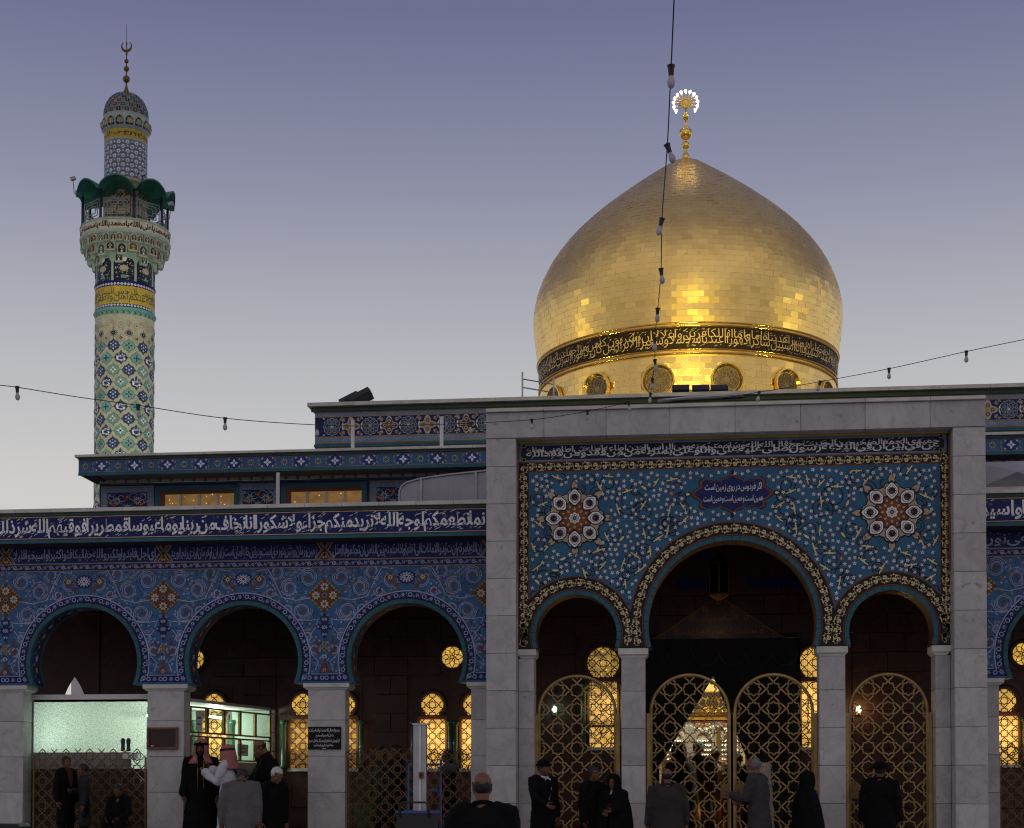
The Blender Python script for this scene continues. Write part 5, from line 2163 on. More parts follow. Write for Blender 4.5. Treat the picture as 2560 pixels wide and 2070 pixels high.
# upper shaft
RU = .985
zu0, zu1, zu2, zu3 = zt_, mz(440, 1.), mz(346, 1.), mz(318, 1.)
g = G()
g.lathe([(RU, zu0), (RU, mz(452, 1.)), (RU + .08, mz(449, 1.)), (RU + .08, mz(444, 1.)), (RU, zu1)], 40, (MX, MY, 0), 'taupe', cap=False)
g.lathe([(RU, zu1), (RU, zu2)], 40, (MX, MY, 0), 'greyblue', cap=False)
g.lathe([(RU, zu2), (RU + .03, zu2 + .04), (RU + .01, zu2 + .10)], 40, (MX, MY, 0), 'mint', cap=False)
g.lathe([(RU + .01, zu2 + .10), (RU + .01, zu3)], 40, (MX, MY, 0), 'gold', cap=False)
g.build('upper_shaft', minaret, smooth=True)
p = Pad(cyl(RU, MX, MY), .006)
n = 15
du = 2 * pi * RU / n
for row in range(9):
    z_ = zu2 - .12 - row * .215
    for k in range(-6, 7):
        u = (k + .5 * (row % 2)) * du
        p.polar(u, z_, lambda t: .088 * (1 + .08 * cos(6 * t)), 18, 'white', 1)
        p.flower(u, z_ - .01, .052, 5, 'orange' if row % 2 else 'azure', 'gold', 2)
        p.polar(u + du / 2, z_ + .02, lambda t: .038, 8, 'white', 1)
        p.ribbon([(u + du * .15, z_ - .10), (u + du * .5, z_ - .06), (u + du * .85, z_ - .10)], .02, 'rust', 1)
for k in range(-4, 5):
    u = k * .62 + .25
    z_ = (zu0 + mz(452, 1.)) / 2
    for zz in (z_ - .55, z_, z_ + .45):
        for e in (-.15, .15):
            p.polar(u + e, zz + e * .3, lambda t: .135 * (1 + .3 * cos(4 * t)), 20, 'ivory', 1)
            p.polar(u + e, zz + e * .3, lambda t: .115 * (1 + .3 * cos(4 * t)), 20, 'bottle', 2)
            p.flower(u + e, zz + e * .3, .06, 8, 'gold', 'rust', 3)
    p.rect(u - .31 - .02, u - .31 + .02, zu0, mz(455, 1.), 'brown', 1)
p.text('انما يريد الله ليذهب عنكم الرجس', -2.0, 2.0, zu2 + .14, zu3 - .05, 'bottle', 2, 0, True)
p.build('rosette_tiles', minaret)
# cap dome
g = G()
zc0 = zu3
capp = [(RU, zc0), (RU + .10, zc0 + .12), (RU + .17, zc0 + .28), (RU + .19, zc0 + .42), (RU + .17, zc0 + .50), (RU + .08, zc0 + .66), (RU + .05, zc0 + .72), (RU + .06, zc0 + .80)]
g.lathe(capp, 40, (MX, MY, 0), 'mint', cap=False)
ztd = mz(233, .1)
H_ = ztd - zc0 - .80
dm = [((RU + .06) * (cos(t) ** .82), zc0 + .80 + H_ * sin(t) ** .95) for t in [pi / 2 * i / 14 for i in range(15)]]
g.lathe(dm[:-1] + [(.06, ztd)], 40, (MX, MY, 0), 'slate', cap=False)
g.build('cap_dome', minaret, smooth=True)
p = Pad(lambda u, v, o_: (MX + (RU + .205 + o_ - abs(v - zc0 - .42) * .30) * sin(u), MY - (RU + .205 + o_ - abs(v - zc0 - .42) * .30) * cos(u), v), .006)
for k in range(-7, 8):
    a = 2 * pi * (k + .2) / 16
    p.poly([(a - .15, zc0 + .14), (a + .15, zc0 + .14), (a + .15, zc0 + .36), (a + .10, zc0 + .46), (a, zc0 + .56), (a - .10, zc0 + .46), (a - .15, zc0 + .36)], 'navy', 1)
    p.polar(a, zc0 + .32, lambda t: 1 + .25 * cos(3 * t - pi / 2), 18, 'gold', 2, .075, .13)
    p.polar(a, zc0 + .30, lambda t: 1, 10, 'ivory', 3, .03, .06)
p.build('merlon_tiles', minaret)


def dome_pt(u, t, o_):
    t = min(1.56, max(0.001, t))
    r_ = (RU + .06) * (cos(t) ** .82) + o_
    return MX + r_ * sin(u), MY - r_ * cos(u), zc0 + .80 + H_ * sin(t) ** .95 + o_ * .5


p = Pad(dome_pt, .006)
for row in range(7):
    t = .07 + row * .185
    n = max(8, int(18 * cos(t)))
    for k in range(n):
        a = 2 * pi * (k + .5 * (row % 2)) / n
        if abs((a + pi) % (2 * pi) - pi) > 1.8:
            continue
        for q in range(4):
            b = q * pi / 2 + pi / 4
            p.polar(a + .075 / max(.3, cos(t)) * cos(b), t + .055 * sin(b), lambda e: 1., 7, ('ink', 'bottle', 'brown')[(row + k) % 3], 1, .05 / max(.3, cos(t)), .038)
        p.polar(a, t, lambda e: 1., 8, 'taupe', 2, .03 / max(.3, cos(t)), .024)
        p.polar(a + pi / n, t + .03, lambda e: 1., 6, 'bottle', 1, .035, .03)
p.build('dome_tiles', minaret)
g = G()
pr = [(.22, mz(235, .1)), (.12, mz(226, .1)), (.06, mz(216, .1)), (.035, mz(209, .1))]
for yc, rr in ((196, .17), (170, .13), (150.6, .105), (133, .055), (127, .06)):
    zc_ = mz(yc, .1)
    pr += [(max(.03, rr * sin(t)), zc_ - rr * cos(t)) for t in [pi * i / 10 for i in range(1, 10)]] + [(.03, zc_ + rr + .01)]
pr += [(.03, mz(122, .1)), (.02, mz(110, .1)), (.05, mz(108, .1)), (.012, mz(100, .1)), (.010, mz(59, .1))]
g.lathe(pr, 14, (MX, MY, 0), 'bronze')
cr_ = [(.235 * cos(a), .235 * sin(a)) for a in [radians(128 + 284 * i / 20) for i in range(21)]]
g.tube([(MX + x, MY, mz(113, .1) + z) for x, z in cr_], [.012 + .05 * sin(pi * i / 20) for i in range(21)], 8, 'bronze')
g.build('finial', minaret, smooth=True)
# scalloped green canopy on posts
zc_ = mz(466, 2.1)
for k in range(8):
    a0 = radians(45 * k + 8)
    g = G()
    ns, nr = 10, 4
    for side in (0, 1):
        v = []
        for j in range(nr + 1):
            for i in range(ns + 1):
                s_ = -1 + 2 * i / ns
                t = j / nr
                r_ = .99 + 1.30 * t
                a = a0 + s_ * radians(22.3)
                z_ = zc_ + .52 * (cos(s_ * pi / 2) ** .7 if abs(s_) < .999 else 0) * (.55 + .55 * t) - .04 * side + .10 - .1 * t
                v.append((MX + (r_ - .02 * side) * sin(a), MY - (r_ - .02 * side) * cos(a), z_))
        g.mesh_(v, [(j * (ns + 1) + i, j * (ns + 1) + i + 1, (j + 1) * (ns + 1) + i + 1, (j + 1) * (ns + 1) + i) for j in range(nr) for i in range(ns)], 'canopy_green')
    # hanging end sheet of the barrel
    v = []
    for i in range(ns + 1):
        s_ = -1 + 2 * i / ns
        a = a0 + s_ * radians(22.3)
        r_ = 2.29
        zt2 = zc_ + .57 * (cos(s_ * pi / 2) ** .7 if abs(s_) < .999 else 0) + .0
        v += [(MX + r_ * sin(a), MY - r_ * cos(a), zt2), (MX + r_ * sin(a), MY - r_ * cos(a), zt2 - .07)]
    g.mesh_(v, [(2 * i, 2 * i + 2, 2 * i + 3, 2 * i + 1) for i in range(ns)], 'canopy_green')
    g.build('canopy_lobe', minaret, smooth=True)
    ap_ = a0 + radians(22.5)
    g = G()
    g.lathe([(.085, zt_), (.06, zt_ + .1), (.06, zc_ + .12)], 10, (MX + 1.98 * sin(ap_), MY - 1.98 * cos(ap_), 0), 'post_blue')
    g.build('post', minaret, smooth=True)
    # railing screen between two posts
    g = G()
    A, B = Vector((MX + 1.96 * sin(a0 - radians(22.5)), MY - 1.96 * cos(a0 - radians(22.5)), zt_)), Vector((MX + 1.96 * sin(ap_), MY - 1.96 * cos(ap_), zt_))
    d = (B - A)
    e = d.normalized()
    for x0, z0, x1, z1 in ((.08, .06, .92, .06), (.08, .92, .92, .92), (.08, .06, .08, .92), (.92, .06, .92, .92), (.2, .2, .8, .2), (.2, .8, .8, .8), (.2, .2, .2, .8), (.8, .2, .8, .8), (.32, .34, .68, .34), (.32, .66, .68, .66), (.32, .34, .32, .66), (.68, .34, .68, .66),
                           (.5, .06, .5, .34), (.5, .66, .5, .92), (.08, .5, .32, .5), (.68, .5, .92, .5)):
        P0, P1 = A + d * x0 + Vector((0, 0, z0)), A + d * x1 + Vector((0, 0, z1))
        q = P1 - P0
        g.obox((P0 + P1) / 2, q / 2, e.cross(Vector((0, 0, 1))) * .015, q.normalized().cross(e.cross(Vector((0, 0, 1)))) * .019, 'slate')
    g.build('railing_screen', minaret)
for a_, zz in ((-72, zc_ + .95), (38, zc_ + .55), (78, zc_ - .35)):
    a = radians(a_)
    g = G()
    b0 = Vector((MX + 2.05 * sin(a), MY - 2.05 * cos(a), zz - .9))
    b1 = Vector((MX + 2.40 * sin(a), MY - 2.40 * cos(a), zz))
    g.tube([b0, (b0 + b1) / 2 + Vector((.12 * sin(a), -.12 * cos(a), -.15)), b1], .018, 6, 'lamp_body')
    g.obox(b1 + Vector((0, 0, .06)), (.11, 0, .03), (0, .08, 0), (-.02, 0, .07), 'steel')
    g.build('balcony_lamp', minaret)
# ================================================================ gates of the portal
YG = 26.30


def gate(cx, hw, zspring, ztop, s, label, lock=0, group='gilded lattice gates of the portal'):
    rt = thing('lattice_gate', label, 'gate', (cx, YG, .15), group)
    rz = ztop - zspring
    arc = [(cx + (hw - .022) * cos(pi * i / 30), zspring + (rz - .022) * sin(pi * i / 30)) for i in range(31)]
    g = G()
    g.tube([(cx + hw - .022, YG, .2), (cx + hw - .022, YG, zspring - .05)] + [(x, YG, z) for x, z in arc] + [(cx - hw + .022, YG, zspring - .05), (cx - hw + .022, YG, .2)], .026, 8, 'gilt_gate')
    g.build('frame', rt, smooth=True)
    for sg in (-1, 1):
        g = G()
        g.box(*sorted((cx + sg * (hw - .012), cx + sg * (hw + .048))), YG - .03, YG + .03, .16, zspring - .02, 'gilt_gate')
        g.build('stile', rt)

    def inside(x, z):
        if z < .25 or abs(x - cx) > hw - .03:
            return False
        if z <= zspring:
            return True
        return ((x - cx) / (hw - .03)) ** 2 + ((z - zspring) / (rz - .03)) ** 2 < 1
    g = G()
    z0 = ztop - .255
    bars(g, star_cross(inside, cx + s, z0, s, cx - hw, cx + hw, .2, ztop), YG, .0195, .018, 'gilt_gate')
    g.build('lattice', rt)
    if lock:
        g = G()
        g.box(*sorted((cx + lock * (hw - .005), cx + lock * (hw - .16))), YG - .035, YG - .015, 1.30, 1.54, 'brass')
        g.tube([(cx + lock * (hw - .08), YG - .036, 1.44), (cx + lock * (hw - .08), YG - .07, 1.44)], .028, 8, 'brass')
        g.build('lock_plate', rt)
    return rt


gx = lambda px, y=1800: at(px, y, YG)[0]
gz = lambda py, x=1800: at(x, py, YG)[1]
GS = .318
gate((gx(1344) + gx(1542)) / 2, (gx(1542) - gx(1344)) / 2, gz(1781, 1440), gz(1687, 1440), GS, 'narrow gilded lattice gate in the left arch of the portal', 0)
gate((gx(1624) + gx(1825)) / 2, (gx(1825) - gx(1624)) / 2, gz(1780, 1725), gz(1684, 1725), GS, 'left leaf of the double gilded gate in the middle arch', 1)
gate((gx(1834) + gx(2035)) / 2, (gx(2035) - gx(1834)) / 2, gz(1780, 1935), gz(1683, 1935), GS, 'right leaf of the double gilded gate in the middle arch', -1)
gate((gx(2120) + gx(2322)) / 2, (gx(2322) - gx(2120)) / 2, gz(1778, 2220), gz(1682, 2220), GS, 'narrow gilded lattice gate in the right arch of the portal', -1)


def fence(x0, x1, s, ztop, Y, label):
    rt = thing('lattice_fence', label, 'fence', ((x0 + x1) / 2, Y, .45), 'low lattice fences between the arcade pillars')
    zt0 = ztop - .37 * s
    g = G()
    segs = star_cross(lambda x, z: x0 + .02 < x < x1 - .02 and .6 < z < ztop + .26 * s, (x0 + x1) / 2, zt0, s, x0, x1, .6, zt0 - s * .3)
    segs = [q for q in segs if max(q[0][1], q[1][1]) < zt0 + .66 * s]
    bars(g, segs, Y, .0155, .014, 'brass')
    g.build('lattice', rt)
    for x in (x0, x1 - .03):
        g = G()
        g.box(x, x + .03, Y - .015, Y + .015, .46, ztop - .1, 'brass')
        g.build('stile', rt)
    return rt


fx = lambda px: at(px, 1900, YA + .2)[0]
fence(fx(83), fx(366), .215, at(200, 1880, YA + .2)[1], YA + .2, 'low brass lattice fence under the lit frosted window')
fence(fx(866), fx(1184), .215, at(1000, 1880, YA + .2)[1], YA + .2, 'low brass lattice fence in the arch beside the marble portal')
fence(5.27, 7.4, .215, at(2550, 1865, YA + .2)[1], YA + .2, 'low brass lattice fence right of the portal')

# ================================================================ door curtain and the shrine behind it
YK = 30.75
cur = thing('door_curtain', 'black curtains drawn aside at the tall middle doorway', 'curtain', ((XD0 + XD1) / 2, YK, .15))
tipx, tipz = at(1783, 1692, YK)
lx, lz = at(1683, 1858, YK)
rx, rz_ = at(1862, 1886, YK)
topz = az(1596, YK, 1800)


def drape(xa, side):
    """hangs from the door head; its inner edge sweeps from the tip down to the tied-back side"""
    g = G()
    rows, cols = 40, 26
    v = []
    for j in range(rows + 1):
        z = topz + (.2 - topz) * j / rows
        if z > tipz:
            xe = tipx
        elif side < 0:
            xe = tipx + (lx - tipx) * min(1.35, (tipz - z) / (tipz - lz))
        else:
            xe = tipx + (rx - tipx) * min(1.42, (tipz - z) / (tipz - rz_))
        for i in range(cols + 1):
            x = xa + (xe - xa) * i / cols
            w = .035 * sin(i * 1.35 + j * .04) * (.4 + .6 * j / rows) + .02 * sin(i * .6 + 2)
            v.append((x, YK + w, z))
    n = len(v)
    v += [(x, y + .012, z) for x, y, z in v]
    f = [(j * (cols + 1) + i, j * (cols + 1) + i + 1, (j + 1) * (cols + 1) + i + 1, (j + 1) * (cols + 1) + i) for j in range(rows) for i in range(cols)]
    g.mesh_(v, f + [tuple(n + k for k in reversed(q)) for q in f], 'curtain_black')
    g.build('drape', cur, smooth=True)


drape(XD0 - .05, -1)
drape(XD1 + .05, 1)
g = G()
for k in range(6):
    cx_ = XD0 + (XD1 - XD0) * (k + .5) / 6
    g.tube([(x, YK - .075, z) for x, z in arcpts(cx_, topz - .28, (XD1 - XD0) / 12, pi, 2 * pi, 10)], .006, 4, 'curtain_thread')
g.build('scallop_trim', cur)

# sanctuary room
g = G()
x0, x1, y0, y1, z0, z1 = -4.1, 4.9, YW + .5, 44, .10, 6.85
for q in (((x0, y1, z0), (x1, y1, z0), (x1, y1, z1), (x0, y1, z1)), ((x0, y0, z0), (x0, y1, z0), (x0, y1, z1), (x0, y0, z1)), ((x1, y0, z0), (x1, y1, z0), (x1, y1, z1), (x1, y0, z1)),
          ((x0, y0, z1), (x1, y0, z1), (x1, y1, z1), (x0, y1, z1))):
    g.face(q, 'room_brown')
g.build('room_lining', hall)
g = G()
g.box(-4, 4.8, YW + .4, 44, .101, .16, 'carpet_red')
o = g.build('carpet')
tag(o, 'red carpet on the floor inside the doorway before the silver shrine', 'carpet')

YZ = 37.0
zx0, zx1 = -.95, ax(1859, YZ)
ZT = az(1773, YZ, 1780)
shrine = thing('silver_shrine', 'tall silver lattice shrine with a gilded cornice seen through the middle doorway', 'shrine', ((zx0 + zx1) / 2, YZ, .16))
mid = (zx0 + zx1) / 2
hh = ZT - .16
zs_ = lambda y: az(y, YZ, 1780)
g = G()
g.box(zx0, zx1, YZ + .02, YZ + 3.4, .16, zs_(1805), 'silver_dark')
g.build('body', shrine)
g = G()
g.box(zx0 - .04, zx1 + .04, YZ - .05, YZ + 3.45, zs_(1800), zs_(1790), 'gilt')
g.box(zx0 - .06, zx1 + .06, YZ - .08, YZ + 3.48, zs_(1789.5), ZT, 'gold_trim')
for k in range(14):
    xx = zx0 + (zx1 - zx0) * (k + .5) / 14
    g.ball((xx, YZ - .08, (ZT + zs_(1789)) / 2), (.07, .05, .06), 'gold_trim', 8, 6)
g.build('cornice', shrine)
g = G()
g.box(zx0, zx1, YZ, YZ + .019, zs_(1816), zs_(1802), 'silver')
g.build('frieze', shrine)
p = Pad(lambda u, v, o_: (u, YZ - o_, v), .004)
for k in range(4):
    u = zx0 + (zx1 - zx0) * (k + .5) / 4
    p.polar(u, zs_(1809), lambda t: 1, 20, 'rust', 1, .22, .05)
    p.text('يا محمد', u - .17, u + .17, zs_(1812.5), zs_(1805.5), 'gold', 2, .01)
p.build('frieze_lettering', shrine)
nb_ = 4
for k in range(nb_):
    xa, xb = zx0 + (zx1 - zx0) * k / nb_, zx0 + (zx1 - zx0) * (k + 1) / nb_
    g = G()
    g.box(xa, xa + .10, YZ - .03, YZ + .018, .16, zs_(1817), 'gold_trim' if k % 2 else 'silver')
    g.box(xb - .10, xb - .001, YZ - .03, YZ + .018, .16, zs_(1817), 'silver')
    g.tube([(x, YZ - .02, z) for x, z in arcpts((xa + xb) / 2, zs_(1850), (xb - xa) / 2 - .12, 0, pi, 12)], .035, 6, 'silver')
    for i in range(3):
        for sg in (-1, 1):
            g.ball(((xa + xb) / 2 + sg * (.10 + .08 * i), YZ, zs_(1824) + .03 * i), (.045, .03, .04), 'silver', 8, 6)
    g.build('arcade_panel', shrine)
    g = G()
    for i in range(7):
        for j in range(16):
            g.ball((xa + .14 + (xb - xa - .28) * i / 6, YZ - .005, zs_(1853) - .105 * j), (.028, .025, .028), 'silver', 6, 4)
    for i in range(7):
        xx = xa + .14 + (xb - xa - .28) * i / 6
        g.box(xx - .008, xx + .008, YZ, YZ + .012, .3, zs_(1852), 'silver')
    for j in range(16):
        g.box(xa + .11, xb - .11, YZ + .001, YZ + .010, zs_(1853) - .105 * j - .008, zs_(1853) - .105 * j + .008, 'silver')
    g.build('bead_lattice', shrine)
g = G()
g.box(zx1 + .002, zx1 + .03, YZ + .1, YZ + 3.3, .16, zs_(1805), 'gold_cloth')
g.build('side_hanging', shrine)
# ornament standing on it
crown = thing('crown_lamp', 'bright tiered crystal lamp standing on top of the silver shrine', 'lamp', (at(1780, 1740, YZ + .6)[0], YZ + .6, ZT))
cx_, cy_ = crown.location.x, crown.location.y
zz = lambda y: az(y, YZ + .6, 1780)
g = G()
g.lathe([(.26, zz(1729)), (.22, zz(1720)), (.15, zz(1714)), (.15, zz(1712)), (.10, zz(1705)), (.06, zz(1700)), (.02, zz(1698))], 14, (cx_, cy_, 0), 'pane_gold')
g.build('crystal_shade', crown)
g = G()
g.tube([(cx_, cy_, ZT), (cx_, cy_, zz(1729))], .03, 8, 'gold_trim')
for a in range(6):
    c, d = cos(a * pi / 3), sin(a * pi / 3)
    g.tube([(cx_, cy_, ZT + .08), (cx_ + .2 * c, cy_ + .2 * d, ZT + .05), (cx_ + .33 * c, cy_ + .33 * d, ZT + .16), (cx_ + .22 * c, cy_ + .22 * d, ZT + .30), (cx_ + .13 * c, cy_ + .13 * d, ZT + .24)], .018, 6, 'gold_trim')
g.build('scroll_stand', crown)
g = G()
for i in range(26):
    a, b = random.uniform(0, 6.28), random.uniform(.0, 1)
    g.ball((cx_ + .34 + .10 * b * cos(a), cy_ - .2 + .10 * b * sin(a), ZT + .10 + .42 * random.random()), (.05, .05, .045), 'orange_flower', 7, 5)
for i in range(12):
    a = random.uniform(0, 6.28)
    g.tube([(cx_ + .34, cy_ - .2, ZT), (cx_ + .34 + .12 * cos(a), cy_ - .2 + .12 * sin(a), ZT + random.uniform(.2, .5))], .008, 4, 'leaf')
o = g.build('flower_bunch')
o['kind'] = 'thing'
tag(o, 'bunch of orange flowers on the silver shrine beside the crystal lamp', 'flowers')


light('shrine_light', 'AREA', (mid, YZ - 2.2, 5.6), 400, (1, .88, .60), None, 1.6, (mid, YZ, 2.2))
light('shrine_light', 'AREA', (3.8, YZ - .6, 4.4), 260, (.80, 1, .84), None, .8, (zx1 - .4, YZ, 2.2))
light('doorway_fill', 'POINT', (mid - 1.6, YW + 2.2, 3.2), 26, (1, .46, .14), None, radius=.15)  # added warm fill lights for the doorway glow; no lamps stand here
light('doorway_fill', 'POINT', (.6, YW + 1.6, 1.0), 12, (1, .40, .12), None, radius=.12)
light('doorway_fill', 'POINT', (1.9, YW + 4.6, 1.4), 30, (1, .42, .12), None, radius=.12)
light('doorway_fill', 'POINT', (2.6, YW + 2.5, 3.0), 26, (1, .46, .14), None, radius=.15)


def wall_lamp(px, py, m, col, e, label):
    x, z = at(px, py, YW - .12)
    rt = thing('wall_lamp', label, 'lamp', (x, YW - .02, z))
    g = G()
    g.box(x - .05, x + .05, YW - .06, YW - .005, z - .07, z + .07, 'bronze')
    g.tube([(x, YW - .06, z - .03), (x, YW - .13, z - .05), (x, YW - .14, z - .02)], .012, 6, 'bronze')
    g.build('bracket', rt)
    g = G()
    g.ball((x, YW - .14, z + .04), (.045, .045, .06), m, 10, 8)
    g.build('bulb', rt, smooth=True)
    light('wall_lamp_light', 'POINT', (x, YW - .26, z + .04), e, col, rt, radius=.05)


wall_lamp(1386, 1778, 'green_lamp', (.4, 1, .75), .9, 'small green wall lamp behind the left portal gate')
wall_lamp(2147, 1778, 'warm_lamp', (1, .72, .28), 3, 'small warm wall lamp behind the right portal gate')
# hanging lantern over the door
hx, hz = at(1797, 1430, 29.5)
lan = thing('hanging_lantern', 'dark six sided glass lantern hanging high inside the middle arch', 'lantern', (hx, 29.5, hz))
g = G()
g.lathe([(.02, .35), (.10, .28), (.20, .18), (.21, .14)], 6, (hx, 29.5, hz), 'bronze')
g.lathe([(.19, -.38), (.20, -.42), (.10, -.48), (.02, -.52)], 6, (hx, 29.5, hz), 'bronze')
for k in range(6):
    a = k * pi / 3
    g.tube([(hx + .19 * sin(a), 29.5 - .19 * cos(a), hz - .38), (hx + .19 * sin(a), 29.5 - .19 * cos(a), hz + .15)], .012, 4, 'bronze')
g.tube([(hx, 29.5, hz + .34), (hx, 29.5, 6.9)], .012, 5, 'bronze')
g.build('frame', lan)
g = G()
g.lathe([(.185, -.38), (.185, .14)], 6, (hx, 29.5, hz), 'dark_glass', cap=False)
g.build('glass', lan)
light('arch_point_light', 'POINT', (hx, 29.9, hz - .9), 0.8, (1, .5, .2), lan, radius=.1)  # weak warm point light below and behind the dark lantern

# ================================================================ ticket booth behind the first arches
BX0, BX1, BY0, BY1, BZ = -11.45, -8.32, 27.42, 30.95, 2.95
booth = thing('glass_booth', 'green lit glass booth with white sliding panes under the arcade', 'booth', (BX1, BY0, .45))
SA, SB = Vector((-8.55, BY0, 0)), Vector((-7.97, BY1, 0))
SE = (SB - SA).normalized()
SN = Vector((SE.y, -SE.x, 0))
SL = (SB - SA).length


def side(g_, s0, s1, z0, z1, t, m, off=0.):
    c = SA + SE * ((s0 + s1) / 2) + SN * off + Vector((0, 0, (z0 + z1) / 2))
    g_.obox(c, SE * ((s1 - s0) / 2), SN * t, Vector((0, 0, (z1 - z0) / 2)), m)


g = G()
flo = [(BX0, BY0), (SA.x, BY0), (SB.x, BY1), (BX0, BY1)]
for z0, z1, m_ in ((.46, .52, 'room_wall'), (BZ + .046, BZ + .10, 'coping_stone')):
    v = [(x, y, z0) for x, y in flo] + [(x, y, z1) for x, y in flo]
    g.mesh_(v, [(3, 2, 1, 0), (4, 5, 6, 7), (0, 1, 5, 4), (1, 2, 6, 5), (2, 3, 7, 6), (3, 0, 4, 7)], m_)
g.box(BX0, BX0 + .05, BY0 + .06, BY1, .53, BZ + .04, 'room_wall')
wins = [(w[0] - w[2] - .11, w[0] + w[2] + .11) for w in WIN if w[0] < -8.6]
xs_ = [BX0 + .06] + [q for w in sorted(wins) for q in w] + [SB.x - .03]
for a, b in zip(xs_[0::2], xs_[1::2]):
    if b - a > .02:
        g.box(a, b, YW - .035, YW - .001, .53, BZ + .04, 'room_wall')  # pale panels added over the brown stone so this wall looks lamplit
g.build('shell', booth)
g = G()
side(g, 0, SL, .53, 1.95, .03, 'anodised')
g.build('counter_front', booth)
ny = 5
for r_ in ((1.96, 2.40), (2.44, 2.92)):
    for k in range(ny):
        a, b = .05 + (SL - .1) * k / ny, .05 + (SL - .1) * (k + 1) / ny
        g = G()
        for q in ((a, a + .045, *r_), (b - .045, b - .002, *r_), (a + .046, b - .046, r_[0], r_[0] + .03), (a + .046, b - .046, r_[1] - .03, r_[1])):
            side(g, q[0], q[1], q[2], q[3], .02, 'brass')
        fo = g.build('window', booth)
        g = G()
        P4 = [SA + SE * s_ + Vector((0, 0, z_)) for s_, z_ in ((a + .04, r_[0] + .02), (b - .04, r_[0] + .02), (b - .04, r_[1] - .02), (a + .04, r_[1] - .02))]
        g.face(P4, 'clear_glass')
        g.build('pane', fo)
# frosted front
fx0, fx1 = at(84, 1850, BY0)[0], at(367, 1850, BY0)[0]
fz1, fz0 = at(200, 1749, BY0)[1], at(200, 1881, BY0)[1]
g = G()
g.box(fx0 - .02, fx1 + .02, BY0 - .03, BY0 + .03, fz1, fz1 + .09, 'white_paint')
g.box(fx0 - .02, fx1 - .28, BY0 - .03, BY0 + .03, fz0 - .29, fz0, 'joint_panel_grey')  # white panel; its shade is put into this grey colour
g.box(fx0 - .02, fx1 + .02, BY0 - .028, BY0 + .028, .5, fz0 - .291, 'wood_dark')
g.build('front_frame', booth)
g = G()
g.face([(fx0, BY0, fz0 + .001), (fx1 - .28, BY0, fz0 + .001), (fx1 - .28, BY0, fz0 - .289), (fx1, BY0, fz0 - .289), (fx1, BY0, fz1 - .001), (fx0, BY0, fz1 - .001)], 'frosted_glass')
g.build('frosted_pane', booth)
for (x, y, z, dx, dy) in ((-10.9, BY0 + .75, 2.78, .45, 0), (-9.2, BY0 + .70, 2.78, .35, 0), (-9.3, BY0 + 1.6, 2.84, 0, .5), (-8.9, BY0 + 2.8, 2.84, 0, .5)):
    g = G()
    g.tube([(x - dx, y - dy, z), (x + dx, y + dy, z)], .022, 8, 'tube_light')
    g.build('fluorescent_tube', booth)
    light('tube_glow', 'POINT', (x, y, z - .06), 4.5 if y < BY0 + 1 else 48, (.80, 1, .80), booth, radius=.12)
light('tube_glow', 'POINT', (fx0 + .30, BY0 + .40, 2.35), 3.2, (.78, 1, .88), booth, radius=.10)
g = G()
g.ball((SA.x - .30, BY0 + .5, 2.50), (.07, .07, .08), 'tube_light', 10, 8)
g.build('globe_lamp', booth, smooth=True)
for (y, z, w, h) in ((.40, 2.66, .26, .34), (2.25, 2.18, .48, .22)):
    g = G()
    side(g, y - w / 2, y + w / 2, z - h / 2, z + h / 2, .002, 'paper', .014)
    for i in range(2):
        zz_ = z + h * (.18 - .34 * i)
        for j in range(4):
            yy = y - w * .3 + w * .16 * j
            side(g, yy, yy + w * .11, zz_ - h * .05, zz_ + h * (.02 if j % 2 else .06), .0008, 'sign_black', .0172)
    o = g.build('paper_notice')
    tag(o, 'white paper notice stuck high on the first pane of the glass booth' if z > 2.4 else 'wide white paper notice low on the middle panes of the glass booth', 'notice')
# desk with papers in the booth
g = G()
g.box(SA.x - .75, SA.x - .06, BY0 + .5, BY0 + 3.1, 1.85, 1.90, 'anodised')
for x, y in ((SA.x - .7, BY0 + .6), (SA.x - .7, BY0 + 3.0), (SA.x - .12, BY0 + .6), (SA.x - .12, BY0 + 3.0)):
    g.box(x - .02, x + .02, y - .02, y + .02, .53, 1.849, 'steel')
o = g.build('desk')
tag(o, 'pale counter desk inside the glass booth', 'desk')
g = G()
g.prism([(-.16, 0), (.16, 0), (.13, .09), (.05, .13), (-.06, .13), (-.13, .08)], -.2, .2, 'white_paint')
o = g.build('desk_machine', loc=(SA.x - .38, BY0 + 2.35, 1.901))
tag(o, 'rounded white machine on the counter in the glass booth', 'machine')
# pair of shoes standing on the sill against the frosted pane
for k, px in enumerate((307, 321)):
    x, z = at(px, 1862, BY0 - .06)
    g = G()
    prof = [(0, -.115, .030), (0, -.09, .040), (0, -.05, .036), (0, -.01, .032), (0, .05, .042), (0, .09, .040), (0, .118, .022)]
    v = []
    for _, zz_, r_ in prof:
        v.append([(x + r_ * cos(2 * pi * i / 12), BY0 - .055 + r_ * .55 * sin(2 * pi * i / 12), z + zz_) for i in range(12)])
    for a, b in zip(v, v[1:]):
        for i in range(12):
            g.face([a[i], a[(i + 1) % 12], b[(i + 1) % 12], b[i]], 'cloth_shoe')
    g.face(v[0][::-1], 'cloth_shoe')
    g.face(v[-1], 'cloth_shoe')
    o = g.build('shoe', smooth=True)
    tag(o, ('left' if k == 0 else 'right') + ' dark shoe of the pair propped sole outwards against the frosted pane', 'shoe', 'pair of shoes at the frosted pane')
g = G()
g.box(fx1 - .42, fx1 - .14, BY0 - .12, BY0 - .031, fz0 - .12, fz0 - .02, 'white_paint')
o = g.build('shoe_shelf')
tag(o, 'small white shelf under the pair of shoes at the frosted pane', 'shelf')
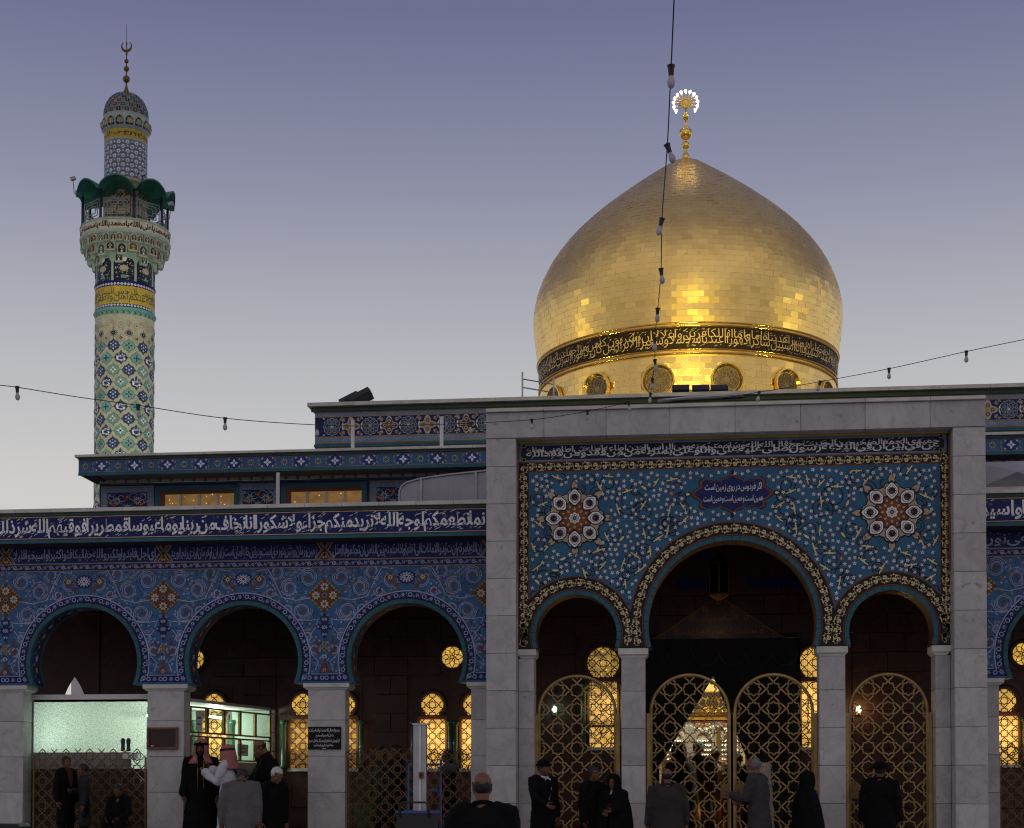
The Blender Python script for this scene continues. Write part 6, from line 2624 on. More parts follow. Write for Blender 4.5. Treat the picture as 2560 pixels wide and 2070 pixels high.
# hoops behind the fence: pipes of the frosted front
# side arcade with a pointed opening beyond the hall corner
g = G()
ex0, ex1 = -16.0, -11.521
pa, pb = at(162, 1735, YW)[0], at(206, 1735, YW)[0]
zt2 = at(184, 1690, YW)[1]
mid2 = (pa + pb) / 2
hw2 = (pb - pa) / 2 * 1.5
pts = [(ex0, .4), (mid2 - hw2, .4)] + [(mid2 - hw2 * (1 - (k / 8) ** 1.9), 2.9 + (zt2 - 2.9) * (k / 8) ** .8) for k in range(9)] + [(mid2 + hw2 * (1 - (k / 8) ** 1.9), 2.9 + (zt2 - 2.9) * (k / 8) ** .8) for k in range(7, -1, -1)] + [(mid2 + hw2, .4), (ex1, .4), (ex1, 5.6), (ex0, 5.6)]
g.prism(pts, YW + .02, YW + .09, 'brown_marble')
o = g.build('end_wall')
tag(o, 'dark end wall with a small pointed opening onto the pale sky', 'wall')
bx = at(178, 1715, 46)[0]
g = G()
g.box(bx, bx + 4, 46, 52, 0, 6.3, 'white_paint')
o = g.build('grey_outbuilding')
tag(o, 'plain grey building glimpsed through the small pointed opening', 'building')

# ================================================================ signs on the pillars
def sign(px0, px1, py0, py1, lab, framed):
    Y = YA + .03
    x0, z1 = at(px0, py0, Y)
    x1, z0 = at(px1, py1, Y)
    rt = thing('notice_board', lab, 'sign', ((x0 + x1) / 2, Y, (z0 + z1) / 2))
    g = G()
    g.box(x0, x1, Y - .03, Y - .002, z0, z1, 'sign_black' if not framed else 'wood_dark')
    g.build('board', rt)
    if framed:
        g = G()
        w = .035
        for q in ((x0, x1, z1 - w, z1), (x0, x1, z0, z0 + w), (x0, x0 + w, z0 + w, z1 - w), (x1 - w, x1, z0 + w, z1 - w)):
            g.box(q[0], q[1], Y - .055, Y - .031, q[2], q[3], 'wood_frame')
        g.build('frame', rt)
        g = G()
        g.box(x0 + .07, x0 + .12, Y - .034, Y - .031, z0 + .05, z0 + .065, 'paper')
        g.build('card', rt)
    else:
        p = Pad(lambda u, v, o_: (u, Y - .03 - o_, v))
        h = z1 - z0
        for tx_, a, b, u0, u1 in (('يمنع ادخال الاطعمة والحاجيات', .74, .93, .04, .96), ('داخل الحرم المحترم', .53, .69, .24, .78), ('از آوردن غذا ولوازم دیگر داخل حرم', .29, .46, .04, .96), ('جدا خودداری فرمائید', .10, .25, .18, .78)):
            p.text(tx_, x0 + (x1 - x0) * u0, x0 + (x1 - x0) * u1, z0 + h * a, z0 + h * b, 'sign_white', 1, .012)
        p.rect(x0 + (x1 - x0) * .44, x0 + (x1 - x0) * .54, z0 + h * .03, z0 + h * .055, 'sign_white', 1)
        p.build('lettering', rt)


sign(369, 446, 1819, 1873, 'blank dark board in a reddish wooden frame on a marble pillar', True)
sign(771, 853, 1817, 1873, 'black sign with four white lines of writing on a marble pillar', False)

# ================================================================ roof fittings
# curved sheet metal canopy over the walk, left of the portal
YM = 28.6
cn = thing('metal_canopy', 'grey sheet metal barrel canopy on the roof left of the portal', 'canopy', (at(1100, 1240, YM)[0], YM, 6.0))
xl = at(998, 1250, YM)[0]
ztm = lambda px, py: at(px, py, YM)
prof = [ztm(998, 1262), ztm(999, 1228), ztm(1004, 1216), ztm(1016, 1207), ztm(1050, 1197), ztm(1120, 1187), ztm(1215, 1177), ztm(1330, 1170)]
for (i0, i1) in ((0, 5), (5, 6), (6, 7)):
    g = G()
    seg = prof[i0:i1 + 1]
    pts = [(seg[0][0] + .003, 5.95)] + [(x + (.003 if k == 0 else 0), z) for k, (x, z) in enumerate(seg)] + [(seg[-1][0], 5.95)]
    g.prism(pts, YM, YM + 1.8, 'galvanised')
    g.build('metal_sheet', cn)
for a, b in zip(prof[1:], prof[2:]):
    pass
g = G()
g.tube([(x, YM - .012, z) for x, z in prof], .02, 6, 'steel')
for px in (1053, 1190):
    x = at(px, 1230, YM)[0]
    g.box(x - .02, x + .02, YM - .035, YM - .002, 5.95, at(px, 1195 if px < 1100 else 1180, YM)[1], 'steel')
g.build('seam_strip', cn)
cn2 = thing('metal_canopy', 'grey sheet metal hood on the roof right of the portal', 'canopy', (at(2510, 1240, YM)[0], YM, 6.0))
g = G()
xa, xb = at(2440, 1240, YM)[0], at(2640, 1240, YM)[0]
za_, zb2 = at(2500, 1222, YM)[1], at(2500, 1154, YM)[1]
xm = at(2540, 1240, YM)[0]
g.mesh_([(xa, YM, za_), (xb, YM, za_), (xb, YM, zb2), (xa, YM, zb2), (xm, YM - .16, (za_ * .45 + zb2 * .55)), (xa, YM + 1.6, za_), (xb, YM + 1.6, za_), (xb, YM + 1.6, zb2), (xa, YM + 1.6, zb2)],
        [(0, 1, 4), (1, 2, 4), (2, 3, 4), (3, 0, 4), (3, 2, 7, 8), (0, 3, 8, 5), (1, 6, 7, 2)], 'galvanised')
g.box(xa, xb, YM - .2, YM + .3, za_ - .12, za_ - .001, 'coping_stone')
g.build('metal_sheet', cn2)
# white pipes on the roofs
for px, y0, y1, Y, lab in ((882, 1053, 1116, 30.6, 'short white vent pipe on the cornice roof, left of the pair'), (1104, 1045, 1107, 30.6, 'short white vent pipe on the cornice roof, right of the pair beside the portal'), (695, 1182, 1266, 29.6, 'thin grey downpipe before the upper storey between its amber windows')):
    x, z1 = at(px, y0, Y)
    _, z0 = at(px, y1, Y)
    g = G()
    g.tube([(x, Y, min(z0, 8.03) if Y > 30 else 6.0), (x, Y, z1)], .036, 10, 'white_paint')
    if Y > 30:
        g.tube([(x, Y, z1 - .001), (x, Y, z1 + .02)], .045, 10, 'white_paint')
    o = g.build('vent_pipe' if Y > 30 else 'downpipe', smooth=False)
    tag(o, lab, 'pipe', 'vent pipes on the cornice roof' if Y > 30 else None)


def floodlight(x, y, z, yaw, pitch_, w, label, e=0, target=None, col=(1, .8, .3), spot=80, group='floodlights lighting the dome', roll=0., up_=.14):
    rt = thing('floodlight', label, 'floodlight', (x, y, z), group)
    g = G()
    R1 = Matrix.Rotation(yaw, 3, 'Z') @ Matrix.Rotation(roll, 3, 'Y') @ Matrix.Rotation(pitch_, 3, 'X')
    ax_, ay_, az_ = R1 @ Vector((1, 0, 0)), R1 @ Vector((0, 1, 0)), R1 @ Vector((0, 0, 1))
    hq = .16 if w > .25 else .085
    c = Vector((x, y, z + up_))
    q = [c + ax_ * (w * i) + ay_ * (.09 * j) + az_ * (hq * k * (1 if j > 0 else .7)) for k in (-1, 1) for i, j in ((-1, -1), (1, -1), (1, 1), (-1, 1))]
    g.mesh_(q, [(3, 2, 1, 0), (4, 5, 6, 7), (0, 1, 5, 4), (1, 2, 6, 5), (2, 3, 7, 6), (3, 0, 4, 7)], 'lamp_body')
    g.build('housing', rt)
    g = G()
    g.face([c + ax_ * (w * .9 * i) + ay_ * .093 + az_ * (hq * .88 * k) for i, k in ((-1, -1), (1, -1), (1, 1), (-1, 1))], 'warm_lamp' if e else 'dark_glass')
    g.build('lens', rt)
    g = G()
    for sg in (-1, 1):
        g.tube([(x, y, z), c + ax_ * (w + .02) * sg - Vector((0, 0, up_ * .8)), c + ax_ * (w + .02) * sg], .014, 5, 'steel')
    g.build('bracket', rt)
    if e:
        lo = light('flood_beam', 'SPOT', c + ay_ * .12, e, col, rt, target=target, spot=spot, blend=.6, radius=.12)
    return rt


E_D = 520
for px, k in ((1702, 0), (1752, 1), (1798, 2)):
    x, z = at(px, 983, 38.0)
    floodlight(x, 38.0, max(10.19, z - .06), 0, .75, .205, ('left', 'middle', 'right')[k] + ' one of three black floodlights on the roof edge before the golden dome', E_D, (DX + (k - 1) * 1.3, DY - 4.2, 14.3), (1, .78, .14), 80)
for sg, nm in ((-1, 'left'), (1, 'right')):
    floodlight(DX + sg * 6.6, 40.6, 10.19, -sg * .75, .75, .21, 'black floodlight at the ' + nm + ' side of the dome roof', E_D * .8, (DX + sg * 2.6, DY - 3.2, 14.2), (1, .78, .18), 85)
    x = DX
for k, (px, py, w) in enumerate(((874, 1012, .24), (902, 1008, .28))):
    x, z = at(px, py, 36.6)
    floodlight(x, 36.6, 10.31, .25, .5, w, ('smaller' if k == 0 else 'larger') + ' of two tilted floodlights on the corner of the blue tiled block', 0, None, group='tilted floodlights on the tiled block', roll=-.5, up_=.24)
# assumed unseen floodlights, added to give the dome its highlights
for x, y, z, e in ((5, -30, 18.5, 11000), (-33, 38, 15, 1100), (36, 37, 15, 1500)):
    light('assumed_flood', 'SPOT', (x, y, z), e, (1, .84, .16), None, target=(DX, DY - 3, 14.6), spot=14 if y < 0 else 24, blend=.5, radius=2.2)
# floodlight for the minaret, on the hall roof
mf = floodlight(-9.5, 34.2, 7.5, .35, .5, .22, 'floodlight on the hall roof aimed at the minaret', 22000, (MX, MY - 1, 19), (.95, 1, .74), 26, group='floodlights aimed at the minaret')
# ladder rail at the foot of the dome
x0, x1 = at(1306, 960, 39)[0], at(1350, 960, 39)[0]
rt = thing('steel_ladder', 'grey steel ladder frame beside the foot of the dome', 'ladder', (x0, 39, 10.2))
g = G()
g.tube([(x0, 39, 10.15), (x0, 39, at(1306, 930, 39)[1])], .022, 6, 'steel')
g.tube([(x1 + .3, 39.5, 10.15), (x1 + .3, 39.5, at(1306, 935, 39)[1])], .022, 6, 'steel')
g.build('rail', rt)
for py in (947, 968, 992):
    g = G()
    z = at(1320, py, 39)[1]
    g.tube([(x0, 39, z), (x1 + .3, 39.5, z - .03)], .016, 6, 'steel')
    g.build('rung', rt)
# small junk on the ledge: cable tray under the floodlights
g = G()
x, z = at(1745, 996, 35.9)
g.tube([(x - .9, 35.85, z - .05), (x - .3, 35.85, z), (x + .4, 35.85, z + .02), (x + 1.0, 35.85, z + .04)], .045, 8, 'steel')
o = g.build('cable_duct')
tag(o, 'grey cable duct lying along the roof edge under the dome floodlights', 'duct')


# ================================================================ strings of bulbs
def bulb_string(pts, bulbs, label, up=Vector((0, 0, 1)), scale=.85):
    """pts: (px, py, Y) along the cable; bulbs: (px, py, Y)"""
    P3 = [Vector((at(a, b, Y)[0], Y, at(a, b, Y)[1])) for a, b, Y in pts]
    rt = thing('bulb_string', label, 'string lights', P3[0])
    # smooth the run
    fine = []
    for i in range(len(P3) - 1):
        p0, p1, p2, p3 = P3[max(0, i - 1)], P3[i], P3[i + 1], P3[min(len(P3) - 1, i + 2)]
        for k in range(6):
            t = k / 6
            fine.append(.5 * ((2 * p1) + (p2 - p0) * t + (2 * p0 - 5 * p1 + 4 * p2 - p3) * t * t + (3 * p1 - p0 - 3 * p2 + p3) * t ** 3))
    fine.append(P3[-1])
    g = G()
    g.tube(fine, .0052, 5, 'cable')
    g.build('cable', rt, smooth=True)
    for (px, py, Y, tilt) in bulbs:
        x, z = at(px, py, Y)
        c = min(fine, key=lambda q: hypot(q.x - x, (q.z - z)) + .2 * abs(q.y - Y))
        R1 = Matrix.Rotation(tilt, 3, 'Y')
        D = R1 @ Vector((0, 0, -1))
        k = scale
        g = G()
        g.tube([c + D * -.012 * k, c + D * .02 * k, c + D * .075 * k], [.034 * k, .026 * k, .021 * k], 10, 'socket')
        so = g.build('bulb_socket', rt, smooth=False)
        g = G()
        pr = [(.016, .07), (.018, .085), (.027, .105), (.034, .128), (.034, .148), (.026, .168), (.012, .180), (.001, .183)]
        v = []
        n = 12
        e1 = D.orthogonal().normalized()
        e2 = D.cross(e1)
        for r_, d_ in pr:
            v += [c + D * d_ * k + (e1 * cos(2 * pi * i / n) + e2 * sin(2 * pi * i / n)) * r_ * k for i in range(n)]
        g.mesh_(v, [(j * n + i, j * n + (i + 1) % n, (j + 1) * n + (i + 1) % n, (j + 1) * n + i) for j in range(len(pr) - 1) for i in range(n)], 'bulb_glass')
        g.build('bulb', so, smooth=True)


B = 1.19236
vs = [(1414, -20, 10.5), (1407, 140, 11.2), (1399, 305, 13.0), (1388, 460, 15), (1386, 565, 16.8), (1379, 648, 18.5), (1373, 710, 20), (1373, 755, 21.5), (1368, 795, 23.5), (1364, 825, 25.4)]
bulb_string([(a * B, b * B, Y) for a, b, Y in vs], [(1407 * B, 140 * B, 11.2, .0), (1399 * B, 305 * B, 13, -.35), (1388 * B, 458 * B, 15, .25), (1386 * B, 563 * B, 16.8, -.1), (1379 * B, 646 * B, 18.5, .05), (1373 * B, 710 * B, 20, .02), (1373 * B, 755 * B, 21.5, -.1), (1369 * B, 792 * B, 23.5, 0), (1365 * B, 822 * B, 25.4, .1)],
            'dark cable with nine unlit bulbs hanging down past the golden dome')
hs = [(-20, 806, 17), (36, 812, 17.2), (160, 832, 17.6), (290, 850, 18), (472, 877, 19), (665, 891, 20.4), (800, 893, 21.4), (960, 888, 23), (1115, 880, 24.2), (1232, 862, 25), (1318, 843, 25.3)]
bulb_string([(a * B, b * B, Y) for a, b, Y in hs], [(36 * B, 812 * B, 17.2, -.05), (288 * B, 851 * B, 18, -.05), (472 * B, 877 * B, 19, 0), (665 * B, 887 * B, 20.4, 0), (975 * B, 884 * B, 23, 0), (1115 * B, 879 * B, 24.2, 0), (1232 * B, 862 * B, 25, .05), (1319 * B, 843 * B, 25.3, -.15)],
            'dark cable with unlit bulbs sagging across the minaret to the portal top', scale=.82)
rs = [(1370, 838, 25.3), (1480, 838, 25), (1592, 822, 24.5), (1720, 800, 24), (1864, 773, 23), (2026, 737, 22), (2180, 705, 21)]
bulb_string([(a * B, b * B, Y) for a, b, Y in rs], [(1592 * B, 822 * B, 24.5, .2), (1722 * B, 801 * B, 24, .3), (1864 * B, 773 * B, 23, 0), (2027 * B, 737 * B, 22, 0)],
            'dark cable with unlit bulbs rising from the portal top to the right edge', scale=.82)

# ================================================================ column heater, trolley, bag, plant in the third arch
YH = 24.6
x0, zt_h = at(1033, 1812, YH)
x1, _ = at(1066, 1812, YH)
x2, _ = at(1069, 1812, YH)
rt = thing('metal_column', 'tall white anodised metal column standing before the lattice fence', 'column', ((x0 + x1) / 2, YH, .6))
g = G()
w = x1 - x0
for k, (a, b, d) in enumerate(((0, .42, .02), (.42, .60, 0), (.60, .98, .02))):
    g.box(x0 + w * a, x0 + w * b - .002, YH + d, YH + .13, .62, zt_h, 'anodised' if k != 1 else 'white_paint')
g.build('profile', rt)
g = G()
g.box(x0 - .01, x1 + .02, YH - .02, YH + .16, zt_h + .001, zt_h + .02, 'white_paint')
g.build('top_plate', rt)
g = G()
xs_, zs2 = at(1053, 1938, YH)
g.box(xs_ - .035, xs_ + .035, YH - .025, YH - .002, zs2 - .05, zs2 + .05, 'brass')
g.box(xs_ - .012, xs_ + .012, YH - .03, YH - .0255, zs2 - .025, zs2 + .025, 'sign_black')
g.build('switch', rt)
g = G()
g.box(x0 - .2, x1 + .2, YH - .12, YH + .2, .004, .06, 'cart_black')
g.tube([((x0 + x1) / 2, YH + .06, .06), ((x0 + x1) / 2, YH + .06, .64)], .05, 10, 'steel')
g.build('foot', rt)

YT_ = 25.2
tr = thing('blue_trolley', 'blue tube framed trolley behind the white metal column', 'trolley', (at(1060, 2000, YT_)[0], YT_, .0))
xa, za_ = at(1022, 1908, YT_)
xb, zb2 = at(1102, 1910, YT_)
g = G()
for x in (xa, xb):
    g.tube([(x, YT_ - .02, .2), (x, YT_, za_ - .03)], .019, 8, 'blue_paint')
for z in (za_ - .02, at(1060, 1976, YT_)[1], .62):
    g.tube([(xa, YT_, z), (xb, YT_, z)], .017, 8, 'blue_paint')
g.tube([(xb, YT_, za_ - .02), (xb, YT_, za_ + .02), (xb + .02, YT_ + .05, za_ + .06)], .02, 8, 'blue_paint')
g.build('frame', tr, smooth=True)
g = G()
g.box(xa - .03, xb + .03, YT_ - .35, YT_ + .02, .18, .22, 'blue_paint')
g.build('deck', tr)
for sg in (xa, xb):
    g = G()
    g.tube([(sg - .03, YT_ - .02, .12), (sg + .03, YT_ - .02, .12)], .116, 14, 'cart_black')
    g.build('wheel', tr)
g = G()
xm_ = at(1122, 1918, YT_)[0]
g.ball((xm_, YT_ + .02, za_ - .08), (.13, .07, .085), 'cloth_grey', 12, 8)
o = g.build('grey_cloth_bundle', smooth=True)
tag(o, 'small grey cloth bundle hung at the handle of the blue trolley', 'bundle')
for px, ph, lab in ((1075, 0, 'left red cable coiling down behind the metal column'), (1108, 2, 'right red cable coiling down the blue trolley')):
    g = G()
    x, z = at(px, 1930, YT_ - .04)
    g.tube([(x + .03 * sin(i * .55 + ph) + .02 * sin(i * .9), YT_ - .05 + .02 * cos(i * .55), z + .1 - .032 * i) for i in range(34)], .007, 5, 'red_cable')
    o = g.build('red_cable', smooth=True)
    tag(o, lab, 'cable', 'red cables by the trolley')
YB_ = 23.8
ct = thing('black_cart', 'black handcart with blue rim and round handle by the fence', 'cart', (at(1040, 2060, YB_)[0], YB_, 0))
xa, za_ = at(991, 2030, YB_)
xb, _ = at(1088, 2030, YB_)
g = G()
g.prism([(xa, .15), (xb - .06, .15), (xb, za_ - .02), (xa, za_ - .02)], YB_, YB_ + .4, 'cart_black')
g.build('box', ct)
g = G()
for q in ((xa - .015, xb + .015, YB_ - .02, YB_ + .02), (xa - .015, xb + .015, YB_ + .38, YB_ + .42)):
    g.box(*q, za_ - .019, za_ + .015, 'blue_paint')
for q in ((xa - .016, xa + .02), (xb - .02, xb + .016)):
    g.box(*q, YB_ + .021, YB_ + .379, za_ - .019, za_ + .015, 'blue_paint')
g.build('rim', ct)
g = G()
h0, h1 = at(1000, 2030, YB_)[0], at(1072, 2030, YB_)[0]
zh = at(1030, 2006, YB_)[1]
g.tube([(h0, YB_ - .03, za_ - .08), (h0, YB_ - .03, zh - .05), (h0 + .05, YB_ - .03, zh), (h1 - .05, YB_ - .03, zh), (h1, YB_ - .03, zh - .05), (h1, YB_ - .03, za_ - .08)], .016, 8, 'cart_black')
g.build('handle', ct, smooth=True)
for x in (xa + .06, xb - .12):
    g = G()
    g.tube([(x - .02, YB_ + .2, .10), (x + .02, YB_ + .2, .10)], .098, 14, 'cart_black')
    g.build('wheel', ct)
g = G()
xa, za_ = at(-30, 2060, 22)
xb, _ = at(52, 2060, 22)
g.prism([(xa, .5), (xb, .5), (xb - .01, za_ - .04), (xb - .05, za_), (xa, za_)], 22, 22.4, 'cart_black')
o = g.build('dark_trunk')
tag(o, 'dark trunk at the lower left corner of the picture', 'trunk')

# plants
for px, py, Y, h, lab in ((905, 2010, 26.4, .62, 'potted leafy plant at the foot of the fence beside the sign pillar'), ):
    x, zt2 = at(px, py, Y)
    rt = thing('potted_plant', lab, 'plant', (x, Y, 0))
    g = G()
    g.lathe([(.10, .15), (.15, .45), (.16, .47), (.13, .46)], 14, (x, Y, 0), 'wood_frame')
    g.build('pot', rt)
    g = G()
    for i in range(70):
        a = random.uniform(0, 6.28)
        r_ = random.uniform(.02, .24)
        z = random.uniform(.55, zt2 + .05)
        c = Vector((x + r_ * cos(a), Y + r_ * sin(a) * .7, z))
        d = Vector((cos(a), sin(a), random.uniform(-.4, .6))).normalized()
        s_ = d.cross(Vector((0, 0, 1))).normalized()
        L_ = random.uniform(.07, .13)
        g.face([c - d * L_ * .4, c + s_ * L_ * .22, c + d * L_ * .6, c - s_ * L_ * .22], 'leaf')
    g.build('foliage', rt)
    g = G()
    for i in range(7):
        a = i * .9
        g.tube([(x, Y, .45), (x + .06 * cos(a), Y + .05 * sin(a), .8), (x + .17 * cos(a), Y + .1 * sin(a), zt2)], .008, 4, 'leaf')
    g.build('stem', rt)
# ================================================================ people
def remesh(g, name, voxel, smooth=3, wrinkle=0., wscale=7., parent=None, extra=None):
    """fuses overlapping volumes into one continuous skin"""
    tmp = bpy.data.objects.new(name, g.mesh(name))
    BENCH.collection.objects.link(tmp)
    md = tmp.modifiers.new('r', 'REMESH')
    md.mode = 'VOXEL'
    md.voxel_size = voxel
    if smooth:
        ms = tmp.modifiers.new('s', 'SMOOTH')
        ms.iterations = smooth
        ms.factor = .5
    BENCH.view_layers[0].update()
    ev = tmp.evaluated_get(BENCH.view_layers[0].depsgraph)
    me = bpy.data.meshes.new_from_object(ev)
    bpy.data.objects.remove(tmp)
    me.name = name
    if wrinkle:
        off = Vector((random.uniform(0, 99), random.uniform(0, 99), random.uniform(0, 99)))
        nor = [v.normal.copy() for v in me.vertices]
        cos_ = [v.co.copy() for v in me.vertices]
        flat = []
        for c_, n_ in zip(cos_, nor):
            n = noise.noise(Vector((c_.x * wscale, c_.y * wscale, c_.z * wscale * .38)) + off) + .5 * noise.noise(c_ * wscale * 2.1 + off)
            flat.extend(c_ + n_ * (n * wrinkle))
        me.vertices.foreach_set('co', flat)
        me.update()
    me.polygons.foreach_set('use_smooth', [True] * len(me.polygons))
    if extra and extra.f:
        m2 = extra.mesh('x', True)
        bm = bmesh.new()
        bm.from_mesh(me)
        base = len(me.materials)
        n0 = len(bm.faces)
        bm.from_mesh(m2)
        bm.faces.ensure_lookup_table()
        for f in bm.faces[n0:]:
            f.material_index += base
        for m_ in m2.materials:
            me.materials.append(m_)
        bm.to_mesh(me)
        bm.free()
    o = bpy.data.objects.new(name, me)
    return link(o, None, None) if parent is None else attach(o, parent)


def attach(o, parent):
    COL.objects.link(o)
    o.parent = parent
    return o


HANG = ((.05, .0, -.29), (.06, .05, -.54))


def person(label, x, y, z, face, h=1.74, lean=0., nod=0., turn=0., armL=HANG, armR=HANG, top='cloth_charcoal', hem=.45, low='cloth_black', skin='skin', hair='hair_black', style='short',
           beard=None, head_wear=None, wide=1., robe=False, shirt=None, detail=True, sit=False, scarf=None, extra_fn=None):
    """face: direction the person faces, degrees from straight towards the camera (0), 90 = picture left, 180 = away"""
    rt = thing('person', label, 'person', (x, y, z))
    rt.rotation_euler = (0, 0, radians(180 - face))
    s = h / 1.75
    piv = Vector((0, 0, .95))
    RL = Matrix.Rotation(-lean, 3, 'X')
    drop = .45 if sit else 0.

    def U(p):
        """upper body point: leaned forward about the hips"""
        q = piv + RL @ (Vector(p) - piv)
        return (q - Vector((0, 0, drop))) * s

    def Lw(p):
        return Vector(p) * s
    sh = {-1: Vector((-.185 * wide, 0, 1.43)), 1: Vector((.185 * wide, 0, 1.43))}
    arms = {}
    for sg, a in ((-1, armL), (1, armR)):
        e = sh[sg] + Vector((a[0][0] * sg, a[0][1], a[0][2]))
        w = sh[sg] + Vector((a[1][0] * sg, a[1][1], a[1][2]))
        arms[sg] = (sh[sg], e, w)
    HR = RL @ Matrix.Rotation(turn, 3, 'Z') @ Matrix.Rotation(-nod, 3, 'X')
    hc = Vector((0, .025, 1.625))

    def Hd(p):
        q = Vector((0, .0, 1.53)) + Matrix.Rotation(turn, 3, 'Z') @ Matrix.Rotation(-nod, 3, 'X') @ (Vector(p) + hc - Vector((0, 0, 1.53)))
        return U(q)
    # legs
    legs = {}
    for sg in (-1, 1):
        if sit:
            legs[sg] = [Vector((.10 * sg, 0, .50)), Vector((.14 * sg, .42, .52)), Vector((.12 * sg, .40, .10)), Vector((.12 * sg, .54, .04))]
        else:
            legs[sg] = [Vector((.095 * sg, 0, .92)), Vector((.105 * sg, .02, .50)), Vector((.10 * sg, -.01, .09)), Vector((.11 * sg, .15, .04))]
    # ---- body
    b = G()
    b.tube([U((0, -.01, .92)), U((0, 0, 1.08)), U((0, 0, 1.28)), U((0, 0, 1.42)), U((0, .0, 1.47))], [.095 * s, .09 * s, .10 * s, .085 * s, .06 * s], 14, skin, True)
    b.tube([U((0, -.01, 1.44)), U((0, .005, 1.52)), Hd((0, -.02, -.06))], [.062 * s, .056 * s, .058 * s], 10, skin, True)
    for sg in (-1, 1):
        S_, E_, W_ = (U(q) for q in arms[sg])
        b.tube([S_.lerp(U((0, 0, 1.43)), .2), S_.lerp(E_, .5), E_, E_.lerp(W_, .35), W_], [.055 * s, .048 * s, .040 * s, .042 * s, .027 * s], 10, skin, True)
        L_ = [Lw(q) for q in legs[sg]]
        b.tube([L_[0], L_[0].lerp(L_[1], .5), L_[1], L_[1].lerp(L_[2], .35), L_[2]], [.085 * s, .075 * s, .056 * s, .055 * s, .038 * s], 10, skin, True)
        b.tube([L_[2], L_[3]], [.038 * s, .032 * s], 8, skin, True)
        d = (W_ - E_).normalized()
        b.ball(W_ + d * .045 * s, (.036 * s, .036 * s, .036 * s), skin, 8, 6)
    hrot = HR
    el = lambda c, r_: b.ball(Hd(c), tuple(q * s for q in r_), skin, 14, 10, hrot)
    el((0, -.012, .035), (.077, .096, .092))
    el((0, .022, -.04), (.062, .072, .078))
    el((0, .062, -.098), (.032, .030, .026))
    el((0, .080, .028), (.050, .020, .014))
    for sg in (-1, 1):
        el((.076 * sg, -.008, -.012), (.011, .020, .031))
        el((.040 * sg, .060, -.03), (.024, .024, .022))
    b.tube([Hd((0, .088, .018)), Hd((0, .106, -.012)), Hd((0, .112, -.034))], [.011 * s, .014 * s, .017 * s], 8, skin, True)
    el((0, .088, -.066), (.026, .012, .011))
    ex = G()
    for sg in (-1, 1):
        ex.ball(Hd((.030 * sg, .086, .004)), .0115 * s, 'eye_white', 8, 6)
        ex.ball(Hd((.030 * sg, .0945, .004)), .0058 * s, 'eye_dark', 6, 5)
        ex.tube([Hd((.012 * sg, .100, .026)), Hd((.030 * sg, .0995, .031)), Hd((.048 * sg, .088, .024))], [.004 * s, .0055 * s, .003 * s], 5, 'hair_black' if hair != 'hair_white' else 'hair_grey', True)
    ex.tube([Hd((-.022, .090, -.066)), Hd((0, .1015, -.065)), Hd((.022, .090, -.066))], [.003 * s, .0055 * s, .003 * s], 5, 'lips', True)
    # hands: palm with four unequal bent fingers and a thumb
    for sg in (-1, 1):
        S_, E_, W_ = (U(q) for q in arms[sg])
        d = (W_ - E_).normalized()
        inw = Vector((-sg, 0, 0))
        n_ = (inw - d * inw.dot(d))
        n_ = n_.normalized() if n_.length > .2 else Vector((0, 1, 0))
        t_ = d.cross(n_).normalized()
        if t_.y < 0:
            t_ = -t_
        ex.tube([W_ - d * .01 * s, W_ + d * .035 * s, W_ + d * .085 * s], [.026 * s, .036 * s, .034 * s], 8, skin, True, .6)
        for k, (o_, ln) in enumerate(((.026, .070), (.009, .080), (-.008, .074), (-.024, .058))):
            p0 = W_ + d * .080 * s + t_ * o_ * s
            p1 = p0 + d * ln * .45 * s + n_ * .010 * s
            p2 = p1 + d * ln * .30 * s + n_ * .022 * s
            p3 = p2 + d * ln * .12 * s + n_ * .020 * s
            ex.tube([p0, p1, p2, p3], [.0098 * s, .0092 * s, .0085 * s, .007 * s], 6, skin, True)
        p0 = W_ + d * .028 * s + t_ * .030 * s
        ex.tube([p0, p0 + (d * .6 + t_ * .6 + n_ * .3) * .040 * s, p0 + (d * 1.1 + t_ * .6 + n_ * .6) * .052 * s], [.012 * s, .011 * s, .008 * s], 6, skin, True)
    remesh(b, 'body', .0135, 2, parent=rt, extra=ex)
    # ---- garment for the upper body (coat, jacket, robe)
    c = G()
    k = wide
    tors = [(hem, .21), (.95, .195), (1.08, .185), (1.25, .20), (1.36, .19), (1.44, .135), (1.485, .082)]
    if robe:
        tors[0] = (.10, .27)
    pts, rad = [], []
    for zq, r_ in tors:
        q = Vector((0, 0, zq))
        if zq < .95:
            pts.append(Lw((0, 0, zq if not sit else max(.42, zq - drop))))
        else:
            pts.append(U(q))
        rad.append(r_ * s * k)
    # elliptical torso: wider than deep
    n = 20
    v = []
    for (p_, r_) in zip(pts, rad):
        for i in range(n):
            a = 2 * pi * i / n
            depth = .66 if p_.z > .9 * s else .78
            o_ = Vector((cos(a) * r_, sin(a) * r_ * depth, 0))
            v.append(p_ + (RL @ o_ if p_.z > .9 * s or sit else o_))
    f = [(j * n + i, j * n + (i + 1) % n, (j + 1) * n + (i + 1) % n, (j + 1) * n + i) for j in range(len(pts) - 1) for i in range(n)]
    f += [tuple(reversed(range(n))), tuple((len(pts) - 1) * n + i for i in range(n))]
    c.mesh_(v, f, top)
    for sg in (-1, 1):
        S_, E_, W_ = (U(q) for q in arms[sg])
        c.tube([U((.10 * sg * k, 0, 1.45)), S_, S_.lerp(E_, .5), E_, E_.lerp(W_, .5), W_ - (W_ - E_) * .02], [.075 * s, .082 * s, .078 * s, .068 * s, .066 * s, (.052 if not robe else .075) * s], 12, top, True)
    remesh(c, 'coat' if not robe else 'robe', .0165, 2, .022, 8.5, rt)
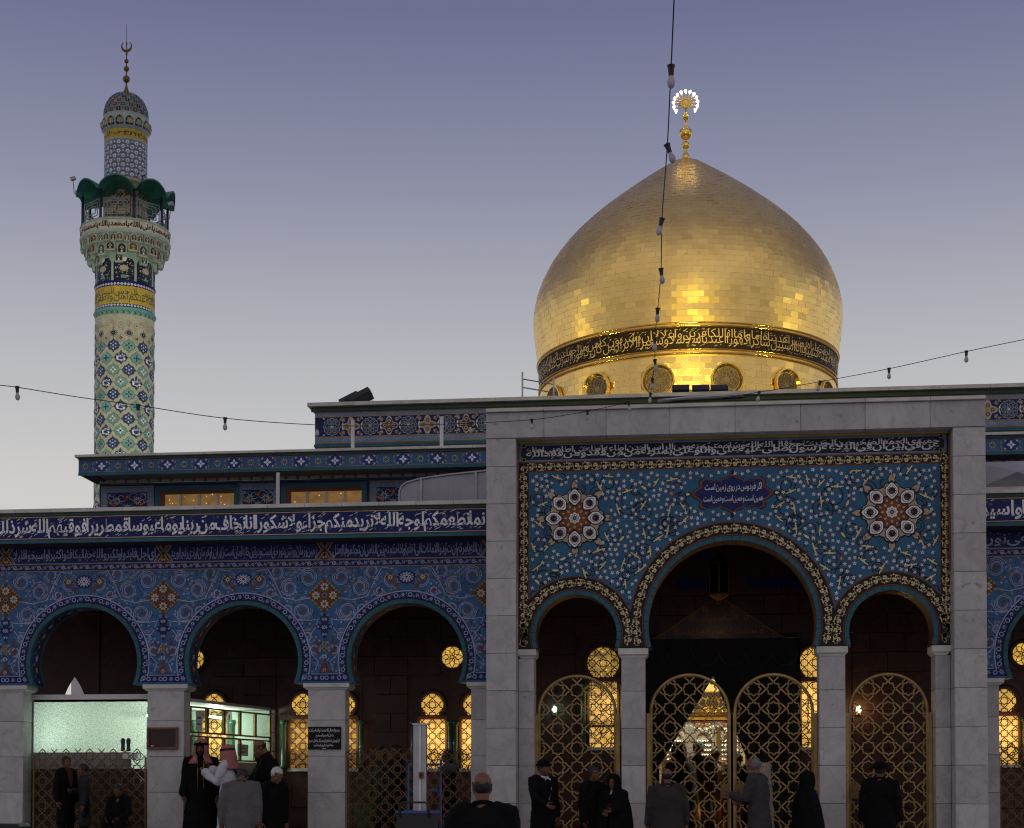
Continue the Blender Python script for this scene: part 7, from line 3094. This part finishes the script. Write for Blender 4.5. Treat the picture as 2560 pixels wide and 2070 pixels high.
    # collar and shirt front
    g = G()
    colm = shirt or top
    ringp = [U((.075 * cos(a), .01 + .068 * sin(a), 1.495 + .018 * sin(a + pi))) for a in [2 * pi * i / 16 for i in range(17)]]
    g.tube(ringp, .018 * s, 6, colm, False)
    if shirt:
        for sg in (-1, 1):
            g.face([U((0, .142, 1.12)), U((.055 * sg, .140, 1.30)), U((.060 * sg, .105, 1.47)), U((0, .092, 1.47))], shirt)
    g.build('collar', None, True).parent = rt
    # ---- legs
    if not robe:
        t = G()
        for sg in (-1, 1):
            L_ = [Lw(q) for q in legs[sg]]
            t.tube([L_[0] + Vector((0, 0, .06 * s)) if not sit else L_[0], L_[0].lerp(L_[1], .5), L_[1], L_[1].lerp(L_[2], .5), L_[2]], [.090 * s, .092 * s, .078 * s, .076 * s, .074 * s], 12, low, True)
        t.ball(Lw((0, -.01, .94 - drop)), (.145 * s, .10 * s, .10 * s), low, 14, 8)
        remesh(t, 'trousers', .018, 2, .012, 8, rt)
    for sg in (-1, 1):
        L_ = [Lw(q) for q in legs[sg]]
        g = G()
        a = L_[2] - Vector((0, .05, .02)) * s
        g.tube([a - Vector((0, 0, .035)), L_[2] + Vector((0, .02, -.035)) * s, L_[3] + Vector((0, .04, -.002)) * s], [.046 * s, .052 * s, .042 * s], 10, 'cloth_shoe', True)
        g.build('shoe', None, True).parent = rt
    # ---- hair, beard
    hp = lambda p_: HR.transposed() @ ((p_ / s + Vector((0, 0, drop))) - (Hd((0, 0, 0)) / s + Vector((0, 0, drop))))
    if style:
        g = G()
        if style == 'bald':
            keep = lambda p_: hp(p_).z < .045 + .03 * noise.noise(Vector(p_) * 30) and hp(p_).z > -.085 + .02 * noise.noise(Vector(p_) * 40) and hp(p_).y < .03
        elif style == 'receding':
            keep = lambda p_: (hp(p_).y < .02 and hp(p_).z > -.08) and not (hp(p_).z > .085 and hp(p_).y > -.03)
        elif style == 'long':
            keep = lambda p_: (hp(p_).y < .045 and hp(p_).z > -.14) or (hp(p_).z > .075)
        else:
            keep = lambda p_: (hp(p_).y < .03 and hp(p_).z > -.07) or (hp(p_).z > .068)
        bq = .93 if style == 'bald' else 1
        g.ball(Hd((0, -.016, .034)), (.088 * s * bq, .108 * s * bq, (.101 if style != 'long' else .118) * s * bq), hair, 30, 24, hrot, keep)
        for i, q in enumerate(g.v):
            q = Vector(q)
            g.v[i] = tuple(q + (q - Hd((0, -.016, .034))).normalized() * (noise.noise(q * 38) * .006 + noise.noise(q * 90) * .004))
        me_o = g.build('hair', None, True)
        me_o.parent = rt
        md = me_o.modifiers.new('thick', 'SOLIDIFY')
        md.thickness = .012
        md.offset = -1
    if beard:
        g = G()
        g.ball(Hd((0, .030, -.062)), (.068 * s, .074 * s, .072 * s), beard, 18, 14, hrot, lambda p_: hp(p_).z < -.045 and not (hp(p_).z > -.072 and abs(hp(p_).x) < .018 and hp(p_).y > .06))
        g.tube([Hd((-.034, .082, -.062)), Hd((-.016, .106, -.050)), Hd((0, .112, -.047)), Hd((.016, .106, -.050)), Hd((.034, .082, -.062))], [.005, .008, .008, .008, .005], 6, beard)
        g.build('beard', None, True).parent = rt
    # ---- things worn on the head
    if head_wear in ('keffiyeh', 'veil', 'hood'):
        m_ = {'keffiyeh': 'keffiyeh', 'veil': 'cloth_black', 'hood': 'cloth_white'}[head_wear]
        g = G()
        lev = [(.155, .012, -.01), (.145, .055, -.012), (.115, .088, -.014), (.06, .108, -.016), (0, .115, -.018), (-.07, .118, -.022), (-.13, .135, -.035), (-.19, .19, -.04), (-.25, .225 if head_wear != 'hood' else .20, -.05)]
        if head_wear == 'veil':
            lev += [(-.45, .29, -.04), (-.75, .33, -.02), (-1.1, .36, .0), (-1.50, .40, 0)]
        n = 28
        v = []
        for j, (dz, r_, dy) in enumerate(lev):
            for i in range(n + 1):
                # open at the face (front = +y)
                op = 0. if dz > .085 else (.62 if dz > -.12 else .30 if head_wear != 'veil' else .12)
                if head_wear == 'veil' and dz < -.2:
                    op = .04
                a = pi / 2 + op + (2 * pi - 2 * op) * i / n
                fold = 1 + .05 * sin(i * 2.1 + j) * (1 if dz < -.1 else .2)
                el_y = 1.12 if dz > -.1 else .78
                p_ = Vector((cos(a) * r_ * fold, dy + sin(a) * r_ * el_y * fold, dz + .0))
                if dz > -.14:
                    v.append(Hd(p_))
                else:
                    v.append(U(hc + p_) if dz > -.5 else (U(hc + p_) if not lean else U(hc + p_)))
        g.mesh_(v, [(j * (n + 1) + i, j * (n + 1) + i + 1, (j + 1) * (n + 1) + i + 1, (j + 1) * (n + 1) + i) for j in range(len(lev) - 1) for i in range(n)], m_)
        ho = g.build('head_cloth' if head_wear != 'veil' else 'chador', None, True)
        ho.parent = rt
        md = ho.modifiers.new('thick', 'SOLIDIFY')
        md.thickness = .012
        md.offset = -1
        if head_wear == 'keffiyeh':
            g = G()
            for dz in (.062, .082):
                g.tube([Hd((.114 * cos(a) * (1 - (dz - .062) * 3), -.014 + .128 * sin(a) * (1 - (dz - .062) * 3), dz)) for a in [2 * pi * i / 24 for i in range(25)]], .0115 * s, 6, 'cloth_black')
            g.build('head_cord', None, True).parent = rt
    elif head_wear == 'cap':
        g = G()
        g.ball(Hd((0, -.012, .05)), (.098 * s, .112 * s, .092 * s), 'cloth_black', 18, 12, hrot, lambda p_: hp(p_).z > .035)
        g.tube([Hd((.098 * cos(a), -.012 + .112 * sin(a), .045)) for a in [2 * pi * i / 20 for i in range(21)]], .02 * s, 6, 'cloth_black')
        g.build('cap', None, True).parent = rt
    elif head_wear == 'turban':
        g = G()
        for dz, r_ in ((.045, .095), (.075, .10), (.105, .085)):
            g.tube([Hd((r_ * cos(a), -.012 + r_ * 1.12 * sin(a), dz + .012 * sin(a * 2 + dz * 40))) for a in [2 * pi * i / 20 for i in range(21)]], .026 * s, 8, 'cloth_black')
        g.ball(Hd((0, -.012, .075)), (.09 * s, .1 * s, .075 * s), 'cloth_black', 12, 8)
        g.build('turban', None, True).parent = rt
    if extra_fn:
        extra_fn(rt, U, Hd, s, arms)
    return rt


def stand(px, ytop, Y, h, fl, lift=0.):
    """ground position and body height so that the head top meets the photograph"""
    x, z = at(px, ytop, Y)
    return x, Y, fl, (z - fl - lift) / 1.0


def P_(label, px, ytop, Y, fl, face, **kw):
    x, z = at(px, ytop, Y)
    hh = kw.pop('h', None) or (z - fl) / 1.005
    return person(label, x, Y, fl, face, hh, **kw)


# under the first arch
P_('young man with short dark hair in dark open jacket over a dark red shirt', 165, 1890, 26.4, .45, -62, h=1.56, top='cloth_black', shirt='cloth_red', low='cloth_black', wide=.95, turn=-.15)
P_('boy in dark jacket turned to the young man, hand raised to his chest', 212, 1910, 26.3, .45, 62, h=1.43, top='cloth_charcoal', wide=.9, nod=.15, armR=((.06, .06, -.27), (-.10, .26, -.24)))
P_('boy in black sitting low by the first fence, hands on his knees', 302, 1968, 26.3, .45, 8, h=1.48, top='cloth_black', wide=.9, sit=True, hem=.75, lean=.12, nod=.25, armL=((.06, .08, -.27), (-.02, .32, -.36)), armR=((.06, .08, -.27), (-.02, .32, -.36)))


# before the booth
def abaya_edge(rt, U, Hd, s, arms):
    g = G()
    for sg in (-1, 1):
        g.tube([U((.05 * sg, .128, 1.44)), U((.045 * sg, .150, 1.2)), U((.05 * sg, .165, .97))], .007, 5, 'gilt')
    g.build('robe_edging', None, True).parent = rt


P_('tall man in black robe and red checked headcloth facing out by the booth', 503, 1851, 26.5, .45, -14, top='cloth_black', robe=True, wide=1.16, style=None, head_wear='keffiyeh', beard='hair_black', turn=-.12, extra_fn=abaya_edge)


def strap(rt, U, Hd, s, arms):
    g = G()
    g.tube([U((-.10, .10, 1.47)), U((.02, .152, 1.34)), U((.15, .12, 1.14)), U((.20, 0, 1.02)), U((.15, -.12, 1.12)), U((.0, -.15, 1.30)), U((-.12, -.07, 1.45))], .017, 6, 'cloth_black')
    g.build('shoulder_strap', None, True).parent = rt
    g = G()
    g.ball(U((.24, -.05, .95)), (.10 * s, .06 * s, .13 * s), 'cloth_black', 12, 8)
    g.build('shoulder_bag', None, True).parent = rt


P_('man in white robe and red checked headcloth turned to the counter, arm bent up', 572, 1865, 26.0, .40, 100, top='cloth_white', robe=True, style=None, head_wear='keffiyeh', beard='hair_black', wide=1.02, extra_fn=strap,
   armR=((.03, .12, -.27), (-.04, .36, -.06)), armL=((.03, .10, -.27), (-.04, .36, -.10)), nod=.08)
P_('bearded man with thick dark hair in black coat leaning at the booth', 655, 1866, 26.7, .45, 72, top='cloth_black', hem=.5, style='long', beard='hair_black', wide=1.08, armR=((.10, .16, -.24), (.05, .42, -.16)))
P_('bald man in dark jacket bending his head down by the sign pillar', 690, 1856, 26.2, .45, 72, top='cloth_black', hair='hair_black', style='bald', skin='skin_pale', low='cloth_khaki', hem=.72, wide=1.08, lean=.30, nod=.28, h=1.88)
P_('white haired man in black coat looking down before the booth', 680, 1926, 25.0, .02, -52, top='cloth_black', hair='hair_white', style='short', skin='skin_pale', nod=.38, lean=.10, h=1.80)
P_('person in pale grey knitted sweater seen from behind, head bowed', 600, 1937, 23.2, .02, 172, top='knit', low='cloth_black', hem=.60, wide=1.06, lean=.30, nod=.85, hair='hair_black', h=1.84)
# in the courtyard and before the gates
P_('balding man in dark jacket passing close to the camera, seen from behind', 1206, 1932, 11.6, 0, 168, top='cloth_black', hair='hair_black', style='bald', skin='skin_pale', wide=1.15, h=1.60)
P_('man in dark cap and black coat with white collar walking left of the left gate', 1357, 1898, 24.6, .15, -48, top='cloth_black', shirt='cloth_white', head_wear='cap', hem=.45, armR=((.06, .10, -.26), (.0, .28, -.36)), wide=1.1)
P_('dark haired person in long black coat before the left portal gate', 1482, 1914, 24.8, .15, -50, top='cloth_black', robe=True, hair='hair_black', wide=1.12)
P_('woman in black chador beside the middle pillar, white cloth at her chest', 1535, 1938, 24.6, .15, 22, top='cloth_black', shirt='cloth_white', robe=True, head_wear='veil', style=None, wide=1.05, nod=.1, armR=((.03, .08, -.27), (-.10, .26, -.34)), armL=((.03, .08, -.27), (-.10, .26, -.30)))
P_('bald man in brown coat seen from behind before the double gate', 1668, 1920, 23.6, .10, 176, top='cloth_brown', hair='hair_black', style='bald', skin='skin_pale', wide=1.24, hem=.55)


def parcel(rt, U, Hd, s, arms):
    g = G()
    c = U((-.06, .32, 1.18))
    g.ball(c, (.09, .06, .11), 'keffiyeh', 10, 8)
    g.build('bundle', None, True).parent = rt


P_('grey haired man in grey coat in profile holding a bundle at the double gate', 1898, 1892, 24.3, .12, 112, top='cloth_grey', hair='hair_grey', style='receding', skin='skin_pale', beard='hair_grey', wide=1.18, hem=.55, lean=.08, nod=.12, extra_fn=parcel,
   armL=((.02, .10, -.27), (-.06, .34, -.20)), armR=((.03, .06, -.27), (-.05, .30, -.30)))
P_('person in black veil moving past the right pillar of the middle arch', 2018, 1932, 24.6, .15, -100, top='cloth_black', robe=True, head_wear='veil', style=None, wide=1.15)
P_('dark figure in black turban and robe before the right portal gate', 2200, 1905, 25.0, .15, 190, top='cloth_black', robe=True, head_wear='turban', style='short', wide=1.15)
# behind the fence and inside the doorway
P_('man with dark hair behind the fence of the third arch, left of a pair', 955, 1862, 28.6, .45, 40, top='cloth_charcoal', h=1.76)
P_('man with dark hair behind the fence of the third arch, right of a pair', 992, 1850, 28.9, .45, 60, top='cloth_black', h=1.80)
P_('dark haired man standing before the lit keyhole window', 1122, 1862, 29.2, .45, 80, top='cloth_black', h=1.72)
P_('worshipper with dark hair standing before the silver shrine', 1746, 1852, 33.4, .16, 170, top='cloth_black', wide=1.1)
P_('worshipper in dark red headscarf left of the shrine crowd', 1698, 1858, 33.0, .16, 150, top='cloth_red', wide=1.1, style=None, head_wear='veil')
P_('worshipper in black before the pale side of the shrine', 1845, 1880, 33.2, .16, 190, top='cloth_black', wide=1.1)
P_('worshipper in brown jacket in the shrine crowd', 1790, 1868, 34.4, .16, 160, top='wood_frame', wide=1.1, hair='hair_black')
P_('worshipper with orange scarf low in the shrine crowd', 1720, 1905, 32.6, .16, 120, top='orange_flower', h=1.50, style=None, head_wear='veil')
P_('worshipper in black coat at the right of the shrine crowd', 1812, 1890, 33.0, .16, 200, top='cloth_black', h=1.62)
P_('worshipper in red jacket in the shrine crowd behind the middle gate post', 1830, 1898, 32.4, .16, 150, top='cloth_red', h=1.55)
P_('figure in white hooded garment behind the right leaf of the double gate', 1912, 1876, 27.9, .15, -75, top='cloth_white', robe=True, style=None, head_wear='hood', h=1.72)
bpy.data.objects.remove(_to)
bpy.data.scenes.remove(BENCH)
